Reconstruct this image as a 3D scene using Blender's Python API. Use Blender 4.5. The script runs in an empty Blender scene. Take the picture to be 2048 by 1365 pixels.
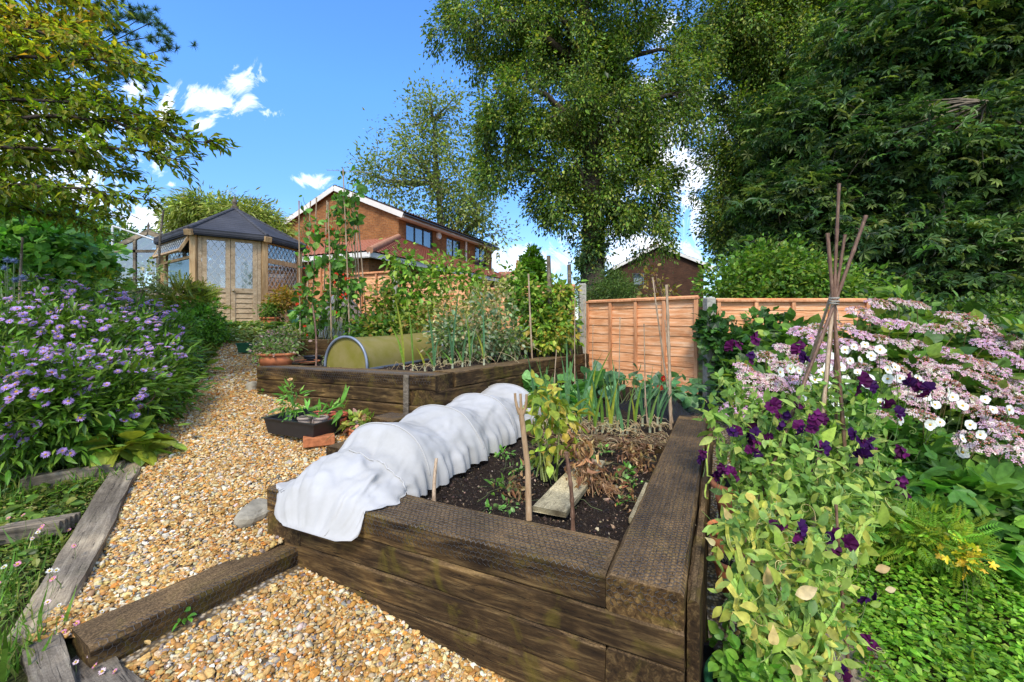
import bpy, math
import numpy as np
from mathutils import Vector, Matrix, Euler

S = bpy.context.scene
COL = S.collection
rng = np.random.default_rng(11)
PI = math.pi
R_ = math.radians

# ---------------------------------------------------------------- camera
F, CX, HY, ZC = 870.0, 1024.0, 640.0, 1.5      # focal length in photo pixels, principal column, horizon row, eye height
cam = bpy.data.cameras.new('camera'); co = bpy.data.objects.new('camera', cam); COL.objects.link(co)
co.location = (0, 0, ZC); co.rotation_euler = (PI/2, 0, 0)
cam.sensor_width = 36; cam.lens = F/2048*36; cam.shift_y = -(682.5-HY)/2048
cam.clip_start = 0.05; cam.clip_end = 3000
S.camera = co

# ---------------------------------------------------------------- world, sun, exposure
SUN_EL, SUN_AZ = R_(50), R_(188)              # azimuth measured from +Y towards +X
S.view_settings.view_transform = 'Standard'; S.view_settings.look = 'None'
S.view_settings.exposure = 1.08; S.view_settings.gamma = 1.0
w = bpy.data.worlds.new('World'); S.world = w; w.use_nodes = True
nt = w.node_tree; nt.nodes.clear(); L = nt.links

def node(nt, t, **kw):
    n = nt.nodes.new(t)
    ins = kw.pop('ins', {})
    for k, v in kw.items(): setattr(n, k, v)
    for k, v in ins.items():
        if isinstance(v, bpy.types.NodeSocket): nt.links.new(v, n.inputs[k])
        else: n.inputs[k].default_value = v
    return n
def M_(nt, op, a, b=None, c=None, clamp=False):
    n = nt.nodes.new('ShaderNodeMath'); n.operation = op; n.use_clamp = clamp
    for i, v in enumerate((a, b, c)):
        if v is None: continue
        if isinstance(v, bpy.types.NodeSocket): nt.links.new(v, n.inputs[i])
        else: n.inputs[i].default_value = v
    return n.outputs[0]

sky = node(nt, 'ShaderNodeTexSky', sky_type='NISHITA', sun_disc=False)
sky.sun_elevation = SUN_EL; sky.sun_rotation = SUN_AZ
sky.air_density = 1.0; sky.dust_density = 0.4; sky.ozone_density = 2.2
tc = node(nt, 'ShaderNodeTexCoord')
sep = node(nt, 'ShaderNodeSeparateXYZ', ins={0: tc.outputs['Generated']})
yy = M_(nt, 'MAXIMUM', sep.outputs[1], 0.02)
U = M_(nt, 'DIVIDE', sep.outputs[0], yy); V = M_(nt, 'DIVIDE', sep.outputs[2], yy)
uv = node(nt, 'ShaderNodeCombineXYZ', ins={0: U, 1: V})
nz = node(nt, 'ShaderNodeTexNoise', ins={'Vector': uv.outputs[0], 'Scale': 11.0, 'Detail': 11.0, 'Roughness': 0.68, 'Distortion': 1.1})
nz2 = node(nt, 'ShaderNodeTexNoise', ins={'Vector': uv.outputs[0], 'Scale': 2.2, 'Detail': 4.0, 'Roughness': 0.55})
acc = None
CL = [(425,205,110,50,1.0),(485,175,60,75,.9),(385,180,40,30,.6),(540,225,50,20,.45),(402,248,52,24,.95),(338,222,34,62,.75),(268,178,56,34,.8),(300,440,150,62,1.0),(60,300,330,260,.8),(343,370,22,12,.8),
      (610,362,74,22,.75),(1060,525,190,60,.95),(1330,330,330,330,.8),(1270,500,220,80,.95),(1330,40,60,90,.6)]
for (px, py, a, b, s) in CL:
    du = M_(nt, 'DIVIDE', M_(nt, 'SUBTRACT', U, (px-CX)/F), a/F); dv = M_(nt, 'DIVIDE', M_(nt, 'SUBTRACT', V, (HY-py)/F), b/F)
    d = M_(nt, 'SQRT', M_(nt, 'ADD', M_(nt, 'MULTIPLY', du, du), M_(nt, 'MULTIPLY', dv, dv)))
    m = M_(nt, 'MULTIPLY', M_(nt, 'SUBTRACT', 1.0, d, clamp=True), s)
    acc = m if acc is None else M_(nt, 'MAXIMUM', acc, m)
nn = M_(nt, 'MULTIPLY', M_(nt, 'SUBTRACT', nz.outputs[0], 0.5), 5.0)
cm = M_(nt, 'SUBTRACT', M_(nt, 'ADD', M_(nt, 'MULTIPLY', acc, 1.7), nn), 0.55)
cm = M_(nt, 'MULTIPLY', M_(nt, 'MULTIPLY', cm, 1.1, clamp=True), M_(nt, 'MULTIPLY', acc, 5.0, clamp=True))
front = M_(nt, 'GREATER_THAN', sep.outputs[1], 0.03)
cm = M_(nt, 'MULTIPLY', cm, front)
# thin cloud cover added over the unseen sky behind the viewpoint for ambient light
bk = M_(nt, 'MULTIPLY', M_(nt, 'LESS_THAN', sep.outputs[1], 0.03), 0.45)
cm = M_(nt, 'MAXIMUM', cm, bk)
el = M_(nt, 'MAXIMUM', sep.outputs[2], 0.0)
er = nt.nodes.new('ShaderNodeValToRGB'); L.new(el, er.inputs[0]); e = er.color_ramp.elements
for p_, c_ in ((0.12, (.50, .63, .80)), (0.25, (.44, .66, .92)), (0.45, (.50, .84, 1.24))):
    q_ = e.new(p_); q_.color = (*c_, 1)
e[0].color = (.55, .62, .72, 1); e[-1].color = (.52, .86, 1.3, 1)
hs = node(nt, 'ShaderNodeMixRGB', blend_type='MULTIPLY', ins={0: 1.0, 1: sky.outputs[0], 2: er.outputs[0]})
cc = node(nt, 'ShaderNodeMixRGB', ins={0: nz2.outputs[0], 1: (4.2, 4.6, 5.3, 1), 2: (6.2, 6.3, 6.6, 1)})
mx = node(nt, 'ShaderNodeMixRGB', ins={0: cm, 1: hs.outputs[0], 2: cc.outputs[0]})
bg = node(nt, 'ShaderNodeBackground', ins={'Color': mx.outputs[0], 'Strength': 0.15})
out = node(nt, 'ShaderNodeOutputWorld', ins={0: bg.outputs[0]})

sd = bpy.data.lights.new('sun', 'SUN'); sd.energy = 1.95; sd.angle = R_(15); sd.color = (1.0, 0.93, 0.82)
so = bpy.data.objects.new('sun', sd); COL.objects.link(so)
sv = Vector((math.sin(SUN_AZ)*math.cos(SUN_EL), math.cos(SUN_AZ)*math.cos(SUN_EL), math.sin(SUN_EL)))
so.rotation_euler = sv.to_track_quat('Z', 'Y').to_euler(); so.location = sv*40
try:
    S.cycles.max_bounces = 6; S.cycles.diffuse_bounces = 3; S.cycles.transparent_max_bounces = 12
except Exception: pass

# ---------------------------------------------------------------- helpers
def P(px, py, Y): return np.array([(px-CX)/F*Y, Y, ZC-(py-HY)/F*Y])
def G(px, py, z): return P(px, py, F*(ZC-z)/(py-HY))
def A(*a): return np.array(a, float)

def tag(o, label=None, cat=None, group=None, kind=None):
    if label: o['label'] = label
    if cat: o['category'] = cat
    if group: o['group'] = group
    if kind: o['kind'] = kind
    return o
def thing(name, label, cat, loc=(0, 0, 0), rz=0.0, group=None):
    o = bpy.data.objects.new(name, None); COL.objects.link(o); o.empty_display_size = .1
    o.location = tuple(float(v) for v in loc); o.rotation_euler = (0, 0, rz)
    return tag(o, label, cat, group)
def copy_tree(o, parent=None):
    c = o.copy(); COL.objects.link(c)
    if parent is not None: c.parent = parent
    for ch in list(o.children): copy_tree(ch, c)
    return c

class MB:
    """collects geometry (world coordinates) and builds ONE mesh object"""
    def __init__(s): s.v = []; s.f = []; s.c = []; s.m = []; s.sm = []; s.n = 0
    def add(s, v, f, col=(1, 1, 1), mat=0, smooth=False):
        v = np.asarray(v, float).reshape(-1, 3)
        f = np.asarray(f, np.int64)
        if f.ndim == 1: f = f[None]
        s.v.append(v); s.f.append(f+s.n); s.n += len(v)
        c = np.ones((len(f), 4)); c[:, :3] = np.asarray(col)
        s.c.append(c); s.m.append(np.full(len(f), mat)); s.sm.append(np.full(len(f), smooth))
        return s
    def box(s, c, sz, rz=0, col=(1, 1, 1), mat=0, M=None):
        v = np.array([[x, y, z] for x in (-.5, .5) for y in (-.5, .5) for z in (-.5, .5)])*np.array(sz)
        if M is not None: v = v@np.array(M).T
        elif rz: v = v@rotz(rz).T
        f = [[0, 1, 3, 2], [4, 6, 7, 5], [0, 4, 5, 1], [2, 3, 7, 6], [0, 2, 6, 4], [1, 5, 7, 3]]
        return s.add(v+np.array(c), f, col, mat)
    def bar(s, a, b, w, h, col=(1, 1, 1), mat=0, up=(0, 0, 1)):
        a = np.array(a, float); b = np.array(b, float); d = b-a; l = np.linalg.norm(d); X = d/l
        Z = np.array(up, float); Z = Z-X*Z.dot(X); Z /= np.linalg.norm(Z); Y = np.cross(Z, X)
        return s.box((a+b)/2, (l, w, h), col=col, mat=mat, M=np.stack([X, Y, Z], 1))
    def tube(s, pts, rad, sides=6, col=(1, 1, 1), mat=0, cap=True):
        v, f, caps = tube(pts, rad, sides)
        s.add(v, f, col, mat, True)
        if cap:
            for cp in caps: s.add(v[cp], [list(range(len(cp)))], col, mat)
        return s
    def lathe(s, prof, c, n=24, col=(1, 1, 1), mat=0, sx=1, sy=1, smooth=True, rot=0):
        a = np.linspace(0, 2*PI, n, endpoint=False)+rot; k = len(prof)
        v = np.array([[r*math.cos(t)*sx, r*math.sin(t)*sy, z] for (r, z) in prof for t in a])
        f = [[i*n+j, i*n+(j+1) % n, (i+1)*n+(j+1) % n, (i+1)*n+j] for i in range(k-1) for j in range(n)]
        return s.add(v+np.array(c), f, col, mat, smooth)
    def build(s, name, mats, parent=None, loc=None):
        if not s.v: return None
        V = np.concatenate(s.v)
        off = None
        if parent is not None:
            mw = world_of(parent); Mi = np.array(mw.inverted())
            V = V@Mi[:3, :3].T+Mi[:3, 3]
        elif loc is not None: V = V-np.array(loc, float)
        me = bpy.data.meshes.new(name)
        nl = sum(f.size for f in s.f); npoly = sum(len(f) for f in s.f)
        me.vertices.add(len(V)); me.vertices.foreach_set('co', V.astype(np.float32).ravel())
        me.loops.add(nl); me.loops.foreach_set('vertex_index', np.concatenate([f.ravel() for f in s.f]).astype(np.int32))
        tot = np.concatenate([np.full(len(f), f.shape[1]) for f in s.f]); st = np.concatenate([[0], np.cumsum(tot)[:-1]])
        me.polygons.add(npoly); me.polygons.foreach_set('loop_start', st.astype(np.int32))
        me.polygons.foreach_set('material_index', np.concatenate(s.m).astype(np.int32))
        me.polygons.foreach_set('use_smooth', np.concatenate(s.sm).astype(bool))
        at = me.attributes.new('Col', 'FLOAT_COLOR', 'FACE'); at.data.foreach_set('color', np.concatenate(s.c).astype(np.float32).ravel())
        me.update(calc_edges=True); me.validate()
        for m in (mats if isinstance(mats, (list, tuple)) else [mats]): me.materials.append(m)
        o = bpy.data.objects.new(name, me); COL.objects.link(o)
        if parent is not None: o.parent = parent
        elif loc is not None: o.location = tuple(float(x) for x in loc)
        return o
def world_of(o):
    m = Matrix.LocRotScale(o.location, o.rotation_euler, o.scale)
    return world_of(o.parent)@m if o.parent else m
def rotz(a): c, s = math.cos(a), math.sin(a); return np.array([[c, -s, 0], [s, c, 0], [0, 0, 1.]])
def tube(pts, rad, sides=6):
    pts = np.asarray(pts, float); n = len(pts); rad = np.broadcast_to(np.asarray(rad, float), (n,))
    T = np.gradient(pts, axis=0); T /= np.linalg.norm(T, axis=1)[:, None]+1e-9
    ref = np.array([0, 0, 1.]) if abs(T[:, 2]).mean() < .8 else np.array([1., 0, 0])
    X = np.cross(T, ref); X /= np.linalg.norm(X, axis=1)[:, None]+1e-9; Y = np.cross(T, X)
    a = np.linspace(0, 2*PI, sides, endpoint=False)
    v = pts[:, None]+rad[:, None, None]*(X[:, None]*np.cos(a)[None, :, None]+Y[:, None]*np.sin(a)[None, :, None])
    i, j = np.meshgrid(np.arange(n-1), np.arange(sides), indexing='ij'); j2 = (j+1) % sides
    f = np.stack([i*sides+j, i*sides+j2, (i+1)*sides+j2, (i+1)*sides+j], -1).reshape(-1, 4)
    return v.reshape(-1, 3), f, [list(range(sides)), list(range((n-1)*sides, n*sides))]
def curve_pts(a, b, sag, n=8, wob=0.0):
    t = np.linspace(0, 1, n)[:, None]; a = np.array(a, float); b = np.array(b, float)
    p = a*(1-t)+b*t; p = p+np.array(sag)*(4*t*(1-t))
    if wob: q = rng.normal(0, wob, (n, 3)); q[0] = 0; q[-1] *= .5; p = p+q
    return p
def unit(v): return v/(np.linalg.norm(v, axis=-1, keepdims=True)+1e-9)
def frames(d, nrm):
    X = unit(d); Z = nrm-X*np.sum(nrm*X, 1, keepdims=True); Z = unit(Z); Y = np.cross(Z, X)
    return np.stack([X, Y, Z], 2)
def inst(mb, tv, tf, loc, Rm, sc, col, mat=0, smooth=False):
    N = len(loc); m = len(tv); tv = np.asarray(tv, float); tf = np.asarray(tf)
    sc = np.asarray(sc, float)
    if sc.ndim == 1: sc = sc[:, None]
    v = np.einsum('nij,nmj->nmi', Rm, tv[None]*sc[:, None, :])+loc[:, None]
    f = (tf[None]+(np.arange(N)*m)[:, None, None]).reshape(-1, tf.shape[1])
    col = np.repeat(col, len(tf), axis=0)
    mb.add(v.reshape(-1, 3), f, col, mat, smooth)
def pal(N, cols, jit=.18, w=None):
    cols = np.array(cols, float); i = rng.choice(len(cols), N, p=w)
    c = cols[i]*np.exp(rng.normal(0, jit, (N, 1)))*np.exp(rng.normal(0, jit*.3, (N, 3)))
    return np.clip(c, 0, 1)

# leaf templates (x = along the leaf, z = upper side)
LEAF = (np.array([[0, 0, 0], [.42, .27, .07], [1, 0, -.08], [.42, -.27, .07]]), np.array([[0, 2, 1], [0, 3, 2]]))
NARROW = (np.array([[0, 0, 0], [.4, .11, .03], [1, 0, -.1], [.4, -.11, .03]]), np.array([[0, 2, 1], [0, 3, 2]]))
def oval_leaf(w=.3, cup=.06, droop=.15, n=4):
    v = [[0, 0, 0]]; t = np.linspace(0, 1, n+1)[1:-1]
    sp = [[x, 0, -droop*x*x] for x in t]; up = [[x, w*math.sin(PI*x**.8), -droop*x*x+cup] for x in t]; dn = [[a, -b, c] for a, b, c in up]
    v += sp+up+dn+[[1, 0, -droop]]; k = n-1; e = 3*k+1
    f = [[0, 1, 1+k, 1+k], [0, 1+2*k, 1, 1]]
    tr = [[0, 1, 1+k], [0, 1+2*k, 1], [k, e, 2*k], [k, 3*k, e]]
    for i in range(k-1):
        s0, s1 = 1+i, 2+i; tr += [[s0, s1, s1+k], [s0, s1+k, s0+k], [s0, s0+2*k, s1+2*k], [s0, s1+2*k, s1]]
    return np.array(v, float), np.array(tr)
OVAL = oval_leaf(); WIDE = oval_leaf(.42, .05, .2, 5); LANCE = oval_leaf(.12, .02, .25, 4)
def lobed(lobes=5, depth=.35, spread=2.3, n=3):
    """palmate leaf: stalk at origin, lobes fan out"""
    v = [[0, 0, 0]]; pts = []
    for i in range(lobes):
        a = -spread+2*spread*i/(lobes-1); r = 1-.28*abs(a)/spread
        da = spread/(lobes-1)
        pts += [(a-da*.55, r*(1-depth*.45)), (a, r), (a+da*.55, r*(1-depth*.45))]
        if i < lobes-1: pts.append((a+da, r*(1-depth)))
    for a, r in pts: v.append([r*math.cos(a)*.6+.25*r*0+.1, r*math.sin(a)*.6, -.12*r*r+.05*math.cos(a*4)])
    f = [[0, i, i+1] for i in range(1, len(pts))]
    return np.array(v), np.array(f)
MAPLE = lobed(5, .52); VINE = lobed(5, .22, 2.5)
def palmate(k=6, spread=2.0):
    V, Fc = [], []
    for i in range(k):
        a = -spread+2*spread*i/(k-1); l = 1-.25*abs(a)/spread; c, s = math.cos(a), math.sin(a)
        for x, y, z in ([0, 0, 0], [.62, .17, -.02], [1, 0, -.28], [.62, -.17, -.02]):
            V.append([(x*c-y*s)*l, (x*s+y*c)*l, z*l])
        b = i*4; Fc += [[b, b+2, b+1], [b, b+3, b+2]]
    return np.array(V), np.array(Fc)
PALM = palmate()
def frond(k=7):
    """pinnate spray of leaflets"""
    V, Fc = [], []
    for i in range(k):
        x0 = (i+.5)/k
        for sgn in (-1, 1):
            l = .32*(1-.4*abs(x0-.4)); b = len(V)
            V += [[x0, 0, -.1*x0*x0], [x0+.12, sgn*l*.5, .02-.1*x0*x0], [x0+.22, sgn*l, -.06-.1*x0*x0], [x0-.0, sgn*l*.55, .0-.1*x0*x0]]
            Fc += [[b, b+2, b+1], [b, b+3, b+2]]
    return np.array(V), np.array(Fc)
FROND = frond()
TEMPL = dict(small=oval_leaf(.33, .05, .15, 3), leaf=LEAF, narrow=NARROW, oval=OVAL, wide=WIDE, lance=LANCE, maple=MAPLE, vine=VINE, palm=PALM, frond=FROND)

# ---------------------------------------------------------------- materials
def mat(name):
    m = bpy.data.materials.new(name); m.use_nodes = True; nt = m.node_tree; nt.nodes.clear()
    o = nt.nodes.new('ShaderNodeOutputMaterial'); return m, nt, o
def ramp(nt, fac, stops):
    r = nt.nodes.new('ShaderNodeValToRGB'); nt.links.new(fac, r.inputs[0]); e = r.color_ramp.elements
    while len(e) < len(stops): e.new(.5)
    for i, (p, c) in enumerate(stops): e[i].position = p; e[i].color = (*c, 1) if len(c) == 3 else c
    return r.outputs[0]
def mixc(nt, fac, a, b, mode='MIX'):
    n = nt.nodes.new('ShaderNodeMixRGB'); n.blend_type = mode
    for i, v in enumerate((fac, a, b)):
        if isinstance(v, bpy.types.NodeSocket): nt.links.new(v, n.inputs[i])
        elif i == 0: n.inputs[0].default_value = v
        else: n.inputs[i].default_value = (*v, 1)
    return n.outputs[0]
def objco(nt, scale=(1, 1, 1), rnd=True):
    t = nt.nodes.new('ShaderNodeTexCoord'); mp = nt.nodes.new('ShaderNodeMapping'); nt.links.new(t.outputs['Object'], mp.inputs[0])
    mp.inputs['Scale'].default_value = scale
    if rnd:
        oi = nt.nodes.new('ShaderNodeObjectInfo'); m = M_(nt, 'MULTIPLY', oi.outputs['Random'], 37.0)
        c = node(nt, 'ShaderNodeCombineXYZ', ins={0: m, 1: m, 2: m}); nt.links.new(c.outputs[0], mp.inputs[1])
    return mp.outputs[0]
def noise_(nt, vec, scale, detail=4, rough=.55, dist=0.0):
    return node(nt, 'ShaderNodeTexNoise', ins={'Vector': vec, 'Scale': scale, 'Detail': detail, 'Roughness': rough, 'Distortion': dist}).outputs[0]
def princ(nt, out, col, rough=.7, spec=.3, bump=None, bs=.3, bd=.01, **kw):
    p = nt.nodes.new('ShaderNodeBsdfPrincipled')
    for k, v in (('Base Color', col), ('Roughness', rough), ('Specular IOR Level', spec)):
        if isinstance(v, bpy.types.NodeSocket): nt.links.new(v, p.inputs[k])
        else: p.inputs[k].default_value = (*v, 1) if k == 'Base Color' else v
    for k, v in kw.items(): p.inputs[k.replace('_', ' ')].default_value = v
    if bump is not None:
        b = node(nt, 'ShaderNodeBump', ins={'Height': bump, 'Strength': bs, 'Distance': bd}); nt.links.new(b.outputs[0], p.inputs['Normal'])
    if out is not None: nt.links.new(p.outputs[0], out.inputs[0])
    return p
def attr(nt):
    return node(nt, 'ShaderNodeAttribute', attribute_name='Col').outputs['Color']

def mat_leaf(name='leaf', trans=.35, rough=.45, gain=1.0, spec=.35):
    m, nt, o = mat(name); c = attr(nt)
    n = noise_(nt, objco(nt, rnd=False), 40, 2)
    c2 = mixc(nt, 1.0, c, ramp(nt, n, [(.3, (.75*gain,)*3), (.7, (1.2*gain,)*3)]), 'MULTIPLY')
    p = princ(nt, None, c2, rough, spec)
    tcol = mixc(nt, 1.0, c2, (1.5, 1.6, .7), 'MULTIPLY')
    t = node(nt, 'ShaderNodeBsdfTranslucent', ins={'Color': tcol})
    mx = node(nt, 'ShaderNodeMixShader', ins={0: trans, 1: p.outputs[0], 2: t.outputs[0]})
    nt.links.new(mx.outputs[0], o.inputs[0]); return m
LEAFM = mat_leaf(); PETAL = mat_leaf('petal', .3, .6, 1.0, .15)
def mat_attr(name, rough=.8, spec=.2, nscale=30, nb=.4):
    m, nt, o = mat(name); c = attr(nt); v = objco(nt)
    n = noise_(nt, v, nscale, 5, .6)
    c2 = mixc(nt, 1.0, c, ramp(nt, n, [(.25, (.55,)*3), (.75, (1.3,)*3)]), 'MULTIPLY')
    princ(nt, o, c2, rough, spec, n, nb, .005); return m
BARK = mat_attr('bark', .9, .1, 18, .8); STEM = mat_attr('stem', .6, .3, 60, .2)
STONEM = mat_attr('stone', .75, .3, 120, .25)

def mat_sleeper(name, dark, mid, light, moss, mossamt=.5, top=(.2, .15, .09), ta=.55):
    m, nt, o = mat(name); v = objco(nt, (1.6, 14, 14)); vs = objco(nt, (1, 1, 1))
    g = noise_(nt, v, 3.0, 8, .65, .7)
    fine = noise_(nt, objco(nt, (3, 60, 60)), 5, 6, .7)
    big = noise_(nt, vs, 2.3, 5, .6, .5)
    c = ramp(nt, g, [(.28, dark), (.5, mid), (.72, light)])
    c = mixc(nt, M_(nt, 'MULTIPLY', M_(nt, 'SUBTRACT', fine, .35, clamp=True), .9), c, dark)
    # weathered darker and paler patches
    c = mixc(nt, 1.0, c, ramp(nt, big, [(.32, (.28, .25, .22)), (.5, (.95, .95, .92)), (.68, (1.9, 1.8, 1.5))]), 'MULTIPLY')
    ms = noise_(nt, vs, 5.5, 6, .65, 1.0)
    mf = M_(nt, 'MULTIPLY', M_(nt, 'SUBTRACT', ms, .53, clamp=True), 5*mossamt, clamp=True)
    c = mixc(nt, mf, c, moss)
    # knots
    kv = node(nt, 'ShaderNodeTexVoronoi', ins={'Vector': objco(nt, (2.2, 7.5, 7.5)), 'Scale': 1.0}, feature='F1')
    kn = M_(nt, 'SUBTRACT', 1.0, M_(nt, 'MULTIPLY', kv.outputs['Distance'], 4.5), clamp=True)
    c = mixc(nt, M_(nt, 'MULTIPLY', kn, .8), c, tuple(x*.35 for x in dark))
    # paler speckled tone mixed in on upward faces
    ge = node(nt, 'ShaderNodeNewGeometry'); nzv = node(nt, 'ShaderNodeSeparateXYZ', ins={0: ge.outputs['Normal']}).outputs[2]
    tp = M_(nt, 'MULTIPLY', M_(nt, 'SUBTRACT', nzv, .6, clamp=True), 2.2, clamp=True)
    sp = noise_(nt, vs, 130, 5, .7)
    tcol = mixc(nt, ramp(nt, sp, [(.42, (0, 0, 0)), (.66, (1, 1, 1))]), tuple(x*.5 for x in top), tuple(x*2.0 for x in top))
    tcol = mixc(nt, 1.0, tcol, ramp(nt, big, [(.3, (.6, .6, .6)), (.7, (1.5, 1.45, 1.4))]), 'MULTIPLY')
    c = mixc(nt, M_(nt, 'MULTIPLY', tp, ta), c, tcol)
    # long drying cracks
    ck = noise_(nt, objco(nt, (.9, 26, 26)), 1.6, 3, .5, .2)
    cf = M_(nt, 'MULTIPLY', M_(nt, 'SUBTRACT', .010, M_(nt, 'ABSOLUTE', M_(nt, 'SUBTRACT', ck, .56)), clamp=True), 100, clamp=True)
    c = mixc(nt, M_(nt, 'MULTIPLY', cf, .85), c, tuple(x*.25 for x in dark)); g = M_(nt, 'SUBTRACT', g, M_(nt, 'MULTIPLY', cf, .8))
    h = M_(nt, 'ADD', M_(nt, 'MULTIPLY', g, .6), M_(nt, 'ADD', M_(nt, 'MULTIPLY', fine, .4), M_(nt, 'MULTIPLY', kn, -.4)))
    princ(nt, o, c, .85, .2, h, .5, .012); return m
SLEEPER = mat_sleeper('old_sleeper_wood', (.013, .007, .003), (.068, .039, .015), (.22, .14, .055), (.12, .092, .012), .8, (.19, .125, .062))
GREYW = mat_sleeper('grey_weathered_wood', (.07, .055, .042), (.19, .155, .115), (.34, .29, .22), (.16, .15, .06), .25, (.25, .21, .155), .25)
PLANK = mat_sleeper('pale_plank', (.30, .24, .13), (.44, .37, .22), (.52, .45, .29), (.35, .33, .15), .15, (.42, .36, .22))

def mat_wood(name, a, b, c_, gs=(10, 10, 1.2), bump=.4, rough=.65):
    m, nt, o = mat(name); g = noise_(nt, objco(nt, gs), 3, 7, .65, .5); f = noise_(nt, objco(nt, tuple(1.0 if q > 5 else .35 for q in gs)), 4, 6, .7)
    c = ramp(nt, g, [(.3, a), (.5, b), (.7, c_)])
    c = mixc(nt, 1, c, ramp(nt, f, [(.3, (.62, .60, .56)), (.5, (1, 1, 1)), (.7, (1.2, 1.22, 1.25))]), 'MULTIPLY')
    kv = node(nt, 'ShaderNodeTexVoronoi', ins={'Vector': objco(nt, tuple(8 if q > 5 else 2.5 for q in gs)), 'Scale': 1.0})
    c = mixc(nt, M_(nt, 'SUBTRACT', .7, M_(nt, 'MULTIPLY', kv.outputs['Distance'], 5.5), clamp=True), c, tuple(x*.3 for x in a))
    princ(nt, o, c, rough, .3, g, bump, .005); return m
SHED = mat_wood('larch_post', (.34, .19, .08), (.52, .33, .15), (.62, .43, .22))
SHEDH = mat_wood('larch_board', (.36, .24, .13), (.52, .37, .21), (.62, .48, .30), (1.2, 10, 10))
FENCEV = mat_wood('fence_batten', (.44, .17, .07), (.60, .27, .12), (.72, .38, .19))
FENCEH = mat_wood('fence_board', (.56, .20, .07), (.76, .36, .16), (.86, .56, .34), (1.1, 8, 14), .4)
CANE = mat_wood('bamboo_cane', (.20, .13, .08), (.40, .28, .17), (.52, .40, .27), (30, 30, 6), .3, .5)
CANED = mat_wood('dark_cane', (.07, .035, .022), (.16, .085, .05), (.26, .16, .10), (30, 30, 6), .3, .5)
STICK = mat_wood('peeled_branch', (.26, .15, .07), (.42, .27, .14), (.52, .37, .22), (20, 20, 3))

def mat_plain(name, col, rough=.5, spec=.4, n=.12, sc=8, metal=0.0, bump=0):
    m, nt, o = mat(name); z = noise_(nt, objco(nt), sc, 4)
    c = mixc(nt, 1.0, col, ramp(nt, z, [(.3, (1-n,)*3), (.7, (1+n,)*3)]), 'MULTIPLY')
    princ(nt, o, c, rough, spec, z, bump if bump else .05, .004, Metallic=metal); return m
CONCRETE = mat_plain('concrete', (.33, .31, .25), .9, .1, .3, 30, bump=.5)
TERRA = mat_plain('terracotta', (.50, .17, .07), .8, .2, .25, 14)
TERRAR = mat_plain('red_plastic_pot', (.42, .09, .045), .45, .4, .1, 10)
BEIGE = mat_plain('taupe_plastic', (.30, .23, .18), .6, .3, .12, 14)
BLACKP = mat_plain('black_plastic', (.014, .015, .018), .38, .5, .3, 20)
GREENP = mat_plain('green_plastic', (.02, .10, .045), .4, .5, .15, 8)
GREENG = mat_plain('glazed_green', (.03, .10, .06), .3, .5, .2, 8)
WHITEP = mat_plain('white_paint', (.72, .71, .66), .5, .4, .08, 3)
GREYM = mat_plain('grey_metal', (.22, .25, .30), .45, .5, .15, 10, .3)
WIRE = mat_plain('wire', (.10, .10, .10), .5, .5, .3, 30, .7)
GREENW = mat_plain('green_coated_wire', (.01, .045, .035), .4, .5, .2, 10)
LEAD = mat_plain('lead_strip', (.52, .54, .50), .55, .4, .15, 10)
FRAMED = mat_plain('dark_window_frame', (.028, .022, .020), .4, .5, .2, 4)
BRASS = mat_plain('brass_knob', (.55, .50, .38), .35, .5, .1, 10, .8)
FASCIA = mat_plain('fascia', (.70, .66, .58), .6, .3, .12, 1.5)
BRICKR = mat_plain('loose_brick', (.42, .15, .06), .9, .15, .3, 40, bump=.5)
ROCK = mat_plain('rock', (.34, .30, .22), .9, .15, .4, 9, bump=.9)
MORT = mat_plain('mortar_ridge', (.42, .20, .11), .85, .2, .25, 8)
def mat_felt():
    m, nt, o = mat('roof_felt'); v = objco(nt, (1, 1, 1)); n = noise_(nt, v, 60, 4, .7); b = noise_(nt, v, 2, 4)
    wv = node(nt, 'ShaderNodeTexWave', wave_type='BANDS', bands_direction='Z', ins={'Vector': v, 'Scale': 5.5, 'Distortion': .4, 'Detail': 2.0})
    c = mixc(nt, n, (.030, .030, .034), (.085, .085, .092)); c = mixc(nt, 1, c, ramp(nt, b, [(.3, (.7,)*3), (.7, (1.25,)*3)]), 'MULTIPLY')
    c = mixc(nt, M_(nt, 'MULTIPLY', M_(nt, 'SUBTRACT', wv.outputs[1], .8, clamp=True), 2.5), c, (.016, .016, .02))
    princ(nt, o, c, .8, .3, wv.outputs[1], .5, .01); return m
FELT = mat_felt()
def mat_brick(name, c1, c2, mortar, sc=1.0):
    m, nt, o = mat(name); t = nt.nodes.new('ShaderNodeTexCoord'); s = node(nt, 'ShaderNodeSeparateXYZ', ins={0: t.outputs['Object']})
    u = M_(nt, 'ADD', s.outputs[0], s.outputs[1]); cv = node(nt, 'ShaderNodeCombineXYZ', ins={0: u, 1: s.outputs[2]})
    br = node(nt, 'ShaderNodeTexBrick', ins={'Vector': cv.outputs[0], 'Color1': (*c1, 1), 'Color2': (*c2, 1), 'Mortar': (*mortar, 1), 'Scale': sc,
        'Brick Width': .225, 'Row Height': .075, 'Mortar Size': .008, 'Mortar Smooth': .2, 'Bias': 0.0})
    n = noise_(nt, cv.outputs[0], 1.5, 5); n2 = noise_(nt, cv.outputs[0], 12, 3)
    c = mixc(nt, 1, br.outputs[0], ramp(nt, n, [(.3, (.75,)*3), (.7, (1.2,)*3)]), 'MULTIPLY')
    c = mixc(nt, 1, c, ramp(nt, n2, [(.3, (.8,)*3), (.7, (1.2,)*3)]), 'MULTIPLY')
    princ(nt, o, c, .9, .15, br.outputs['Fac'], -.4, .01); return m
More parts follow.
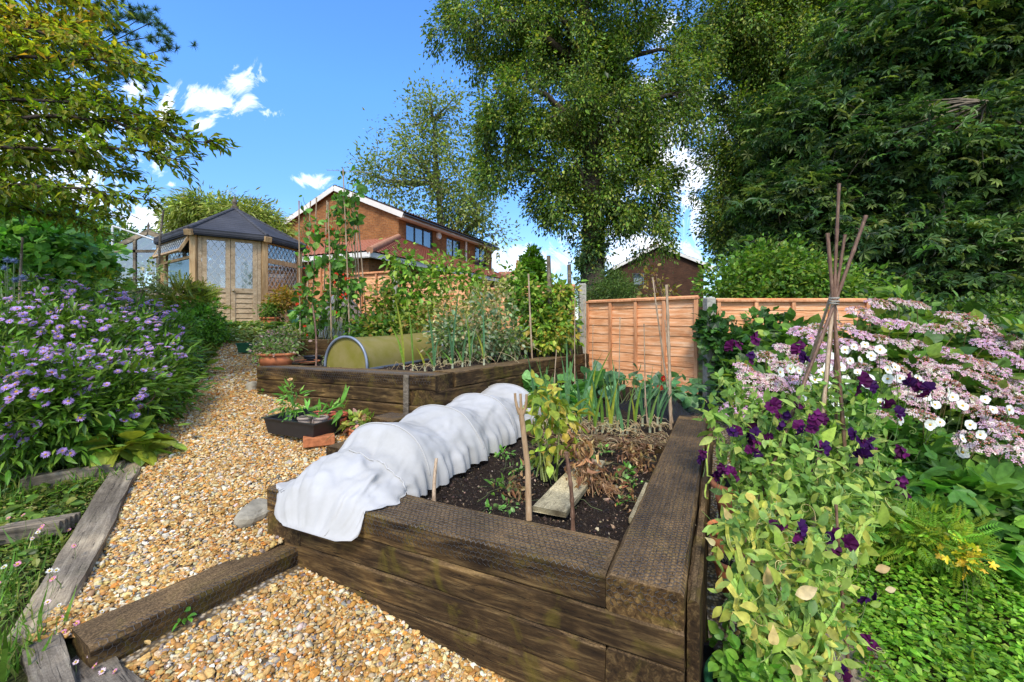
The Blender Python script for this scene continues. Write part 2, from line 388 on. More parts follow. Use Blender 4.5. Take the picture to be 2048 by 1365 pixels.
BRICK = mat_brick('orange_brick', (.31, .125, .038), (.21, .078, .026), (.24, .145, .075))
BRICKD = mat_brick('brown_brick', (.085, .038, .020), (.05, .024, .014), (.07, .045, .03))
def mat_tile(name, a, b):
    m, nt, o = mat(name); v = objco(nt, rnd=False); n = noise_(nt, v, 7, 4)
    c = mixc(nt, n, a, b); princ(nt, o, c, .8, .2, n, .3, .01); return m
TILE = mat_tile('clay_pantile', (.28, .095, .055), (.50, .22, .13)); TILED = mat_tile('brown_pantile', (.05, .03, .025), (.12, .075, .06))
def mat_glass(name, col=(.03, .035, .04), rough=.06, alpha=1.0):
    m, nt, o = mat(name); n = noise_(nt, objco(nt), 1.2, 2)
    g = node(nt, 'ShaderNodeBsdfGlossy', ins={'Color': (.9, .93, .95, 1), 'Roughness': rough})
    t = node(nt, 'ShaderNodeBsdfTransparent', ins={'Color': (.75, .8, .8, 1)})
    b = node(nt, 'ShaderNodeBump', ins={'Height': n, 'Strength': .15, 'Distance': .02}); nt.links.new(b.outputs[0], g.inputs['Normal'])
    mx = node(nt, 'ShaderNodeMixShader', ins={0: .28, 1: t.outputs[0], 2: g.outputs[0]}); nt.links.new(mx.outputs[0], o.inputs[0]); return m
GLASS = mat_glass('glass')
def mat_sheet(name, col, alpha, rough=.4, stain=None, trans=.4, n=14):
    """translucent plastic or fabric sheet"""
    m, nt, o = mat(name); z = noise_(nt, objco(nt), n, 6, .65); c = col
    if stain: c = mixc(nt, ramp(nt, z, [(.35, (0, 0, 0)), (.7, (1, 1, 1))]), col, stain)
    p = princ(nt, None, c, rough, .4, z, .15, .004)
    t = node(nt, 'ShaderNodeBsdfTranslucent'); 
    if isinstance(c, bpy.types.NodeSocket): nt.links.new(c, t.inputs[0])
    else: t.inputs[0].default_value = (*c, 1)
    a = node(nt, 'ShaderNodeMixShader', ins={0: trans, 1: p.outputs[0], 2: t.outputs[0]})
    tr = node(nt, 'ShaderNodeBsdfTransparent')
    b = node(nt, 'ShaderNodeMixShader', ins={0: alpha, 1: tr.outputs[0], 2: a.outputs[0]}); nt.links.new(b.outputs[0], o.inputs[0]); return m
CLOCHE = mat_sheet('algae_stained_plastic', (.42, .34, .13), .93, .28, (.30, .27, .045), .35, 5)
FLEECE = mat_sheet('white_fleece', (.58, .565, .535), .985, .9, (.46, .44, .39), .2, 3)
POLY = mat_sheet('clear_polythene', (.55, .60, .60), .55, .2, None, .3, 6)
NET = mat_sheet('black_netting', (.012, .013, .016), .62, .8, None, .1, 200)
CURTAIN = mat_plain('pale_curtain', (.62, .64, .66), .9, .1, .12, 6)
CURTG = mat_plain('green_grey_curtain', (.22, .30, .28), .9, .1, .25, 12)
DARKIN = mat_plain('dark_interior', (.02, .018, .016), .9, .1, .2, 4)
def mat_soil():
    m, nt, o = mat('dark_soil'); v = objco(nt, rnd=False); n = noise_(nt, v, 55, 6, .75); n2 = noise_(nt, v, 6, 4)
    sp = node(nt, 'ShaderNodeTexVoronoi', ins={'Vector': v, 'Scale': 150.0}).outputs['Distance']
    c = mixc(nt, n2, (.012, .008, .006), (.032, .021, .014))
    c = mixc(nt, ramp(nt, n, [(.56, (0, 0, 0)), (.68, (.9, .9, .9))]), c, (.18, .13, .08))
    princ(nt, o, c, .95, .15, n, 1.0, .02); return m
SOIL = mat_soil()
def mat_ground():
    m, nt, o = mat('garden_ground'); v = objco(nt, rnd=False); n = noise_(nt, v, 3, 8, .7); n2 = noise_(nt, v, 30, 5, .7)
    c = ramp(nt, n, [(.35, (.035, .024, .014)), (.5, (.04, .045, .014)), (.65, (.05, .08, .018))])
    c = mixc(nt, 1, c, ramp(nt, n2, [(.3, (.5,)*3), (.7, (1.5,)*3)]), 'MULTIPLY')
    princ(nt, o, c, .95, .1, n2, .8, .03); return m
GROUND = mat_ground()
def mat_gravel():
    m, nt, o = mat('gravel_bed'); v = objco(nt, rnd=False)
    vo = node(nt, 'ShaderNodeTexVoronoi', ins={'Vector': v, 'Scale': 62.0, 'Randomness': 1.0})
    s = node(nt, 'ShaderNodeSeparateColor', ins={0: vo.outputs['Color']})
    c = ramp(nt, s.outputs[0], [(0, (.22, .13, .05)), (.3, (.36, .24, .10)), (.6, (.48, .38, .24)), (1, (.28, .26, .24))])
    c = mixc(nt, ramp(nt, vo.outputs['Distance'], [(.25, (0, 0, 0)), (.6, (.85, .85, .85))]), c, (.04, .028, .016))
    princ(nt, o, c, .85, .2, vo.outputs['Distance'], -.8, .02); return m
GRAVELM = mat_gravel()

# ---------------------------------------------------------------- terrain
def sstep(a, b, x): t = np.clip((x-a)/(b-a), 0, 1); return t*t*(3-2*t)
def zp(y): return np.clip(np.maximum(.33, -.028+.179*np.asarray(y, float)), .33, 1.36)
def zl(x, y): return -.067-.127*x+.1005*y
def zr(y): return np.clip(.05+.17*(np.asarray(y, float)-1.2), 0, .62)
PA = A(-1.276, 2.27); PB = A(.547, 1.384)                      # lower bed, front corners
fd = (PA-PB)/np.linalg.norm(PA-PB); dd = A(.434, .901)           # along its front / into depth
PD = A(-2.55, 4.35); PC = A(-.606, 3.40); PE = A(1.115, 6.3)     # upper bed corners
def inpoly(x, y, poly):
    r = np.zeros(np.shape(x), bool); n = len(poly)
    for i in range(n):
        x1, y1 = poly[i]; x2, y2 = poly[(i+1) % n]
        c = ((y1 > y) != (y2 > y)) & (x < (x2-x1)*(y-y1)/(y2-y1+1e-12)+x1); r ^= c
    return r
LOWP = [(-1.1, 2.3), (.55, 1.53), (1.75, 3.85), (2.35, 5.2), (1.15, 6.6), (.9, 6.3), (-.68, 3.5), (-.9, 3.4), (-.9, 2.6)]
UPP = [(-2.42, 4.42), (-.62, 3.55), (.98, 6.3), (-1.0, 7.2), (-2.6, 7.0)]
def T(x, y):
    x = np.asarray(x, float); y = np.asarray(y, float)
    xc = -.3+.478*(y-1.8)
    t = sstep(-.25, .25, x-xc)
    z = (zp(y)-.035)*(1-t)+(zr(y)-.02)*t
    far = sstep(7, 12, y); z = z*(1-far)+1.0*far
    s = (x-PA[0])*fd[1]*-1+(y-PA[1])*fd[0]                        # >0 in front of the lower bed's face
    front = s > -.2
    st = (x+1.465)*.65-(y-1.51)*.39 > -.06
    lg = front & st & (x < .8) & (y < 3)
    z = np.where(lg, np.minimum(z, zl(x, y)-.08), z)
    z = np.where(inpoly(x, y, LOWP), .25, z); z = np.where(inpoly(x, y, UPP), .6, z)
    return z
def grid_sheet(mb, xs, ys, zf, col=(1, 1, 1), smooth=True):
    X, Y = np.meshgrid(xs, ys); v = np.stack([X, Y, zf(X, Y)], -1).reshape(-1, 3); n = len(xs)
    i, j = np.meshgrid(np.arange(len(ys)-1), np.arange(n-1), indexing='ij')
    f = np.stack([i*n+j, i*n+j+1, (i+1)*n+j+1, (i+1)*n+j], -1).reshape(-1, 4); mb.add(v, f, col, 0, smooth)
mb = MB()
xs = np.concatenate([-np.geomspace(8, 2000, 16)[::-1], np.arange(-7.9, 7.9, .1), np.geomspace(8, 2000, 16)])
ys = np.concatenate([-np.geomspace(2, 300, 8)[::-1], np.arange(-1.9, 11.9, .1), np.geomspace(12, 2500, 18)])
grid_sheet(mb, xs, ys, T)
tag(mb.build('ground', GROUND), kind='structure')

def wob2(x, y, s, a):
    return a*(np.sin(x*s+1.3)*np.cos(y*s*1.17+.4)+.5*np.sin(x*s*2.3+y*s*1.9))
def patch(mb, a, b, c, d, n, m, zf, col=(1, 1, 1)):
    u = np.linspace(0, 1, n)[None, :, None]; v = np.linspace(0, 1, m)[:, None, None]
    p = (A(*a)*(1-u)+A(*b)*u)*(1-v)+(A(*d)*(1-u)+A(*c)*u)*v
    X, Y = p[..., 0], p[..., 1]; V = np.stack([X, Y, zf(X, Y)], -1).reshape(-1, 3)
    i, j = np.meshgrid(np.arange(m-1), np.arange(n-1), indexing='ij')
    mb.add(V, np.stack([i*n+j, i*n+j+1, (i+1)*n+j+1, (i+1)*n+j], -1).reshape(-1, 4), col, 0, True)
rows = [((-1.74, 1.56), (-1.60, 1.60)), ((-1.90, 1.85), (-1.12, 2.26)), ((-2.4, 2.7), (-.9, 2.7)), ((-2.87, 3.45), (-.55, 3.52)),
        ((-3.38, 4.35), (-2.40, 4.42)), ((-4.45, 6.2), (-3.45, 6.2)), ((-4.7, 6.75), (-3.3, 6.75))]
zpath = lambda x, y: zp(y)+wob2(x, y, 5, .006)
mb = MB()
for (a, b), (d, c) in zip(rows[:-1], rows[1:]): patch(mb, a, b, c, d, 10, 10, zpath)
tag(mb.build('path', GRAVELM), kind='structure')
zlow = lambda x, y: zl(x, y)+wob2(x, y, 6, .008)
mb = MB(); patch(mb, (-1.8, .9), (1.3, .6), (.55, 1.62), (-.95, 2.42), 24, 24, zlow)
tag(mb.build('lower_gravel', GRAVELM), kind='structure')
zst = lambda x, y: zr(y)+.0*x
mb = MB(); patch(mb, (.5, 1.0), (1.15, .9), (2.5, 4.2), (1.8, 4.3), 6, 24, zst)
tag(mb.build('gravel_strip', GRAVELM), kind='structure')

# loose stones: uncountable
def ico():
    t = (1+5**.5)/2
    v = np.array([[-1, t, 0], [1, t, 0], [-1, -t, 0], [1, -t, 0], [0, -1, t], [0, 1, t], [0, -1, -t], [0, 1, -t], [t, 0, -1], [t, 0, 1], [-t, 0, -1], [-t, 0, 1]])
    f = np.array([[0, 11, 5], [0, 5, 1], [0, 1, 7], [0, 7, 10], [0, 10, 11], [1, 5, 9], [5, 11, 4], [11, 10, 2], [10, 7, 6], [7, 1, 8], [3, 9, 4], [3, 4, 2], [3, 2, 6], [3, 6, 8], [3, 8, 9], [4, 9, 5], [2, 4, 11], [6, 2, 10], [8, 6, 7], [9, 8, 1]])
    return v/np.linalg.norm(v[0]), f
IV, IF = ico()
def rand_rot(N, tilt=.5):
    d = np.stack([np.cos(a := rng.uniform(0, 2*PI, N)), np.sin(a), rng.normal(0, tilt, N)], 1)
    n = np.stack([rng.normal(0, tilt, N), rng.normal(0, tilt, N), np.ones(N)], 1)
    return frames(d, n)
GCOL = [(.54, .29, .07), (.60, .40, .15), (.66, .52, .28), (.42, .21, .06), (.30, .27, .24), (.74, .66, .48), (.56, .34, .11), (.20, .16, .12), (.62, .25, .04), (.42, .38, .32)]
GW = [.17, .22, .18, .09, .04, .10, .11, .02, .05, .02]
def stones(mb, pts, zf, size, jig=.3, lift=.3):
    N = len(pts); s = size*np.exp(rng.normal(0, jig, N)); sc = np.stack([s*rng.uniform(.9, 1.5, N), s*rng.uniform(.7, 1.0, N), s*rng.uniform(.35, .7, N)], 1)
    # every stone slightly different: one of eight deformed forms
    z = zf(pts[:, 0], pts[:, 1])+s*lift+rng.uniform(0, 1, N)*s*.5
    loc = np.column_stack([pts, z]); col = pal(N, GCOL, .16, GW); dirt = np.clip(.5+.5*np.sin(pts[:, 0]*4.3+1.7*np.sin(pts[:, 1]*3.1))*np.cos(pts[:, 1]*3.7+pts[:, 0]), 0, 1)[:, None]; col = col*(1-.22*dirt*A(.8, 1, 1.2)); R = rand_rot(N, .4)
    for k in range(8):
        i = np.arange(N) % 8 == k
        tv = IV*(1+rng.normal(0, .16, (12, 1)))
        inst(mb, tv, IF, loc[i], R[i], sc[i], col[i], 0, k % 3 == 0)
def tri_pts(a, b, c, n):
    u, v = rng.random(n), rng.random(n); m = u+v > 1; u[m] = 1-u[m]; v[m] = 1-v[m]
    return A(*a)+(A(*b)-A(*a))*u[:, None]+(A(*c)-A(*a))*v[:, None]
def quad_pts(a, b, c, d, dens):
    ar = lambda p, q, r: abs(np.cross(A(*q)-A(*p), A(*r)-A(*p)))/2
    return np.concatenate([tri_pts(a, b, c, int(ar(a, b, c)*dens)), tri_pts(a, c, d, int(ar(a, c, d)*dens))])
mb = MB()
for k, ((a, b), (d, c)) in enumerate(zip(rows[:-1], rows[1:])):
    stones(mb, quad_pts(a, b, c, d, 11000 if k < 4 else 7000), zpath, .0074 if k < 4 else .009)
tag(mb.build('path_gravel', STONEM), 'loose golden gravel stones covering the sloping garden path', 'gravel', kind='stuff')
mb = MB(); q = quad_pts((-1.75, 1.1), (.75, .85), (.5, 1.5), (-1.0, 2.35), 13500)
q = q[((q[:, 0]+1.40)*.65-(q[:, 1]-1.51)*.39 > -.0)]
stones(mb, q, zlow, .0078, .30)
tag(mb.build('lower_gravel_stones', STONEM), 'loose golden and grey gravel stones below the timber step in the foreground', 'gravel', kind='stuff')
mb = MB(); stones(mb, quad_pts((.5, 1.0), (1.15, .9), (2.2, 3.4), (1.7, 3.5), 3500), zst, .011)
tag(mb.build('strip_gravel', STONEM), 'loose pale gravel stones in the strip right of the lower raised bed', 'gravel', kind='stuff')

# ---------------------------------------------------------------- timbers
def timber(parent, name, a, b, wdir, w, h, m=SLEEPER, bev=.010, jit=.0035, lump=0.0):
    """beam: a-b is the top edge on its outer side, wdir points to the inner side"""
    a = A(*a); b = A(*b); l = np.linalg.norm(b-a); X = (b-a)/l
    Wd = A(*wdir, 0) if len(wdir) == 2 else A(*wdir); Wd = Wd-X*Wd.dot(X); Wd /= np.linalg.norm(Wd); Z = np.cross(X, Wd)
    sg = 1
    if Z[2] < 0: Wd = -Wd; Z = -Z; sg = -1
    cs = [(0, bev), (0, h-bev), (bev, h), (w-bev, h), (w, h-bev), (w, bev), (w-bev, 0), (bev, 0)]
    # extra points along the wide faces keep the cross-section from reading as a plain box
    n = max(4, int(l/.06)); x = np.linspace(0, l, n); k = len(cs)
    v = np.zeros((n, k, 3))
    for j, (yy_, zz_) in enumerate(cs):
        ph = rng.uniform(0, 6, 4)
        v[:, j, 0] = x; v[:, j, 1] = yy_+jit*(np.sin(x*7+ph[0])+.6*np.sin(x*23+ph[1]))*.7+lump*np.sin(x*9+ph[2])
        v[:, j, 2] = -zz_+jit*(np.sin(x*6+ph[2])+.6*np.sin(x*19+ph[3]))*.5+rng.normal(0, jit*.25, n)
    v[0, :, 0] += rng.normal(0, .002, k); v[-1, :, 0] += rng.normal(0, .002, k)
    mb = MB(); V = v.reshape(-1, 3); V[:, 1] *= sg
    i, j = np.meshgrid(np.arange(n-1), np.arange(k), indexing='ij')
    f = np.stack([i*k+j, (i+1)*k+j, (i+1)*k+(j+1) % k, i*k+(j+1) % k], -1).reshape(-1, 4)
    if sg < 0: f = f[:, ::-1]
    mb.add(V, f, smooth=False); mb.add(V, [list(range(k))]); mb.add(V, [list(range((n-1)*k, n*k))[::-1]])
    o = mb.build(name, m)
    M = Matrix(np.column_stack([np.vstack([np.stack([X, Wd, Z], 1), [0, 0, 0]]), [*a, 1]]).tolist())
    if parent is not None:
        o.parent = parent; M = world_of(parent).inverted()@M
    o.location = M.to_translation(); o.rotation_euler = M.to_euler(); return o
def v3(p, z): return A(p[0], p[1], z)
def hexwire(parent, o, X, Yd, l, w, drop=.06, s=.017, r=.00075, nrm=(0, 0, 1), skew=0):
    """chicken wire lying over a beam and bent down over its outer edge"""
    o = A(*o); X = A(*X); Yd = A(*Yd); mb = MB(); seg = []
    hx = s*3**.5; rows_ = int((w+drop)/(1.5*s)); cols = int(l/hx)
    for i in range(rows_):
        for j in range(cols):
            cx = (j+.5*(i % 2))*hx+.01; cy = i*1.5*s-drop
            a = [(cx+s*math.sin(t), cy+s*math.cos(t)) for t in (0, PI/3, 2*PI/3, PI)]
            seg += [(a[0], a[1]), (a[1], a[2]), (a[2], a[3])]
    seg = np.array(seg)+rng.normal(0, .0008, (len(seg), 1, 2))
    seg = seg[(seg[:, :, 0].max(1) < l) & (seg[:, :, 1].max(1) < w)]
    def mp(q):
        u, v = q[:, 0], q[:, 1]; up = v >= 0
        p = o+u[:, None]*X+np.where(up, v, 0)[:, None]*Yd
        p[:, 2] += np.where(up, .004, v-.0)+wob2(u, v, 30, .0012)
        p += np.where(up, 0, -.005)[:, None]*Yd; return p
    a, b = mp(seg[:, 0]), mp(seg[:, 1]); d = unit(b-a); n1 = unit(np.cross(d, A(0, .3, 1))); n2 = np.cross(d, n1)
    vs = np.stack([a+n1*r, a-n1*r*.5+n2*r, a-n1*r*.5-n2*r, b+n1*r, b-n1*r*.5+n2*r, b-n1*r*.5-n2*r], 1).reshape(-1, 3)
    N = len(a); base = (np.arange(N)*6)[:, None, None]
    f = (np.array([[0, 1, 4, 3], [1, 2, 5, 4], [2, 0, 3, 5]])[None]+base).reshape(-1, 4)
    mb.add(vs, f); return mb.build('chicken_wire', WIRE, parent)

# lower raised bed
WB = .25; HC = .125; ZT = .625
bed = thing('raised_bed', 'dark railway sleeper raised bed in the foreground holding the white fleece tunnel', 'raised bed', (0, 0, 0))
for k in range(6):
    z = ZT-k*(HC+.001)+(.002 if k else 0); o_ = rng.normal(0, .003)
    ff = fd*1.0; nn_ = dd
    if k % 2 == 0:      # right-hand beam runs to the corner
        timber(bed, 'sleeper', v3(PB-fd*0+dd*0+nn_*o_, z), v3(PB+dd*2.80, z), fd, WB, HC)
        timber(bed, 'sleeper', v3(PB+fd*(WB+.003)+nn_*o_, z), v3(PA, z), dd, WB, HC)
    else:
        timber(bed, 'sleeper', v3(PB+nn_*o_, z), v3(PA-fd*(WB+.003), z), dd, WB, HC)
        timber(bed, 'sleeper', v3(PB+dd*(WB+.003), z), v3(PB+dd*2.80, z), fd, WB, HC)
        timber(bed, 'sleeper', v3(PA-fd*0, z), v3(PA+dd*.7, z), -fd, WB, HC)
    if k % 2 == 0: timber(bed, 'sleeper', v3(PA+dd*(WB+.003), z), v3(PA+dd*.7, z), -fd, WB, HC)
timber(bed, 'divider', v3(A(-.15, 3.62), .60), v3(A(1.12, 3.10), .60), dd, .11, .14, bev=.006)
mbs = MB()
zsoil = lambda x, y: .535+wob2(x, y, 5, .012)+wob2(x, y, 17, .006)+.012*np.sin(x*61+y*37)*np.cos(y*53-x*29)
patch(mbs, (-1.05, 2.30), (.45, 1.60), (1.15, 3.2), (-.55, 3.75), 90, 110, zsoil)
mbs.build('soil', SOIL, bed)
mbs = MB(); zs2 = lambda x, y: .57+wob2(x, y, 6, .01)+wob2(x, y, 23, .005)
patch(mbs, (-.35, 3.62), (1.15, 3.14), (2.35, 5.25), (1.05, 6.6), 60, 60, zs2)
mbs.build('soil', SOIL, bed)
hexwire(bed, v3(PB+fd*.006, ZT), v3(fd, 0)*0+v3(dd, 0), v3(fd, 0), 2.6, WB-.01, 0, s=.013)
hexwire(bed, v3(PB+fd*.26+dd*.0, ZT), v3(fd, 0), v3(dd, 0), 1.75, WB-.01, .07, s=.013)
hexwire(bed, v3(PB+fd*.01, ZT-.002), v3(fd, 0), v3(dd, 0), .24, .015, .075, s=.013)
timber(bed, 'side_board', v3(PB-fd*.045+dd*.03, ZT-.03), v3(PB-fd*.045+dd*2.7, ZT-.05), fd, .04, .62)

blk = thing('timber_step', 'short dark sleeper step beside the fleece tunnel, lower of the two', 'timber step', (-1.23, 2.9, .5))
timber(blk, 'sleeper', A(-1.23, 2.88, .665), A(-.92, 3.52, .665), A(.9, -.43), .25, .2)
blk = thing('timber_step', 'short dark sleeper step against the upper bed, above the brick and square pot', 'timber step', (-1.1, 3.44, .55))
timber(blk, 'sleeper', A(-1.11, 3.42, .735), A(-.93, 3.72, .735), A(.9, -.43), .25, .2)
hexwire(blk, A(-1.10, 3.43, .735), A(.51, .86, 0), A(.9, -.43, 0)*.999, .3, .24, .0, s=.016)

# upper raised bed
ubed = thing('raised_bed', 'dark sleeper raised bed halfway up the garden under the plastic cloche', 'raised bed', (0, 0, 0))
fu = (PD-PC)/np.linalg.norm(PD-PC); du_ = (PE-PC)/np.linalg.norm(PE-PC); nu = A(-fu[1], fu[0]) if A(-fu[1], fu[0])[1] > 0 else A(fu[1], -fu[0])
ne = A(-du_[1], du_[0])
for k in range(5):
    z = 1.06-k*(HC+.001)+(.002 if k else 0); zD = z-.03; o_ = rng.normal(0, .003)
    e0 = 0 if k % 2 == 0 else .25
    timber(ubed, 'sleeper', v3(PC+nu*o_+fu*(e0 if k % 2 else 0), z), v3(PD, zD), nu, WB, HC)
    timber(ubed, 'sleeper', v3(PC+du_*(.27 if k % 2 == 0 else 0), z), v3(PE, z-.05), ne, WB, HC)
    timber(ubed, 'sleeper', v3(PD+A(.0, .27), zD), v3(A(-2.70, 5.55), zD+.02), A(1, 0), WB, HC)
mb = MB(); q0 = PC+fu*.27; mb.bar(v3(q0-nu*.012, 1.055), v3(q0-nu*.012, .62), .05, .012, up=(nu[0], nu[1], 0)); mb.build('strap', GREYW, ubed)
hexwire(ubed, v3(PC+fu*.02, 1.06), A(fu[0], fu[1], -.014), v3(nu, 0), 2.1, .12, .06, s=.016)
mbs = MB(); zs3 = lambda x, y: 1.005+wob2(x, y, 6, .012)+wob2(x, y, 19, .006)
patch(mbs, (-2.5, 4.5), (-.6, 3.6), (1.1, 6.35), (-2.6, 7.3), 90, 80, zs3); mbs.build('soil', SOIL, ubed)
bbox_ = thing('raised_bed', 'small dark timber box bed behind the cloche where the runner beans grow', 'raised bed', (-2.1, 5.5, 1.0))
for k in range(2):
    z = 1.245-k*.126
    timber(bbox_, 'sleeper', A(-2.78, 5.52, z), A(-.9, 5.95, z), A(-.2, 1), .12, HC)
    timber(bbox_, 'sleeper', A(-2.78, 5.66, z), A(-2.9, 6.9, z), A(1, 0), .12, HC)
mbs = MB(); patch(mbs, (-2.75, 5.6), (-.85, 6.0), (-1.1, 7.1), (-2.85, 6.9), 40, 30, lambda x, y: 1.215+wob2(x, y, 9, .01)); mbs.build('soil', SOIL, bbox_)

# step beam and edging
stp = thing('timber_step', 'long dark sleeper forming the step across the gravel path in the foreground', 'timber step', (-1.2, 1.8, .25))
s0, s1 = P(180, 1297, 1.51), A(-1.02, 2.25, .36)
timber(stp, 'sleeper', s0, s1, A(-.86, .51), .20, .15, bev=.012)
hexwire(stp, s0, (s1-s0)/np.linalg.norm(s1-s0), A(-.86, .51, 0), .86, .05, .085, s=.014)
def edging(label, a, b, wd, w, h, m=GREYW, lump=.004, cat='timber edging', nm='edging_board'):
    t = thing(nm, label, cat, A(*a)); timber(t, 'board', a, b, wd, w, h, m, .008, .005, lump); return t
edging('long grey weathered edging sleeper between the gravel path and the flower bed', P(120, 1256, 1.66), P(311, 868, 3.42), A(-1, -.4), .15, .12, lump=.004)
edging('rotten grey sleeper end in the bottom left corner of the garden', P(18, 1282, 1.67), A(-1.33, 1.28, .30), A(.7, .6), .19, .14, lump=.010)
edging('cracked brown sleeper piece in the bottom left corner lying against the step', P(120, 1265, 1.60), A(-1.22, 1.30, .29), A(-.8, -.5), .10, .13, lump=.008)
edging('short grey edging board further up the path beside the purple asters', P(337, 822, 3.95), P(398, 738, 5.3), A(-1, -.4), .14, .12)
edging('pale grey double board across the flower bed under the asters', G(40, 958, .54), G(240, 928, .56), A(0, 1), .10, .13)
t = thing('edging_board', 'grooved grey decking board across the left flower bed', 'timber edging', P(60, 1060, 2.4))
for k in range(5):
    timber(t, 'slat', G(-40, 1070, .45)+A(0, .026*k, 0), G(118, 1044, .46)+A(0, .026*k, 0), A(0, 1), .020, .07, GREYW, .004, .001)
edging('split grey sleeper at the bottom right among the sweet peas', P(1762, 1400, 1.52), P(1668, 1180, 2.0), A(-1, 0), .13, .12, lump=.008)

def rock(name, label, c, sz, sub=2, seed=0):
    import bmesh
    bm = bmesh.new(); bmesh.ops.create_icosphere(bm, subdivisions=sub+1, radius=1); r = np.random.default_rng(seed); ph = r.uniform(0, 6, 6)
    for v_ in bm.verts:
        p = v_.co; k = 1+.16*math.sin(p.x*2.3+ph[0])+.13*math.sin(p.y*2.9+ph[1])+.12*math.sin(p.z*3.1+ph[2])+r.normal(0, .025)
        q = [math.copysign(abs(x)**.72, x) for x in p]; v_.co = Vector((q[0]*sz[0]*k, q[1]*sz[1]*k, q[2]*sz[2]*k))
    me = bpy.data.meshes.new(name); bm.to_mesh(me); bm.free(); me.materials.append(ROCK); o = bpy.data.objects.new(name, me); COL.objects.link(o); o.location = tuple(c)
    return tag(o, label, 'stone')
rock('stone', 'large mossy grey stone on the gravel against the left corner of the lower bed', P(514, 1030, 2.42), (.075, .10, .055), seed=1)
rock('stone', 'rounded stone on the gravel at the left corner of the upper bed', P(505, 778, 4.5), (.06, .06, .055), seed=2)
for k, (px, py, s) in enumerate([(425, 692, .09), (452, 690, .13), (487, 688, .12), (520, 686, .1)]):
    rock('stone', ['mossy stone in the low wall at the top of the path, leftmost', 'second mossy stone from the left in the low wall at the top of the path', 'third mossy stone from the left in the low wall at the path top', 'rightmost mossy stone in the low wall by the green tray'][k], P(px, py, 6.75), (s, .1, .08), seed=5+k)

# ---------------------------------------------------------------- summerhouse
SP = [A(-5.92, 8.10), A(-5.01, 8.78), A(-4.85, 9.90), A(-5.7, 11.1), A(-7.5, 11.0), A(-7.32, 9.15)]
ZF, ZE = 1.33, 3.16
sc_ = A(-6.15, 9.65)
sh = thing('summerhouse', 'wooden summerhouse with leaded glass doors and black felt roof at the top of the path', 'summerhouse', (sc_[0], sc_[1], ZF))
def facef(p, q, off=0.0):
    p = A(*p); q = A(*q); d = q-p; l = np.linalg.norm(d); d = d/l; n = A(d[1], -d[0])
    if n.dot((p+q)/2-sc_) < 0: n = -n
    return (lambda u, z, o=0.0: A(*(p+d*u+n*(off+o)), z)), l, d, n
def lattice(mb, at, u0, u1, z0, z1, du, dz, w=.011, o=0.012):
    nrm = at(0, 0, 1)-at(0, 0, 0)
    for sgn in (1, -1):
        k0 = -40
        for k in range(-40, 40):
            # line: (u-u0)/du + sgn*(z-z0)/dz = k
            pts = []
            for uu in (u0, u1):
                zz = z0+sgn*(k-(uu-u0)/du)*dz
                if z0-1e-9 <= zz <= z1+1e-9: pts.append((uu, zz))
            for zz in (z0, z1):
                uu = u0+(k-sgn*(zz-z0)/dz)*du
                if u0 < uu < u1: pts.append((uu, zz))
            if len(pts) >= 2 and abs(pts[0][0]-pts[1][0])+abs(pts[0][1]-pts[1][1]) > .02:
                mb.bar(at(*pts[0], o), at(*pts[1], o), .004, w, up=np.cross(nrm, at(*pts[1])-at(*pts[0])))
def rect(mb, at, u0, u1, z0, z1, o=0.0, mat=0): mb.add([at(u0, z0, o), at(u1, z0, o), at(u1, z1, o), at(u0, z1, o)], [[0, 1, 2, 3]], mat=mat)
def framebars(mb, at, u0, u1, z0, z1, w, t=.045, o=0.0, n=None):
    n3 = at(0, 0, 1)-at(0, 0, 0)
    for a, b in (((u0+w/2, z0), (u0+w/2, z1)), ((u1-w/2, z0), (u1-w/2, z1))): mb.bar(at(*a, o), at(*b, o), w, t, up=n3)
    for a, b in (((u0+w, z0+w/2), (u1-w, z0+w/2)), ((u0+w, z1-w/2), (u1-w, z1-w/2))): mb.bar(at(*a, o), at(*b, o), w, t*.96, up=n3)
for k, p in enumerate(SP):
    mb = MB(); d = (p-sc_)/np.linalg.norm(p-sc_)
    mb.bar(A(*(p+d*.01), ZF-.1), A(*(p+d*.01), ZE), .10, .10, up=(d[0], d[1], 0)); mb.build('post', SHED, sh)
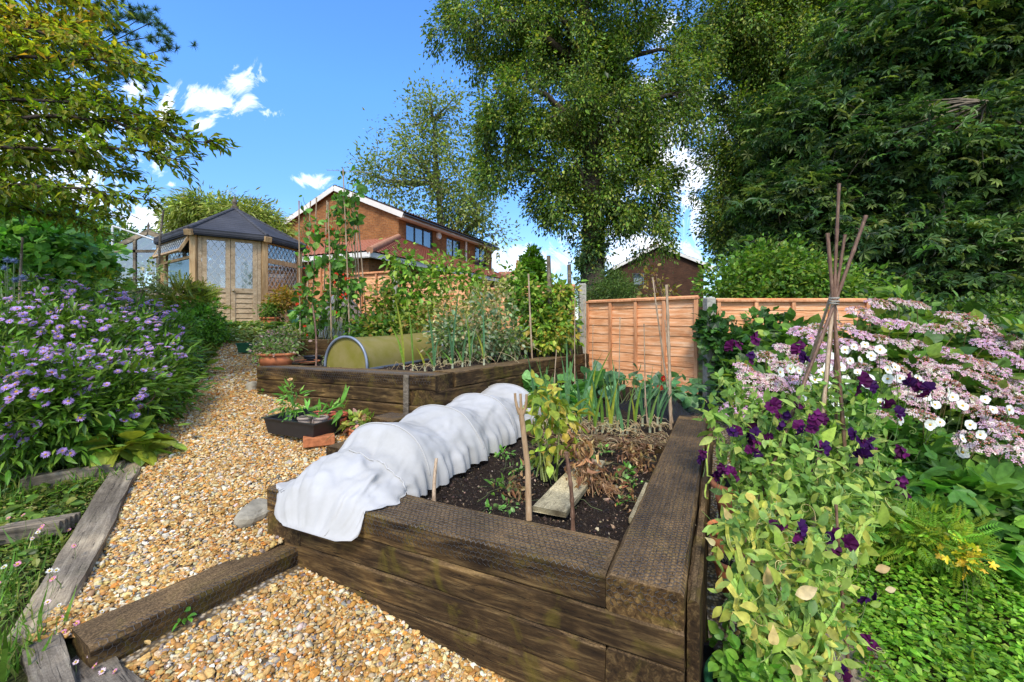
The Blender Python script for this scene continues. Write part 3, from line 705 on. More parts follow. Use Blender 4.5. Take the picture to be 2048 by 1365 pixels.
for (i, j) in ((5, 0), (1, 2), (2, 3), (3, 4), (4, 5)):
    at, l, d, n = facef(SP[i], SP[j])
    n3 = A(n[0], n[1], 0)
    mb = MB()
    nb = 7
    for b in range(nb):
        z = ZF+.02+b*.105
        mb.box((at(.05, z+.05)+at(l-.05, z+.05))/2, (l-.1, .022, .112), M=np.stack([A(d[0], d[1], 0), unit(n3+A(0, 0, .14)), unit(np.cross(A(d[0], d[1], 0), unit(n3+A(0, 0, .14))))], 1))
    mb.build('cladding', SHEDH, sh)
    for (z0, z1, nm) in ((ZF+.78, ZF+1.38, 'window'), (ZF+1.38, ZE-.06, 'top_window')):
        opn = (i, j) == (5, 0) and nm == 'top_window'
        if opn:     # hinged at the top and propped open
            hinge = at(0, z1, .03); ang = .5; up = A(-n[0]*math.sin(ang), -n[1]*math.sin(ang), math.cos(ang)); no = A(n[0]*math.cos(ang), n[1]*math.cos(ang), math.sin(ang))
            at2 = lambda u, z, o=0.0, hinge=hinge, up=up, no=no, d=d, z1=z1: hinge+A(d[0], d[1], 0)*u+up*(z-z1)+no*o
        else: at2 = at
        mb = MB(); framebars(mb, at2, .05, l-.05, z0, z1, .05); fr = mb.build(nm, SHED, sh)
        mb = MB(); rect(mb, at2, .1, l-.1, z0+.05, z1-.05, 0); mb.build('pane', GLASS, fr)
        if not ((i, j) == (5, 0) and nm == 'window'):
            mb = MB(); lattice(mb, at2, .1, l-.1, z0+.05, z1-.05, .125, .17); mb.build('leading', LEAD, fr)
    mb = MB(); rect(mb, at, .08, l-.08, ZF+.78, ZE-.3 if (i, j) != (5, 0) else ZE-.45, -.07)
    if (i, j) == (5, 0): mb.build('curtain', CURTG, sh)
at, l, d, n = facef(SP[0], SP[1]); n3 = A(n[0], n[1], 0)
mb = MB(); mb.bar(at(.05, ZE-.03), at(l-.05, ZE-.03), .07, .06, up=n3); mb.bar(at(.05, ZF-.02), at(l-.05, ZF-.02), .09, .06, up=n3); mb.bar(at(.085, ZF), at(.085, ZE-.06), .06, .06, up=n3); mb.bar(at(l-.085, ZF), at(l-.085, ZE-.06), .06, .06, up=n3); mb.build('door_frame', SHEDH, sh)
for k, (u0, u1) in enumerate(((.12, l/2-.004), (l/2+.004, l-.12))):
    mb = MB(); z0, z1 = ZF+.03, ZE-.07
    framebars(mb, at, u0, u1, z0, z1, .075, .04, .012); mb.bar(at(u0+.075, z0+.71, .012), at(u1-.075, z0+.71, .012), .09, .038, up=n3); dr = mb.build('door', SHEDH, sh)
    mb = MB()
    for b in range(6):
        z = z0+.075+b*.098
        mb.box((at(u0+.075, z+.05, .004)+at(u1-.075, z+.05, .004))/2, (u1-u0-.15, .018, .104), M=np.stack([A(d[0], d[1], 0), unit(n3+A(0, 0, .16)), unit(np.cross(A(d[0], d[1], 0), unit(n3+A(0, 0, .16))))], 1))
    mb.build('slat_panel', SHEDH, dr)
    mb = MB(); rect(mb, at, u0+.075, u1-.075, z0+.755, z1-.075, .008); mb.build('pane', GLASS, dr)
    mb = MB(); lattice(mb, at, u0+.075, u1-.075, z0+.755, z1-.075, .12, .165); mb.build('leading', LEAD, dr)
    if k == 1:
        mb = MB(); c = at(u0+.04, z0+.71, .05); v, f = IV*.026+c, IF; mb.add(v, f, smooth=True); mb.bar(at(u0+.04, z0+.71, .02), c, .018, .018); mb.build('knob', BRASS, dr)
        mb = MB(); rect(mb, at, u0+.0, u1-.02, z0+.65, z1-.4, -.12); mb.build('curtain', CURTAIN, sh)
mb = MB(); v = [A(*(p*.985+sc_*.015), ZF) for p in SP]; mb.add(v, [list(range(6))]); mb.build('floor', DARKIN, sh)
# roof: felt slopes, ridge rolls, finial
OV = [p+(p-sc_)/np.linalg.norm(p-sc_)*.16 for p in SP]; ap = A(sc_[0], sc_[1], 3.97); ZR = 3.17
mb = MB()
for k in range(6):
    a, b = OV[k], OV[(k+1) % 6]; n_ = 10
    mb.add([A(*a, ZR), A(*b, ZR), ap], [[0, 1, 2]]); mb.add([A(*a, ZR-.10), A(*b, ZR-.10), A(*b, ZR), A(*a, ZR)], [[0, 1, 2, 3]])
    mb.add([A(*a, ZR-.10), A(*b, ZR-.10), A(sc_[0], sc_[1], ZR-.08)], [[0, 2, 1]])
    mb.bar(A(*(a*1.0), ZR-.03), A(*b, ZR-.03), .035, .09)
roof = mb.build('roof', FELT, sh)
mb = MB()
for k in range(6): mb.tube([A(*OV[k], ZR+.01), (A(*OV[k], ZR)+ap)/2+A(0, 0, .0), ap], .035, 6)
mb.build('ridge_roll', FELT, roof)
for k in (0, 1):
    p = SP[k]; dn = (p-sc_)/np.linalg.norm(p-sc_); a = p+dn*.16; mb = MB(); mb.bar(A(*(p+dn*.02), ZR-.02), A(*(p+dn*.22), ZR-.08), .12, .10); mb.build('corner_bracket', SHED, roof)
mb = MB(); mb.lathe([(.07, 0), (.075, .05), (.03, .09), (.05, .13), (.055, .16), (.02, .24), (.0, .33)], ap-A(0, 0, .02), 10); mb.build('finial', GREYW, roof)

# ---------------------------------------------------------------- greenhouse behind the shrubs
gh = thing('greenhouse', 'old timber framed greenhouse with a pitched glass roof left of the summerhouse', 'greenhouse', (-8.0, 9.8, 1.4))
gx0, gx1, gy0, gy1, ge, ga = -9.10, -7.45, 9.9, 12.2, 3.12, 3.50; gm = (gx0+gx1)/2
mb = MB(); B = lambda a, b, w=.06, h=.05: mb.bar(a, b, w, h, up=(0, 1, 0) if abs(A(*b)[1]-A(*a)[1]) < .5 else (0, 0, 1))
for y in (gy0, gy1):
    B((gx0, y, 1.4), (gx0, y, ge)); B((gx1, y, 1.4), (gx1, y, ge)); B((gx0, y, ge), (gm, y, ga), .10); B((gx1, y, ge), (gm, y, ga), .10); B((gx0, y, ge-.06), (gx1, y, ge-.06))
    B((gx0+.52, y, 1.4), (gx0+.52, y, ge+.2)); B((gx0+1.05, y, 1.4), (gx0+1.05, y, ge+.2)); B((gx0, y, 2.2), (gx1, y, 2.2))
for x, z in ((gx0, ge), (gx1, ge), (gm, ga), (gx0, 2.2), (gx1, 2.2)): B((x, gy0, z), (x, gy1, z))
for t in np.linspace(gy0, gy1, 5)[1:-1]:
    B((gx0, t, ge), (gm, t, ga), .035, .04); B((gx1, t, ge), (gm, t, ga), .035, .04); B((gx0, t, 1.4), (gx0, t, ge), .05)
mb.build('frame', GREYW, gh)
mb = MB(); o_ = .02
mb.add([(gx0, gy0, ge+o_), (gm, gy0, ga+o_), (gm, gy1, ga+o_), (gx0, gy1, ge+o_)], [[0, 1, 2, 3]]); mb.add([(gx1, gy0, ge+o_), (gm, gy0, ga+o_), (gm, gy1, ga+o_), (gx1, gy1, ge+o_)], [[0, 3, 2, 1]]); mb.build('roof_glass', GLASS, gh)
mb = MB(); mb.add([(gx0, gy0, 2.2), (gx1, gy0, 2.2), (gx1, gy0, ge), (gm, gy0, ga), (gx0, gy0, ge)], [[0, 1, 2, 3, 4]]); mb.build('pane', GLASS, gh)
mb = MB()
for k in range(6): mb.box((gm, gy0+.02, 1.46+k*.125), (gx1-gx0-.06, .02, .118))
mb.build('base_board', GREYW, gh)
mb = MB(); mb.lathe([(.035, 0), (.04, .05), (.015, .09), (.03, .13), (0, .24)], (gm, gy0, ga), 8); mb.build('finial', GREYW, gh)

# ---------------------------------------------------------------- houses
def wall(mb, o, ex, l, h, holes=(), z0=0.0, gable=None, reveal=None):
    """vertical wall from local origin o along ex with rectangular openings (u0,u1,z0,z1)"""
    us = sorted({0, l, *[x for q in holes for x in q[:2]]}); zs = sorted({z0, h, *[x for q in holes for x in q[2:4]]})
    o = A(*o); ex = A(*ex)
    for a, b in zip(us[:-1], us[1:]):
        for c, d in zip(zs[:-1], zs[1:]):
            if any(q[0] <= a and b <= q[1] and q[2] <= c and d <= q[3] for q in holes): continue
            mb.add([o+ex*a+A(0, 0, c), o+ex*b+A(0, 0, c), o+ex*b+A(0, 0, d), o+ex*a+A(0, 0, d)], [[0, 1, 2, 3]])
    if gable: mb.add([o+A(0, 0, h), o+ex*l+A(0, 0, h), o+ex*gable[0]+A(0, 0, gable[1])], [[0, 1, 2]])
def lmap(ob):
    M = np.array(world_of(ob)); return lambda p: (np.asarray(p, float).reshape(-1, 3)@M[:3, :3].T+M[:3, 3])
class LMB(MB):
    """MB that takes coordinates local to a thing"""
    def __init__(s, ob): super().__init__(); s.f_ = lmap(ob)
    def add(s, v, f, col=(1, 1, 1), mat=0, smooth=False): return super().add(s.f_(v), f, col, mat, smooth)
def window_(par, o, ex, n, u0, u1, z0, z1, mull=(.5,), fm=FRAMED, depth=.08, curt=None, name='window', bars=()):
    o = A(*o); ex = A(*ex); n = A(*n); at = lambda u, z, q=0.0: o+ex*u+n*q+A(0, 0, z)
    mb = LMB(par); w = .055
    mb.bar(at(u0, z0+w/2, -.05), at(u1, z0+w/2, -.05), w, w, up=n); mb.bar(at(u0, z1-w/2, -.05), at(u1, z1-w/2, -.05), w, w, up=n)
    for f in (0, *mull, 1): u = u0+w/2+(u1-u0-w)*f; mb.bar(at(u, z0+w, -.05), at(u, z1-w, -.05), w, w*.98, up=n)
    for f in bars: z = z0+(z1-z0)*f; mb.bar(at(u0+w, z, -.052), at(u1-w, z, -.052), .03, .03, up=n)
    mb.bar(at(u0-.05, z0-.02, .0), at(u1+.05, z0-.02, .0), .05, .12, up=A(0, 0, 1))
    fr = mb.build(name, fm, par)
    mb = LMB(par); mb.add([at(u0+w, z0+w, -.06), at(u1-w, z0+w, -.06), at(u1-w, z1-w, -.06), at(u0+w, z1-w, -.06)], [[0, 1, 2, 3]]); mb.build('pane', GLASS, fr)
    mb = LMB(par); mb.add([at(u0, z0, -.25), at(u1, z0, -.25), at(u1, z1, -.25), at(u0, z1, -.25)], [[0, 1, 2, 3]]); mb.build('curtain' if curt else 'backing', curt or DARKIN, fr)
    return fr
def pantiles(par, name, p00, p10, p11, p01, m, pu=.21, pv=.32, parent=None, thick=.06):
    """roof slope; p00-p10 is the eave, p01-p11 the ridge side"""
    p00, p10, p11, p01 = [A(*p) for p in (p00, p10, p11, p01)]
    lu = max(np.linalg.norm(p10-p00), np.linalg.norm(p11-p01)); lv = np.linalg.norm(p01-p00); nu_ = max(2, int(lu/pu)*6); nv = max(2, int(lv/pv)*2)
    n = unit(np.cross(p10-p00, p01-p00)); n = n if n[2] > 0 else -n
    u = np.linspace(0, 1, nu_+1); rows_ = []
    for k in range(nv//2+1):
        for s_, h in ((0, .035), (1, .0)):
            v = min(1, (k+(0 if s_ == 0 else .98))/(nv/2)); rows_.append((v, h))
    rows_ = [r for r in rows_ if r[0] <= 1]; V = []
    for v, h in rows_:
        base = (p00*(1-v)+p01*v)[None]*(1-u)[:, None]+(p10*(1-v)+p11*v)[None]*u[:, None]
        V.append(base+n*(h+.022*np.abs(np.sin(u*lu/pu*PI))+.0)[:, None] if False else base+n[None]*(h+.028*np.abs(np.sin(u*lu/pu*PI)))[:, None])
    V = np.array(V); m_, n_ = V.shape[:2]; i, j = np.meshgrid(np.arange(m_-1), np.arange(n_-1), indexing='ij')
    mb = LMB(par); mb.add(V.reshape(-1, 3), np.stack([i*n_+j, i*n_+j+1, (i+1)*n_+j+1, (i+1)*n_+j], -1).reshape(-1, 4)); c = -n*thick
    mb.add([p00+c, p10+c, p11+c, p01+c], [[0, 1, 2, 3]])
    return mb.build(name, m, parent or par)
GZ = 1.2
h1 = thing('brick_house', 'two storey orange brick house with white bargeboards and tiled roofs behind the fence', 'house', (-5.06, 19.4, GZ), rz=math.atan2(.92, .39))
W1, L1, EH, RH = 7.2, 9.6, 5.05, 6.55
wins = [(.54, 2.71, 3.69, 4.76), (4.05, 5.48, 3.55, 4.70), (7.28, 8.76, 3.6, 4.7)]
mb = LMB(h1); wall(mb, (0, 0, 0), (1, 0, 0), L1, EH, wins); wall(mb, (0, W1, 0), (0, -1, 0), W1, EH, gable=(W1*.5, RH)); wall(mb, (L1, 0, 0), (0, 1, 0), W1, EH, gable=(W1*.5, RH)); wall(mb, (L1, W1, 0), (-1, 0, 0), L1, EH); mb.build('wall', BRICK, h1)
for k, q in enumerate(wins): window_(h1, (0, 0, 0), (1, 0, 0), (0, -1, 0), *q, mull=((.33, .66) if k == 0 else (.5,)), curt=[CURTG, CURTAIN, None][k])
sl = (RH-EH)/(W1/2); oe, ov = .38, .18
roofp = pantiles(h1, 'roof', (-ov, -oe, EH-sl*oe+.12), (L1+ov, -oe, EH-sl*oe+.12), (L1+ov, W1/2, RH+.12), (-ov, W1/2, RH+.12), TILED)
pantiles(h1, 'roof', (L1+ov, W1+oe, EH-sl*oe+.12), (-ov, W1+oe, EH-sl*oe+.12), (-ov, W1/2, RH+.12), (L1+ov, W1/2, RH+.12), TILED)
for x in (-ov-.02, L1+ov+.02):
    for y in (-oe, W1+oe):
        mb = LMB(h1); mb.bar((x, y, EH-sl*oe), (x, W1/2, RH), .035, .24, up=(0, -sl if y < 0 else sl, 1)); mb.build('bargeboard', FASCIA, h1)
mb = LMB(h1); mb.bar((-ov, -oe+.01, EH-sl*oe), (L1+ov, -oe+.01, EH-sl*oe), .03, .18); mb.add([(-ov, -oe, EH-sl*oe-.08), (L1+ov, -oe, EH-sl*oe-.08), (L1+ov, 0, EH-sl*oe-.08), (-ov, 0, EH-sl*oe-.08)], [[0, 1, 2, 3]]); mb.build('fascia', FASCIA, h1)
mb = LMB(h1); mb.tube([(-ov, -oe-.06, EH-sl*oe+.03), (L1+ov, -oe-.06, EH-sl*oe+.03)], .055, 8); mb.build('gutter', FRAMED, h1)
mb = LMB(h1); mb.tube([(6.05, -.06, 2.5), (6.05, -.06, EH-.25)], .07, 8); mb.build('downpipe', FASCIA, h1)
mb = LMB(h1); mb.lathe([(0, .05), (.16, .05), (.19, 0), (.19, -.05)], (0, 0, 0), 16); 
v = np.concatenate(mb.v); mb = LMB(h1); a = np.linspace(0, 2*PI, 17)[:-1]
mb.add([(3.25+.17*math.cos(t), -.09, 4.62+.17*math.sin(t)) for t in a]+[(3.25+.2*math.cos(t), 0.0, 4.62+.2*math.sin(t)) for t in a], [[i, (i+1) % 16, 16+(i+1) % 16, 16+i] for i in range(16)]); mb.add([(3.25+.17*math.cos(t), -.09, 4.62+.17*math.sin(t)) for t in a], [list(range(16))]); mb.build('alarm_box', WHITEP, h1)
mb = LMB(h1); mb.bar((.3, 2.2, RH-.3), (.3, 2.2, RH+.75), .03, .03); mb.bar((-.6, 3.6, RH+.72), (.5, 1.9, RH+.72), .02, .02)
for t in np.linspace(0, 1, 9): c = A(-.6, 3.6, RH+.73)*(1-t)+A(.5, 1.9, RH+.73)*t; mb.bar(c-A(.10, .06, 0), c+A(.10, .06, 0), .008, .008)
mb.build('aerial', GREYM, h1)
# single-storey part with a hipped tile roof
ex_, ey_ = -4.5, -2.3; ez, et = 2.5, 3.55
mb = LMB(h1); wall(mb, (ex_+.35, 7.0, 0), (0, -1, 0), 7.0-ey_-.35, ez, [(4.9, 6.1, 1.35, 2.3)]); wall(mb, (ex_+.35, ey_+.35, 0), (1, 0, 0), 13.2, ez, [(4.6, 6.2, 1.2, 2.2)]); mb.build('extension_wall', BRICK, h1)
window_(h1, (ex_+.35, 7.0, 0), (0, -1, 0), (-1, 0, 0), 4.9, 6.1, 1.35, 2.3, bars=(.25, .5, .75)); window_(h1, (ex_+.35, ey_+.35, 0), (1, 0, 0), (0, -1, 0), 4.6, 6.2, 1.2, 2.2)
er_ = pantiles(h1, 'extension_roof', (ex_, 7.4, ez+.05), (ex_, ey_, ez+.05), (0, -.02, et+.4), (0, 7.4, et+.4), TILE)
pantiles(h1, 'extension_roof', (ex_, ey_, ez+.05), (L1, ey_, ez+.05), (L1, -.02, et-.1), (0, -.02, et+.4), TILE)
mb = LMB(h1); mb.tube([(ex_, ey_, ez+.10), (0, 0, et+.47)], .12, 8); mb.build('hip_ridge', MORT, h1)
mb = LMB(h1); mb.bar((ex_+.03, 7.4, ez-.04), (ex_+.03, ey_, ez-.04), .03, .18); mb.bar((ex_, ey_+.03, ez-.04), (L1, ey_+.03, ez-.04), .03, .18); mb.add([(ex_, ey_, ez-.1), (ex_, 7.4, ez-.1), (ex_+.4, 7.4, ez-.1), (ex_+.4, ey_, ez-.1)], [[0, 1, 2, 3]]); mb.build('extension_fascia', FASCIA, h1)
mb = LMB(h1); mb.box((ex_+1.5, ey_+.28, 1.9), (.12, .14, .28)); mb.build('wall_lamp', FRAMED, h1)

h2 = thing('brick_house', 'dark brown brick house gable with white bargeboards seen above the right fence', 'house', (8.5, 34, 1.0), rz=R_(-4))
W2 = 6.3; E2, R2 = 4.75, 6.15
mb = LMB(h2); wall(mb, (0, 0, 0), (1, 0, 0), W2, E2, [(.95, 1.75, 3.2, 4.1)], gable=(2.75, R2)); wall(mb, (0, 9, 0), (0, -1, 0), 9, E2); wall(mb, (W2, 0, 0), (0, 1, 0), 9, E2); mb.build('wall', BRICKD, h2)
window_(h2, (0, 0, 0), (1, 0, 0), (0, -1, 0), .95, 1.75, 3.2, 4.1, mull=(), curt=CURTAIN)
pantiles(h2, 'roof', (-.65, 9, E2-.18), (-.65, -.25, E2-.18), (2.75, -.25, R2+.22), (2.75, 9, R2+.22), TILED); pantiles(h2, 'roof', (W2+.75, -.25, E2-.18), (W2+.75, 9, E2-.18), (2.75, 9, R2+.22), (2.75, -.25, R2+.22), TILED)
for a, b in (((-.65, -.27, E2-.3), (2.75, -.27, R2+.08)), ((W2+.75, -.27, E2-.3), (2.75, -.27, R2+.08))):
    mb = LMB(h2); mb.bar(a, b, .04, .22, up=(0, 0, 1)); mb.build('bargeboard', FASCIA, h2)
mb = LMB(h2); mb.box((W2+.45, -.2, E2-.32), (.6, .3, .3)); mb.build('soffit_box', FASCIA, h2)
mb = LMB(h2); mb.tube([(2.75, -.27, R2+.27), (2.75, 9, R2+.27)], .14, 8); mb.build('ridge_tile', MORT, h2)

h3 = thing('bungalow', 'tiny distant pale bungalow with red chimney between the big brick house and the conifer', 'house', (-.75, 42, 1.5))
mb = LMB(h3); wall(mb, (-1.5, 0, 0), (1, 0, 0), 4.0, 3.6); mb.build('wall', FASCIA, h3)
pantiles(h3, 'roof', (-1.8, -.3, 3.5), (2.8, -.3, 3.5), (1.6, 3.5, 5.0), (-.6, 3.5, 5.0), TILE)
mb = LMB(h3); mb.box((1.4, 3.0, 5.2), (.55, .5, 1.3)); mb.lathe([(.1, 0), (.12, .3), (.08, .32)], (1.3, 3.0, 5.85), 8); mb.build('chimney', BRICK, h3)

# ---------------------------------------------------------------- fences
def fence_panel(a, b, z0, z1, label, nb=4, lap=.115, group=None):
    a = A(*a); b = A(*b); l = np.linalg.norm(b-a); t = thing('fence_panel', label, 'fence', (a[0], a[1], z0), math.atan2(b[1]-a[1], b[0]-a[0]), group); h = z1-z0
    mb = LMB(t); n = int(h/lap)
    for k in range(n):
        z = k*h/n; wv = rng.normal(0, .006); m = 14; x = np.linspace(0.01, l-.01, m); lo = z+.004*np.sin(x*5+k)+wv+rng.normal(0, .002, m)
        V = np.concatenate([np.column_stack([x, np.full(m, -.014), lo]), np.column_stack([x, np.full(m, -.004), np.full(m, z+h/n+.02)]), np.column_stack([x, np.full(m, -.006), lo])])
        f = [[i, i+1, m+i+1, m+i] for i in range(m-1)]+[[2*m+i, 2*m+i+1, i+1, i] for i in range(m-1)]; mb.add(V, f)
        # knots
    mb.build('boards', FENCEH, t)
    for k in range(nb+1):
        x = .025+(l-.05)*k/nb; mb = LMB(t); mb.bar((x, -.035, .01), (x, -.035, h-.03), .042, .024, up=(0, 1, 0)); mb.build('batten', FENCEV, t)
    mb = LMB(t); mb.bar((0, -.028, h-.01), (l, -.028, h-.01), .055, .024); mb.build('capping', FENCEV, t)
    return t
def post(p, z0, z1, label, w=.10, d=.12):
    t = tag(MB().box((0, 0, 0), (.001, .001, .001)) and bpy.data.objects.new('x', None), None) if False else None
    mb = MB(); c = A(p[0], p[1], 0); v = []
    for (z, s_) in ((z0, 1), (z1-.02, 1), (z1, .8)): v += [(c[0]-w/2*s_, c[1]-d/2*s_, z), (c[0]+w/2*s_, c[1]-d/2*s_, z), (c[0]+w/2*s_, c[1]+d/2*s_, z), (c[0]-w/2*s_, c[1]+d/2*s_, z)]
    mb.add(v, [[i*4+j, i*4+(j+1) % 4, i*4+4+(j+1) % 4, i*4+4+j] for i in range(2) for j in range(4)]+[[8, 9, 10, 11]])
    return tag(mb.build('concrete_post', CONCRETE, None, (p[0], p[1], z0)), label, 'post')
fence_panel((1.15, 6.60), (2.25, 5.22), .45, 1.775, 'orange lap fence panel standing clear between the two concrete posts')
fence_panel((2.40, 5.14), (4.22, 5.16), .45, 1.735, 'orange lap fence panel on the far right, partly behind climbers and hydrangeas')
fence_panel((-.62, 7.62), (.98, 6.72), .9, 2.03, 'orange lap fence panel behind the raspberries, left of the tall concrete post')
fence_panel((-2.2, 8.42), (-.72, 7.70), 1.0, 2.30, 'orange lap fence panel under the middle of the brick house, behind leafy stems')
fence_panel((-3.75, 9.2), (-2.3, 8.45), 1.0, 2.44, 'orange lap fence panel behind the bean canes')
fence_panel((-5.0, 10.3), (-3.85, 9.25), 1.1, 2.70, 'orange lap fence panel next to the right side of the summerhouse')
post((1.07, 6.62), .3, 2.05, 'tall concrete fence post where the fence steps down, right of the raspberries')
post((2.325, 5.13), .3, 1.765, 'concrete fence post with climbers between the two orange panels on the right')
post((-.67, 7.62), .5, 2.08, 'concrete fence post hidden in the raspberries')
post((-2.25, 8.42), .5, 2.45, 'concrete fence post behind the bean canes')
for px, py0, py1, Y, lab in ((1097, 512, 640, 6.0, 'taller weathered wooden stake with split top among the raspberries'), (1138, 530, 660, 6.2, 'shorter weathered wooden stake left of the tall concrete post')):
    t = P(px, py0, Y); b = P(px+2, py1+60, Y); mb = MB(); mb.tube([b, (t+b)/2+A(.01, 0, 0), t], [.036, .034, .028], 7); tag(mb.build('wooden_stake', GREYW, None, b), lab, 'stake')

# ---------------------------------------------------------------- vegetation tools
def ell(px, py, Y, rx, ry, rd=None):
    """ellipsoid (centre, radii) at depth Y; radii given as seen sizes in photo pixels at that depth"""
    c = P(px, py, Y); a, b = rx*Y/F, ry*Y/F
    return (c, A(a, rd if rd is not None else a, b))
def sample_ells(ells, N, shell=.45):
    vol = np.array([np.prod(r)**.8 for _, r in ells]); k = rng.choice(len(ells), N, p=vol/vol.sum())
    d = unit(rng.normal(0, 1, (N, 3))); r = (shell+(1-shell)*rng.random(N))**.8
    C = np.array([c for c, _ in ells])[k]; Rr = np.array([r_ for _, r_ in ells])[k]
    return C+d*r[:, None]*Rr, d, k
def leaves(mb, ctr, sig, nper, tmpl, size, cols, droop=.3, up=.8, jit=.2, outward=None, w=None, sjit=.25, flat=1.0):
    """leaf clusters: nper leaves around each centre"""
    N = len(ctr)*nper; c = np.repeat(ctr, nper, 0); off = rng.normal(0, 1, (N, 3))*sig; off[:, 2] *= flat
    d = unit(off)+rng.normal(0, .5, (N, 3)); 
    if outward is not None: d += np.repeat(outward, nper, 0)*.8
    d[:, 2] -= droop
    nrm = rng.normal(0, .55, (N, 3)); nrm[:, 2] += up
    if outward is not None: nrm += np.repeat(outward, nper, 0)*.45
    tv, tf = TEMPL[tmpl] if isinstance(tmpl, str) else tmpl
    sc = size*np.exp(rng.normal(0, sjit, N)); cl = pal(N, cols, jit, w)
    # each clump has its own tint
    cl *= np.repeat(np.exp(rng.normal(0, .13, (len(ctr), 1))), nper, 0)
    inst(mb, tv, tf, c+off, frames(d, nrm), sc, np.clip(cl, 0, 1))
def branch_to(mb, src, tgt, r0, r1, sag=.1, n=6, sides=5, col=(.10, .075, .05)):
    l = np.linalg.norm(tgt-src); p = curve_pts(src, tgt, (0, 0, sag*l), n, .02*l); mb.tube(p, np.linspace(r0, r1, n), sides, col, cap=False); return p
def tree(kind, label, base, trunk, tr, ells, ncl, nper, sig, lsize, cols, tmpl='leaf', limbs=14, shell=.4, cat='tree', group=None, droop=.3, twigs=.5, barkc=(.09, .07, .05), flat=1.0, up=.8, limb_r=.3, w=None, jit=.2, limb_sag=.08, extra=None, hang=0):
    """trunk: list of points; crown grown as clusters on limbs"""
    t = thing(kind, label, cat, base, group=group); trunk = np.array(trunk, float)
    mb = MB(); mb.tube(trunk, np.linspace(tr, tr*.25, len(trunk)), 9, barkc)
    ctr, d, k = sample_ells(ells, ncl, shell)
    seg = []
    for i in rng.choice(ncl, min(limbs, ncl), replace=False):
        tg = ctr[i]; j = np.argmin(np.linalg.norm(trunk-(tg-A(0, 0, 1)*np.linalg.norm((tg-trunk[0])[:2])*.5), axis=1)); j = max(1, j) if len(trunk) > 2 else j
        r = tr*limb_r; seg.append(branch_to(mb, trunk[j], tg, r, r*.2, limb_sag, 8, 6, barkc))
    if seg:
        pool = np.concatenate([s[2:] for s in seg]+[trunk[len(trunk)//2:]])
        for i in rng.choice(ncl, int(ncl*twigs), replace=False):
            j = np.argmin(np.linalg.norm(pool-ctr[i], axis=1)); branch_to(mb, pool[j], ctr[i], max(.004, tr*.05), max(.002, tr*.015), .05, 4, 3, barkc)
    mb.build('trunk', BARK, t)
    if hang:    # hanging sprays under each cluster
        h = ctr-A(0, 0, 1)*rng.uniform(.1, hang, (ncl, 1)); ctr2 = np.concatenate([ctr, h]); d = np.concatenate([d, d])
    else: ctr2 = ctr
    mb = MB(); leaves(mb, ctr2, sig, nper, tmpl, lsize, cols, droop, up, jit, d, w, flat=flat)
    if extra: extra(mb, ctr, d)
    mb.build('crown', LEAFM, t); return t
def bush(kind, label, base, ells, ncl, nper, sig, lsize, cols, tmpl='leaf', cat='shrub', shell=.35, stems=12, stemr=.006, group=None, droop=.2, up=.9, stemc=(.10, .12, .04), w=None, jit=.2, flat=1.0, extra=None, spread=.15, fm=None, outw=True):
    t = thing(kind, label, cat, base, group=group); base = A(*base)
    ctr, d, k = sample_ells(ells, ncl, shell)
    if stems:
        mb = MB()
        for i in rng.choice(ncl, min(stems, ncl), replace=False):
            b = base+A(rng.normal(0, spread), rng.normal(0, spread), 0); branch_to(mb, b, ctr[i], stemr, stemr*.4, .06, 6, 4, stemc)
        mb.build('stems', STEM, t)
    mb = MB(); leaves(mb, ctr, sig, nper, tmpl, lsize, cols, droop, up, jit, d if outw else None, w, flat=flat)
    if extra: extra(mb, ctr, d)
    mb.build('foliage', fm or LEAFM, t); return t
def sc_cols(cols, s): return [tuple(x*s for x in c) for c in cols]
GR_LIME = [(.13, .23, .025), (.19, .29, .032), (.07, .135, .018), (.32, .35, .05), (.045, .08, .014)]
GR_DARK = [(.04, .095, .03), (.06, .13, .035), (.028, .062, .022), (.085, .16, .04), (.14, .18, .045)]
GR_MID = [(.09, .17, .022), (.13, .23, .03), (.06, .12, .018), (.18, .26, .035)]
GR_BRI = [(.10, .21, .02), (.15, .27, .03), (.07, .15, .02), (.22, .30, .04)]
GR_YEL = [(.22, .26, .03), (.32, .30, .04), (.14, .20, .03), (.38, .28, .05)]

# ---------------------------------------------------------------- big trees
tree('lime_tree', 'tall ivy-clad lime tree standing behind the fence in the middle', (2.25, 12.2, .9),
     [A(2.25, 12.2, .9), A(2.27, 12.2, 2.5), A(2.3, 12.2, 4.5), A(2.25, 12.2, 6.5), A(2.1, 12.3, 8.5), A(2.0, 12.3, 11), A(2.1, 12.3, 14)], .40,
     [ell(1010, 60, 12, 130, 110, 1.6), ell(1180, 30, 12.3, 210, 150, 2.2), ell(1130, 200, 11.8, 190, 120, 2.0), ell(1290, 170, 12.2, 150, 170, 1.8), ell(1030, 250, 11.8, 110, 80, 1.3),
      ell(1150, 340, 12, 150, 90, 1.6), ell(1280, 380, 12, 100, 130, 1.4), ell(1110, 410, 12, 60, 70, .9), ell(1185, 490, 12.1, 34, 55, .5), ell(930, 40, 12, 80, 70, 1.2), ell(1225, 425, 12, 70, 45, .9), ell(990, 350, 12, 70, 50, .8), ell(1180, -150, 12, 280, 120, 2.5)],
     700, 125, .155, .088, GR_LIME, limbs=38, shell=.25, droop=.9, twigs=.5, hang=.35, up=.5, limb_r=.34)
tree('ivy', 'dark ivy growing round the base of the lime trunk', (2.25, 12.1, .9), [A(2.25, 12.1, .9), A(2.3, 12.0, 3.2)], .05,
     [ell(1190, 560, 12, 40, 60, .5), ell(1175, 500, 12, 38, 50, .5), ell(1205, 430, 12, 36, 60, .5)], 60, 45, .13, .10, GR_DARK, limbs=4, cat='climber', droop=.6)
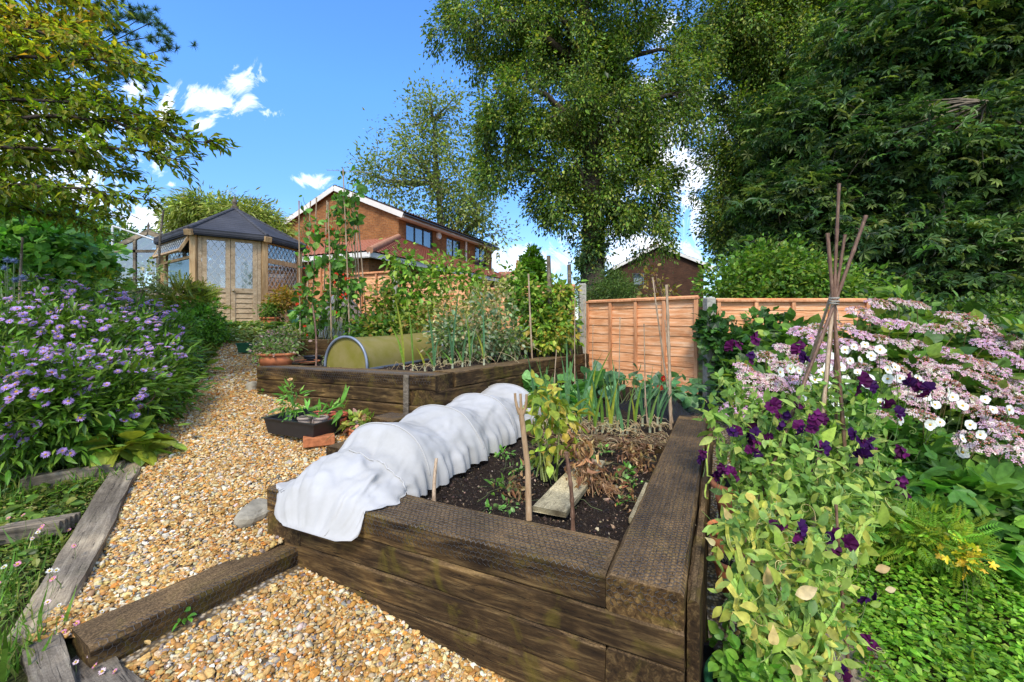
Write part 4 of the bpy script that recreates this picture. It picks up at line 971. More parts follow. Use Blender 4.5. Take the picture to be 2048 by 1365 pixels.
tree('lime_tree', 'second lime tree with drooping yellow-green sprays right of the ivy-clad one', (8.3, 14, .9),
     [A(8.3, 14, .9), A(8.2, 14, 4), A(8.0, 14, 8), A(8.1, 14, 12), A(8.0, 14, 15)], .3,
     [ell(1470, 60, 13.5, 120, 120, 1.8), ell(1560, 120, 13.5, 150, 150, 2), ell(1475, 270, 13.5, 70, 90, 1.2), ell(1500, 330, 13.6, 110, 120, 1.6), ell(1440, 440, 13.5, 40, 70, 1.0), ell(1500, 450, 13.8, 80, 70, 1.2), ell(1600, 0, 13.5, 160, 100, 2.0)],
     640, 120, .17, .088, GR_LIME, limbs=26, shell=.2, droop=.9, hang=.4, up=.5)
tree('horse_chestnut', 'huge dark green horse chestnut filling the upper right corner', (11.0, 11.5, .8),
     [A(11, 11.5, .8), A(10.8, 11.5, 4), A(10.6, 11.4, 8), A(10.8, 11.4, 12)], .45,
     [ell(1800, 120, 10.5, 190, 140, 2.0), ell(1960, 60, 10, 160, 160, 2), ell(1650, 260, 10.8, 150, 100, 1.7), ell(1820, 320, 10, 180, 110, 1.8), ell(1990, 300, 9.8, 130, 150, 1.8), ell(1600, 410, 10.8, 130, 80, 1.4), ell(1740, 470, 10.2, 160, 90, 1.6), ell(1900, 520, 9.8, 170, 110, 1.6), ell(1560, 500, 11, 90, 60, 1.1), ell(2060, 500, 9.6, 120, 130, 1.4), ell(1680, 560, 10.2, 170, 60, 1.1), ell(1840, 600, 9.6, 200, 60, 1.1), ell(2060, 640, 9.4, 120, 60, 1)],
     2900, 12, .20, .165, [(.045, .105, .028), (.07, .15, .032), (.026, .06, .02), (.11, .19, .04), (.18, .24, .055)], 'palm', limbs=34, shell=.45, droop=.35, up=1.1, flat=.6, barkc=(.16, .13, .09), limb_r=.2)
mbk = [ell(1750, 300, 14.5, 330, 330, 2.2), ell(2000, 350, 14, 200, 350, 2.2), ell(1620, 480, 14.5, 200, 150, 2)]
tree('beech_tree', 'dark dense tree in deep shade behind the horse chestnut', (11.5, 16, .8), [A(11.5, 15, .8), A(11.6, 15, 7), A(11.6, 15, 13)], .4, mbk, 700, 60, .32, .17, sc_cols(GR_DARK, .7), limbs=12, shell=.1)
tree('ash_tree', 'airy pale ash tree with many upright branches behind the big house', (-4.6, 27, 1), [A(-4.6, 27, 1), A(-4.4, 27, 6), A(-4.6, 27, 10), A(-4.9, 27, 14)], .28,
     [ell(850, 300, 27, 105, 120, 3), ell(880, 215, 27, 60, 50, 2), ell(780, 360, 27, 70, 70, 2), ell(930, 380, 27, 80, 90, 3), ell(850, 200, 27, 30, 35, 1), ell(960, 450, 26, 40, 60, 1.5), ell(730, 350, 27, 30, 40, 1), ell(990, 470, 26, 45, 45, 1), ell(900, 420, 27, 100, 60, 2.5)],
     520, 28, .34, .20, [(.17, .23, .04), (.24, .30, .06), (.11, .16, .03), (.34, .36, .11)], limbs=60, shell=.1, twigs=.9, barkc=(.15, .14, .09), limb_r=.30, limb_sag=-.05)
tree('willow_tree', 'pale yellow-green willow behind the summerhouse roof', (-10.4, 18, 1.2), [A(-10.4, 18, 1.2), A(-10.5, 18, 4), A(-10.6, 18, 6)], .2,
     [ell(430, 435, 17.5, 75, 38, 1.4), ell(375, 450, 17.5, 35, 30, 1), ell(495, 450, 17.5, 60, 42, 1.3), ell(545, 480, 17.5, 28, 30, 1)], 380, 70, .20, .22, [(.24, .30, .05), (.34, .38, .08), (.15, .20, .035), (.42, .44, .12)], 'narrow', limbs=16, droop=.9, shell=.2)
tree('conifer', 'bright green conical conifer between the house and the tree trunk', (.95, 18, .9), [A(.95, 18, .9), A(.96, 18, 3), A(.97, 18, 4.1)], .1,
     [ell(1066, 512, 18, 10, 18), ell(1066, 540, 18, 22, 22), ell(1066, 570, 18, 32, 26), ell(1064, 600, 18, 40, 30)], 300, 80, .09, .15, [(.26, .42, .035), (.36, .54, .05), (.16, .30, .03)], 'leaf', limbs=4, up=.9, droop=-.2)
bush('shrub', 'feathery light green shrub between the lime trunk and the dark house', (2.9, 11, .9), [ell(1230, 575, 11, 42, 40), ell(1250, 600, 11, 45, 35), ell(1180, 600, 11, 40, 30)], 120, 60, .10, .085, [(.10, .17, .03), (.06, .11, .02), (.15, .22, .05)], 'narrow', stems=8)
bush('hedge', 'bright yellow-green leafy hedge rising behind the right-hand fence panels', (4.3, 7.4, .7), [ell(1460, 570, 7.4, 70, 45, .4), ell(1540, 540, 7.4, 70, 55, .5), ell(1610, 560, 7.4, 80, 50, .5), ell(1690, 580, 7.4, 70, 35, .5), ell(1530, 600, 7.3, 130, 30, .4)], 330, 34, .13, .075, GR_BRI, 'oval', cat='hedge', stems=26, stemc=(.12, .10, .06), droop=.1)
bush('sapling', 'spindly yellowing sapling in front of the dark brick gable', P(1315, 640, 6.6), [ell(1315, 565, 6.6, 28, 30, .2), ell(1335, 590, 6.6, 20, 16, .1), ell(1300, 595, 6.6, 18, 14, .1)], 22, 9, .05, .06, [(.35, .26, .06), (.2, .2, .04), (.25, .12, .04)], 'oval', stems=7, stemc=(.3, .2, .14))
bush('shrub', 'leafy green shrub at the right edge above the hydrangeas', (6.9, 5.6, .5), [ell(2020, 640, 5.6, 60, 50, .4), ell(1960, 640, 5.6, 30, 25, .3)], 60, 30, .08, .05, GR_MID, 'oval', stems=10)
# background belt that closes the view to the sides
for k, (px, py, Y, rx, ry) in enumerate([(60, 470, 15, 150, 60), (220, 500, 20, 90, 40)]):
    tree('garden_tree', ['pale green tree behind the greenhouse on the far left', 'small distant green tree seen past the greenhouse roof'][k], P(px, 640, Y), [P(px, 640, Y), P(px, py, Y)], .15, [ell(px, py, Y, rx, ry, 1.5), ell(px-40, py+40, Y, rx, ry, 1.5)], 170, 60, .25, .17, GR_MID, limbs=8)

# overhanging ornamental cherry in the upper left
CH_Y = [(.36, .38, .03), (.46, .40, .035), (.28, .33, .025), (.46, .28, .03), (.30, .36, .03)]; CH_G = [(.15, .23, .018), (.20, .26, .022), (.10, .16, .014), (.25, .24, .025)]
cht = thing('cherry_tree', 'ornamental cherry with yellow-green leaves turning orange, overhanging the upper left corner', 'tree', (-5.6, 3.9, .6))
mb = MB(); tk = np.array([A(-5.6, 3.9, .6), A(-5.5, 3.9, 2.0), A(-5.0, 3.9, 3.2), A(-4.6, 3.8, 4.2)]); mb.tube(tk, [.13, .11, .09, .06], 9, (.06, .045, .035)); 
mbl = MB()
LAY = [((-160, 60), (215, 110), 3.6, 90), ((-200, 150), (275, 135), 3.5, 60), ((-150, -80), (180, 20), 3.8, 80), ((-200, 230), (330, 235), 3.5, 75), ((-150, 250), (410, 285), 3.45, 55), ((-200, 330), (350, 320), 3.4, 60), ((-200, 400), (290, 400), 3.4, 50),
       ((-180, 300), (300, 265), 3.9, 70), ((-150, 120), (150, 60), 4.2, 110), ((-200, 200), (200, 200), 4.2, 90), ((-150, 380), (200, 430), 3.8, 50), ((-200, 30), (180, -40), 3.7, 90), ((-150, 340), (240, 350), 3.9, 60), ((-100, 420), (190, 460), 4.2, 30)]
for (a, b, Y, thick) in LAY:
    pa = P(a[0], a[1], Y+.3); pb = P(b[0], b[1], Y-.1); src = tk[2] if a[1] > 100 else tk[3]
    mb.tube([src, (src+pa)/2+A(0, 0, .1), pa], [.05, .04, .03], 6, (.06, .045, .035), cap=False)
    main = curve_pts(pa, pb, (0, 0, .12), 14, .015); mb.tube(main, np.linspace(.026, .004, 14), 5, (.06, .045, .035), cap=False)
    for i in range(1, 14):
        for s_ in range(5):
            t = i/13; o = main[i]; ln = (1-.55*t)*thick/F*Y*1.7*rng.uniform(.5, 1.1)
            ang = rng.uniform(-1.3, 1.3); d = unit(A(math.cos(ang)*.9, math.sin(ang)*1.1, rng.normal(-.10, .38)))
            e = o+d*ln; pts = curve_pts(o, e, (0, 0, .06*ln), 6, .008); mb.tube(pts, [.006, .005, .004, .003, .002, .0015], 3, (.07, .05, .035), cap=False)
            nl = int(max(8, ln/.010)); tt = rng.random(nl)**.8; q = pts[0]+(pts[-1]-pts[0])*tt[:, None]; q[:, 2] += .06*ln*4*tt*(1-tt)
            q += rng.normal(0, .022, (nl, 3))
            dirs = d+rng.normal(0, .55, (nl, 3)); dirs[:, 2] -= .35; nr = rng.normal(0, .35, (nl, 3)); nr[:, 2] += 1
            rowpx = HY-(q[:, 2]-ZC)/q[:, 1]*F; f_ = np.clip((rowpx+10)/190, 0, 1)+rng.normal(0, .22, nl); cl = np.where((f_ < .5)[:, None], pal(nl, CH_Y, .2), pal(nl, CH_G, .22))
            inst(mbl, np.array([[0, 0, 0], [.42, .22, .05], [1, 0, -.10], [.42, -.22, .05]]), LEAF[1], q, frames(dirs, nr), .064*np.exp(rng.normal(0, .22, nl)), cl)
mb.build('trunk', BARK, cht); mbl.build('crown', mat_leaf('thin_leaf', .5, .45), cht)
# pine with needle tufts
pt = thing('pine_tree', 'dark pine branch tips with needle tufts poking out beyond the cherry', 'tree', (-9.2, 6.6, .9))
mb = MB(); tk = [A(-9.2, 6.6, .9), A(-9.0, 6.6, 4.5), A(-8.8, 6.6, 7)]; mb.tube(tk, [.16, .12, .06], 8, (.05, .04, .03)); mbl = MB()
for (px, py) in [(295, 30), (318, 70), (325, 100), (275, 40), (262, 25), (255, 90), (268, 130), (262, 155), (240, 60), (225, 15), (310, 50), (150, 10), (170, 60), (190, 100), (240, 120), (100, 100), (120, 180), (225, 140), (205, 45), (145, 85)]:
    e = P(px, py, 6.0+rng.normal(0, .1)); src = A(*tk[1])+A(0, 0, rng.uniform(-.1, .9)); p = curve_pts(src, e, (0, 0, -.12), 8, .03); mb.tube(p, np.linspace(.028, .006, 8), 4, (.05, .04, .03), cap=False)
    for q_ in range(9):
        c = e+rng.normal(0, .085, 3)*A(1.3, 1, .7) if q_ else e; n_ = 75; d = unit(rng.normal(0, 1, (n_, 3))+A(.4, 0, .3)); inst(mbl, np.array([[0, -.045, 0], [1, 0, 0], [0, .045, 0]]), np.array([[0, 1, 2]]), np.tile(c, (n_, 1)), frames(d, rng.normal(0, 1, (n_, 3))), rng.uniform(.06, .10, n_), pal(n_, [(.05, .11, .05), (.08, .15, .06), (.03, .07, .03)], .2))
mb.build('trunk', BARK, pt); mbl.build('needles', LEAFM, pt)

# ---------------------------------------------------------------- white fleece tunnel
ft = thing('fleece_tunnel', 'white horticultural fleece tunnel with rounded hoops lying along the lower raised bed', 'plant cover', (-.5, 3.0, .56))
ax = A(.4305, .9026); cr = A(.9026, -.4305)
ST = [(2.02, .04, .13, .015, .60), (2.06, .03, .25, .06, .585), (2.14, .02, .30, .12, .575), (2.24, .01, .32, .18, .57), (2.33, .01, .315, .205, .57), (2.42, .01, .295, .225, .565), (2.50, 0, .31, .335, .56), (2.56, 0, .315, .335, .56), (2.78, 0, .30, .27, .56), (3.02, 0, .315, .345, .56),
      (3.26, 0, .30, .285, .56), (3.50, 0, .315, .345, .56), (3.74, 0, .30, .285, .56), (3.98, 0, .31, .345, .57), (4.06, 0, .29, .31, .57), (4.14, 0, .25, .18, .57), (4.18, 0, .2, .03, .57)]
sk = np.array(ST); NS = 150; ys_ = np.linspace(sk[0, 0], sk[-1, 0], NS); cols_ = [np.interp(ys_, sk[:, 0], sk[:, i]) for i in range(1, 5)]
ker = np.array([1, 3, 4, 3, 1])/12.; cols_ = [np.convolve(np.pad(c, 2, 'edge'), ker, 'valid') for c in cols_]
NT = 72; th = np.linspace(-.0, PI, NT); V = np.zeros((NS, NT, 3))
def folds(a, b, seed, amp):
    """crumpled cloth: warped triangle waves in random directions"""
    r = np.random.default_rng(seed); z = 0; a = a+.05*np.sin(b*5.1+a*3); b = b+.12*np.sin(a*8.3+b*2)
    for k in range(11):
        an = r.uniform(0, PI); f = r.uniform(1.4, 3.2)*(1+.30*k); q = (a*math.cos(an)*2.2+b*.42*math.sin(an)*2.2)*f*.5+r.uniform(0, 6)+.35*np.sin(a*r.normal(0, 6)+b*r.normal(0, 3))
        z = z+(2*np.abs((q % 1)-.5)-.5)*r.choice([-1, 1])/(1+.42*k)
    return amp*z
TT, SS = np.meshgrid(th, ys_)
bagw = np.clip((2.5-SS)/.3, 0, 1)
am = .011+.016*bagw; am = am*(np.sin(TT)*.8+.35)
hoopd = np.min(np.abs(SS[..., None]-A(2.53, 3.02, 3.50, 3.98)), -1); tight = np.clip(hoopd/.10, .12, 1)
wr = folds(SS, TT, 4, 1)*am*tight+folds(SS*2.3, TT*1.7, 9, 1)*am*.45*tight
for i in range(NS):
    off, hw, h, bz = [c[i] for c in cols_]; y = ys_[i]; c = A(-.78, 2.45)+ax*((y-2.45)/ax[1])+cr*off
    cx_ = np.sign(np.cos(th))*np.abs(np.cos(th))**.85; sz = np.sin(th)**.72
    x = cx_*(hw+wr[i]); z = bz+sz*h+wr[i]*.8*np.sin(th)
    # skirt that rests on the soil
    edge = np.abs(np.cos(th))**14; x = x+np.sign(cx_)*edge*(.035+.018*np.sin(y*31+np.sign(cx_)*2)+.012*np.sin(y*77)); z = z+edge*(.004+.010*np.abs(np.sin(y*43+cx_)))
    V[i, :, 0] = c[0]+cr[0]*x; V[i, :, 1] = c[1]+cr[1]*x; V[i, :, 2] = z
# the slack end drapes over the front sleeper
sfr = (V[..., 0]-PA[0])*-fd[1]+(V[..., 1]-PA[1])*fd[0]; over = np.clip(-sfr if False else sfr, 0, .2)
on = (sfr > -.26); V[..., 2] = np.where(on & (sfr <= 0), np.maximum(V[..., 2], .634+.004*np.sin(V[..., 0]*60)), V[..., 2]); V[..., 2] = np.where(sfr > 0, np.maximum(V[..., 2]-.9*over-.02*over/.05, .52), V[..., 2])
mb = MB(); i, j = np.meshgrid(np.arange(NS-1), np.arange(NT-1), indexing='ij'); mb.add(V.reshape(-1, 3), np.stack([i*NT+j, i*NT+j+1, (i+1)*NT+j+1, (i+1)*NT+j], -1).reshape(-1, 4), smooth=True); mb.build('fleece', FLEECE, ft)
for y in (2.53, 3.02, 3.50, 3.98):
    i = int(np.argmin(np.abs(ys_-y))); mb = MB(); p = V[i, 3:-3].copy(); p[:, 2] += .0035; mb.tube(p, .0045, 6); mb.build('hoop', FLEECE, ft)
mb = MB(); p = V[10:20:1, NT-4]; i0 = int(np.argmin(np.abs(ys_-2.34))); p = V[i0, 4:40].copy(); p[:, 2] += .004; mb.tube(p+rng.normal(0, .0015, p.shape), .004, 5); mb.build('hem', FLEECE, ft)

# ---------------------------------------------------------------- plastic cloche
cl_ = thing('cloche', 'algae stained plastic tunnel cloche with grey arched ends on the upper bed', 'plant cover', (-1.6, 4.6, 1.0))
o0 = A(-1.93, 4.50, 1.0); o1 = A(-1.42, 4.25, 1.015); dv = A(.56, 1.22, .02); NW = 28
def arch(t, s=1.0): 
    a = np.linspace(0, PI, NW); return (o0+o1)/2+dv*t+np.outer(np.cos(a), (o1-o0)/2)*s+np.outer(np.sin(a)**.85, A(0, 0, .315))*s
mb = MB(); n_ = 16; V = np.array([arch(t) for t in np.linspace(0, 1, n_)]); V[..., 2] -= .012*np.sin(np.linspace(0, PI, n_))[:, None]; i, j = np.meshgrid(np.arange(n_-1), np.arange(NW-1), indexing='ij')
mb.add(V.reshape(-1, 3), np.stack([i*NW+j, i*NW+j+1, (i+1)*NW+j+1, (i+1)*NW+j], -1).reshape(-1, 4), smooth=True); mb.build('cover', CLOCHE, cl_)
mb = MB(); mb.add(arch(.01, .98), [list(range(NW))]); mb.build('end_panel', CLOCHE, cl_)
for t in (0, 1):
    mb = MB(); p = arch(t, 1.02); p = np.concatenate([[p[0]-A(0, 0, .05)], p, [p[-1]-A(0, 0, .05)]]); mb.tube(p, .014, 6); mb.build('arch', GREYM, cl_)
for s_ in (0, -1): mb = MB(); mb.bar(arch(0)[s_], arch(1)[s_], .015, .02); mb.build('side_rail', GREYM, cl_)

# polythene dome behind the beans
pd = thing('polythene_cloche', 'clear polythene dome over plants behind the bean canes', 'plant cover', P(680, 665, 6.6)); mb = MB(); c = P(682, 672, 6.6); n_ = 30
prof = [(.30, -.1), (.31, .12), (.29, .30), (.23, .46), (.13, .58), (.05, .66), (.0, .67)]; mb.lathe(prof, c, n_); V = mb.v[0]; a = np.arctan2(V[:, 1]-c[1], V[:, 0]-c[0]); V += .018*np.sin(a*9+V[:, 2]*4)[:, None]*np.column_stack([np.cos(a), np.sin(a), 0*a]); mb.build('sheet', POLY, pd)

# ---------------------------------------------------------------- pots and trays
def pot(name, label, c, r, h, m, taper=.72, rim=.16, sx=1, sy=1, fill=SOIL, cat='plant pot', group=None, n=28, lip=1.08):
    t = thing(name, label, cat, c, group=group); mb = MB(); rb = r*taper
    mb.lathe([(0.0, 0), (rb, 0), (r*.97, h*(1-rim)), (r*.97-.006, h*(1-rim)), (r*.9, h*.86), (r*.9, h*.8)], c, n, sx=sx, sy=sy); mb.build('body', m, t)
    mb = MB(); mb.lathe([(r*.97, h*(1-rim)), (r*lip, h*(1-rim)+.003), (r*lip, h-.004), (r*lip-.006, h), (r*.94, h), (r*.92, h*.85)], c, n, sx=sx, sy=sy); mb.build('rim', m, t)
    mb = MB(); a = np.linspace(0, 2*PI, n, endpoint=False); mb.add(np.column_stack([c[0]+r*.93*sx*np.cos(a), c[1]+r*.93*sy*np.sin(a), np.full(n, c[2]+h*.88)]), [list(range(n))]); mb.build('compost', fill, t); return t
pot('plant_pot', 'large terracotta pot standing by the summerhouse doors', P(539, 661, 7.8), .145, .235, TERRA)
pot('plant_pot', 'large green glazed pot beside the summerhouse under the orange-leaved shrub', P(600, 662, 8.0), .20, .38, GREENG)
pot('plant_bowl', 'oval terracotta bowl of green plants on the corner of the upper bed', P(552, 730, 4.55), .19, .125, TERRA, .82, .2, 1, .7)
pot('plant_saucer', 'shallow terracotta saucer on the upper bed behind the brown stick', P(612, 727, 4.9), .14, .03, TERRA, .9, .3)
pot('plant_pot', 'small black plastic pot lying by the dark box bed near the cloche', P(625, 722, 5.1), .10, .06, BLACKP, .8)
pot('plant_pot', 'square-sided terracotta pot with reddish foliage at the right of the black tray', P(718, 884, 3.42), .105, .115, TERRA, .8, .2, n=4, lip=1.05)
tr_ = thing('seed_tray', 'large black plastic tray of potted seedlings propped on a brick on the gravel', 'tray', (-1.65, 3.48, .615))
TA, TB = A(-1.445, 3.17), A(-1.945, 3.40); tu = (TB-TA)/np.linalg.norm(TB-TA); tv_ = A(-tu[1], tu[0]); tv_ = tv_ if tv_[1] > 0 else -tv_; TL, TW_, TZ, TH_ = .55, .40, .615, .125
def tcorn(s, z): c = TA+tu*TL/2+tv_*TW_/2; return [v3(c+tu*sx*TL/2*s+tv_*sy*TW_/2*s, z) for sx, sy in ((-1, -1), (1, -1), (1, 1), (-1, 1))]
mb = MB(); rings = [tcorn(.90, TZ), tcorn(.98, TZ+TH_-.015), tcorn(1.04, TZ+TH_-.012), tcorn(1.05, TZ+TH_), tcorn(.975, TZ+TH_), tcorn(.965, TZ+TH_-.01), tcorn(.89, TZ+.012)]
mb.add(np.array(rings).reshape(-1, 3), [[i*4+j, i*4+(j+1) % 4, i*4+4+(j+1) % 4, i*4+4+j] for i in range(6) for j in range(4)]+[[24, 25, 26, 27]]); mb.add(rings[0], [[3, 2, 1, 0]]); mb.build('tray', BLACKP, tr_)
mb = MB(); mb.add(tcorn(.93, TZ+.055), [[0, 1, 2, 3]]); mb.build('capillary_mat', BEIGE, tr_)
PT = TA+tu*TL/2+tv_*TW_/2
potlist = [(.07, -.10, BLACKP, .055, 'black pot with the tall flowering marigold in the black tray', 'black'), (-.09, -.12, BEIGE, .052, 'left taupe seedling pot at the front of the black tray', 'b'), (-.20, -.07, BEIGE, .052, 'right taupe seedling pot at the front of the black tray', 'b'),
           (-.05, .05, TERRAR, .055, 'red pot at the back left of the black tray', 'r'), (-.15, .06, TERRAR, .055, 'red pot at the back middle of the black tray', 'r'), (-.24, .09, TERRAR, .05, 'red pot in the right back corner of the black tray', 'r')]
potc = []
for u, v_, m, r, lab, _ in potlist:
    c2 = PT+tu*u+tv_*v_; c = A(c2[0], c2[1], TZ+.058); pot('plant_pot', lab, c, r, .09, m, .75, .25); potc.append(c)
def brick(label, c, rz, m=BRICKR):
    t = MB(); t.box((0, 0, 0), (.215, .10, .065)); o = t.build('brick', m); o.location = tuple(c); o.rotation_euler = (0, 0, rz)
    b = o.modifiers.new('bevel', 'BEVEL'); b.width = .004; b.segments = 2; return tag(o, label, 'brick')
brick('orange brick propping up the front of the black tray', P(638, 881, 3.24), R_(25))
tg = thing('window_box', 'green plastic trough beside the path below the summerhouse', 'planter', P(500, 705, 5.95)); c = P(500, 705, 5.95)
mb = MB(); r4 = lambda s, z: [(c[0]+x*s*.13, c[1]+y*s*.09, c[2]+z) for x, y in ((-1, -1), (1, -1), (1, 1), (-1, 1))]; rr = [r4(.85, 0), r4(1, .11), r4(1.08, .112), r4(1.08, .13), r4(.95, .13), r4(.9, .05)]
mb.add(np.array(rr).reshape(-1, 3), [[i*4+j, i*4+(j+1) % 4, i*4+4+(j+1) % 4, i*4+4+j] for i in range(5) for j in range(4)]+[[20, 21, 22, 23]]); mb.build('trough', GREENP, tg)
# right-hand pots
pot('plant_pot', 'big terracotta pot with ribbed rim among the sweet peas, furthest of the three', P(1478, 1040, 2.30), .13, .20, TERRA)
pot('plant_pot', 'terracotta pot of dry stems beside the lower bed, middle of the three', P(1452, 1110, 2.0), .075, .13, TERRA)
pot('plant_pot', 'terracotta pot of dead stalks beside the lower bed, nearest of the three', P(1466, 1180, 1.80), .075, .13, TERRA)
pot('plant_pot', 'large dark green round pot at the bottom edge holding the sweet peas', P(1530, 1500, 1.42), .17, .20, GREENP, .8)
tg = thing('seed_tray', 'black plastic seed tray on the gravel at the bottom edge beside the bed', 'tray', P(1420, 1365, 1.62)); c = P(1420, 1375, 1.58)
mb = MB(); r4 = lambda s, z: [(c[0]+x*s*.06, c[1]+y*s*.12, c[2]+z) for x, y in ((-1, -1), (1, -1), (1, 1), (-1, 1))]; rr = [r4(.9, 0), r4(1, .06), r4(1.08, .062), r4(1.08, .068), r4(.95, .068), r4(.85, .01)]
mb.add(np.array(rr).reshape(-1, 3), [[i*4+j, i*4+(j+1) % 4, i*4+4+(j+1) % 4, i*4+4+j] for i in range(5) for j in range(4)]+[[20, 21, 22, 23]]); mb.build('tray', BLACKP, tg)

# ---------------------------------------------------------------- sticks, canes, plank
def cane(label, a, b, r=.006, m=CANE, name='bamboo_cane', cat='cane', group=None, knots=True, bend=.004):
    a = A(*a); b = A(*b); n = 26; t = np.linspace(0, 1, n)[:, None]; p = a*(1-t)+b*t; p[:, 0] += bend*np.sin(t[:, 0]*PI)*rng.choice([-1, 1]); rr = np.full(n, r)*np.linspace(1.05, .85, n)
    if knots: rr[::5] *= 1.3
    mb = MB(); mb.tube(p-a, rr, 7); o = mb.build(name, m); o.location = tuple(a); return tag(o, label, cat, group)
BC = [((598, 402), (601, 690), 5.75, 'far left bean cane, standing apart with a dark tip'), ((633, 396), (621, 692), 5.95, 'second bean cane from the left'), ((654, 402), (646, 692), 6.0, 'pale bean cane left of the thick central pair'),
      ((656, 405), (663, 690), 5.75, 'thick pale bean cane in the centre of the wigwam'), ((686, 338), (700, 690), 5.8, 'tallest bean cane rising past the house gable'), ((705, 387), (717, 688), 6.2, 'bean cane right of the tallest one'),
      ((714, 418), (736, 684), 6.1, 'outermost right bean cane leaning outwards'), ((711, 424), (726, 684), 6.5, 'thin bean cane at the back right of the wigwam'), ((621, 402), (612, 680), 6.5, 'thin bean cane at the back left of the wigwam')]
for (a, b, Y, lab) in BC: cane(lab, P(*b, Y), P(*a, Y-.0), .009)
cane('crooked brown stick standing on the front of the upper bed', P(632, 736, 4.5), P(625, 612, 4.7), .010, CANED, 'stick', 'stick', bend=.02)
for (a, b, Y, r, lab) in [((1057, 548), (1068, 790), 5.2, .011, 'old grey cane leaning in the raspberry leaves'), ((1186, 650), (1186, 840), 4.6, .004, 'thin grey cane just right of the tall concrete post'), ((1240, 635), (1235, 850), 4.3, .005, 'dark cane in front of the orange panel'),
      ((1288, 648), (1290, 860), 4.2, .0055, 'cane before the middle of the orange panel'), ((1305, 555), (1349, 870), 3.9, .0075, 'long pale cane leaning left across the orange panel'), ((1333, 570), (1342, 880), 3.7, .013, 'thick brown cane pair member at the right of the onion row'),
      ((1330, 640), (1346, 860), 4.1, .006, 'thin cane just behind the thick brown one'), ((1168, 600), (1175, 820), 4.8, .006, 'grey cane in front of the tall concrete post'), ((1150, 595), (1150, 800), 5.0, .006, 'brown cane left of the tall concrete post'), ((1113, 700), (1105, 850), 4.0, .005, 'short leaning cane near the far end of the fleece'), ((1290, 770), (1297, 870), 3.8, .006, 'short cane among the onion leaves')]:
    cane(lab, P(*b, Y), P(*a, Y), r)
# forked stick
fs = MB(); b = G(1058, 1040, .56); t = P(1043, 832, b[1]+.03); fs.tube(np.array([b, b*.5+t*.5+A(.012, 0, 0), t]), [.0155, .014, .013], 8); 
for (px, py) in ((1030, 787), (1041, 788), (1053, 789)): q = P(px, py, t[1]); fs.tube(curve_pts(t, q, (0, 0, -.004) if px == 1041 else ((px-1041)*.0006, 0, -.01), 5), [.011, .010, .008, .007, .007], 6)
tag(fs.build('forked_stick', STICK, None, b), 'peeled forked stick standing in the soil beside the yellow potato plant', 'stick')
cane('thin brown stick standing in front of the pale plank', G(1146, 1062, .55), P(1132, 905, 1.95), .0095, CANED, 'stick', 'stick', bend=.008)
cane('short bamboo stub beside the open end of the fleece tunnel', G(868, 1003, .58), P(873, 917, 2.27), .010, CANE, 'stick', 'stick', knots=False)
pk = thing('plank', 'short pale timber plank lying on the soil of the lower bed', 'plank', G(1130, 970, .58))
timber(pk, 'board', G(1065, 1012, .60), G(1160, 915, .60), (1, .0), .17, .028, PLANK, .003, .001)
pk = thing('plank', 'narrow yellow offcut wedged against the inner side of the right-hand sleepers', 'plank', G(1260, 1010, .56)); timber(pk, 'board', G(1257, 1035, .58), G(1290, 965, .58), (1, .0), .035, .03, PLANK, .003, .001)

# ---------------------------------------------------------------- black netting over hoops
nt_ = thing('netting_cover', 'black garden netting draped over hoops at the far end of the lower bed', 'netting', P(1300, 850, 4.2))
mb = MB(); n1, n2 = 30, 40; V = np.zeros((n1, n2, 3))
for i, u in enumerate(np.linspace(0, 1, n1)):
    for j, v in enumerate(np.linspace(0, 1, n2)):
        c0 = P(1160, 870, 4.35)*(1-v)+P(1425, 870, 3.75)*v; c1 = P(1120, 800, 5.2)*(1-v)+P(1420, 800, 4.7)*v; p = c0*(1-u)+c1*u; hump = .13*math.sin(PI*min(1, u*1.1+.05))**.7*(1+.55*math.exp(-((v-.60)/.12)**2)-.3*v); V[i, j] = p+A(0, 0, hump-.02*math.sin(v*40+u*5)*.4)+A(.008*math.sin(u*30+v*17), 0, .006*math.sin(v*60))
V[..., 2] = np.maximum(V[..., 2], .56)
i, j = np.meshgrid(np.arange(n1-1), np.arange(n2-1), indexing='ij'); mb.add(V.reshape(-1, 3), np.stack([i*n2+j, i*n2+j+1, (i+1)*n2+j+1, (i+1)*n2+j], -1).reshape(-1, 4), smooth=True); mb.build('net', NET, nt_)
mb = MB(); n1, n2 = 20, 20; V = np.zeros((n1, n2, 3))
for i, u in enumerate(np.linspace(0, 1, n1)):
    for j, v in enumerate(np.linspace(0, 1, n2)):
        a = P(1325, 775, 4.3); b0 = P(1290, 870, 4.0); b1 = P(1445, 900, 3.6); p = a*(1-u)+(b0*(1-v)+b1*v)*u; V[i, j] = p+A(.01*math.sin(v*26)*u, -.15*math.sin(PI*u)*.3, .012*math.sin(v*22+u*6)*u+.05*math.sin(PI*u)*(1-v))
i, j = np.meshgrid(np.arange(n1-1), np.arange(n2-1), indexing='ij'); mb.add(V.reshape(-1, 3), np.stack([i*n2+j, i*n2+j+1, (i+1)*n2+j+1, (i+1)*n2+j], -1).reshape(-1, 4), smooth=True); mb.build('net_end', NET, nt_)
for v in (.1, .6, .95):
    a = P(1160+260*v, 870, 4.35-.6*v); b = P(1130+290*v, 800, 5.2-.5*v); p = curve_pts(a, b, (0, 0, .17), 12); mb = MB(); mb.tube(p, .006, 5); mb.build('hoop', GREENW, nt_)
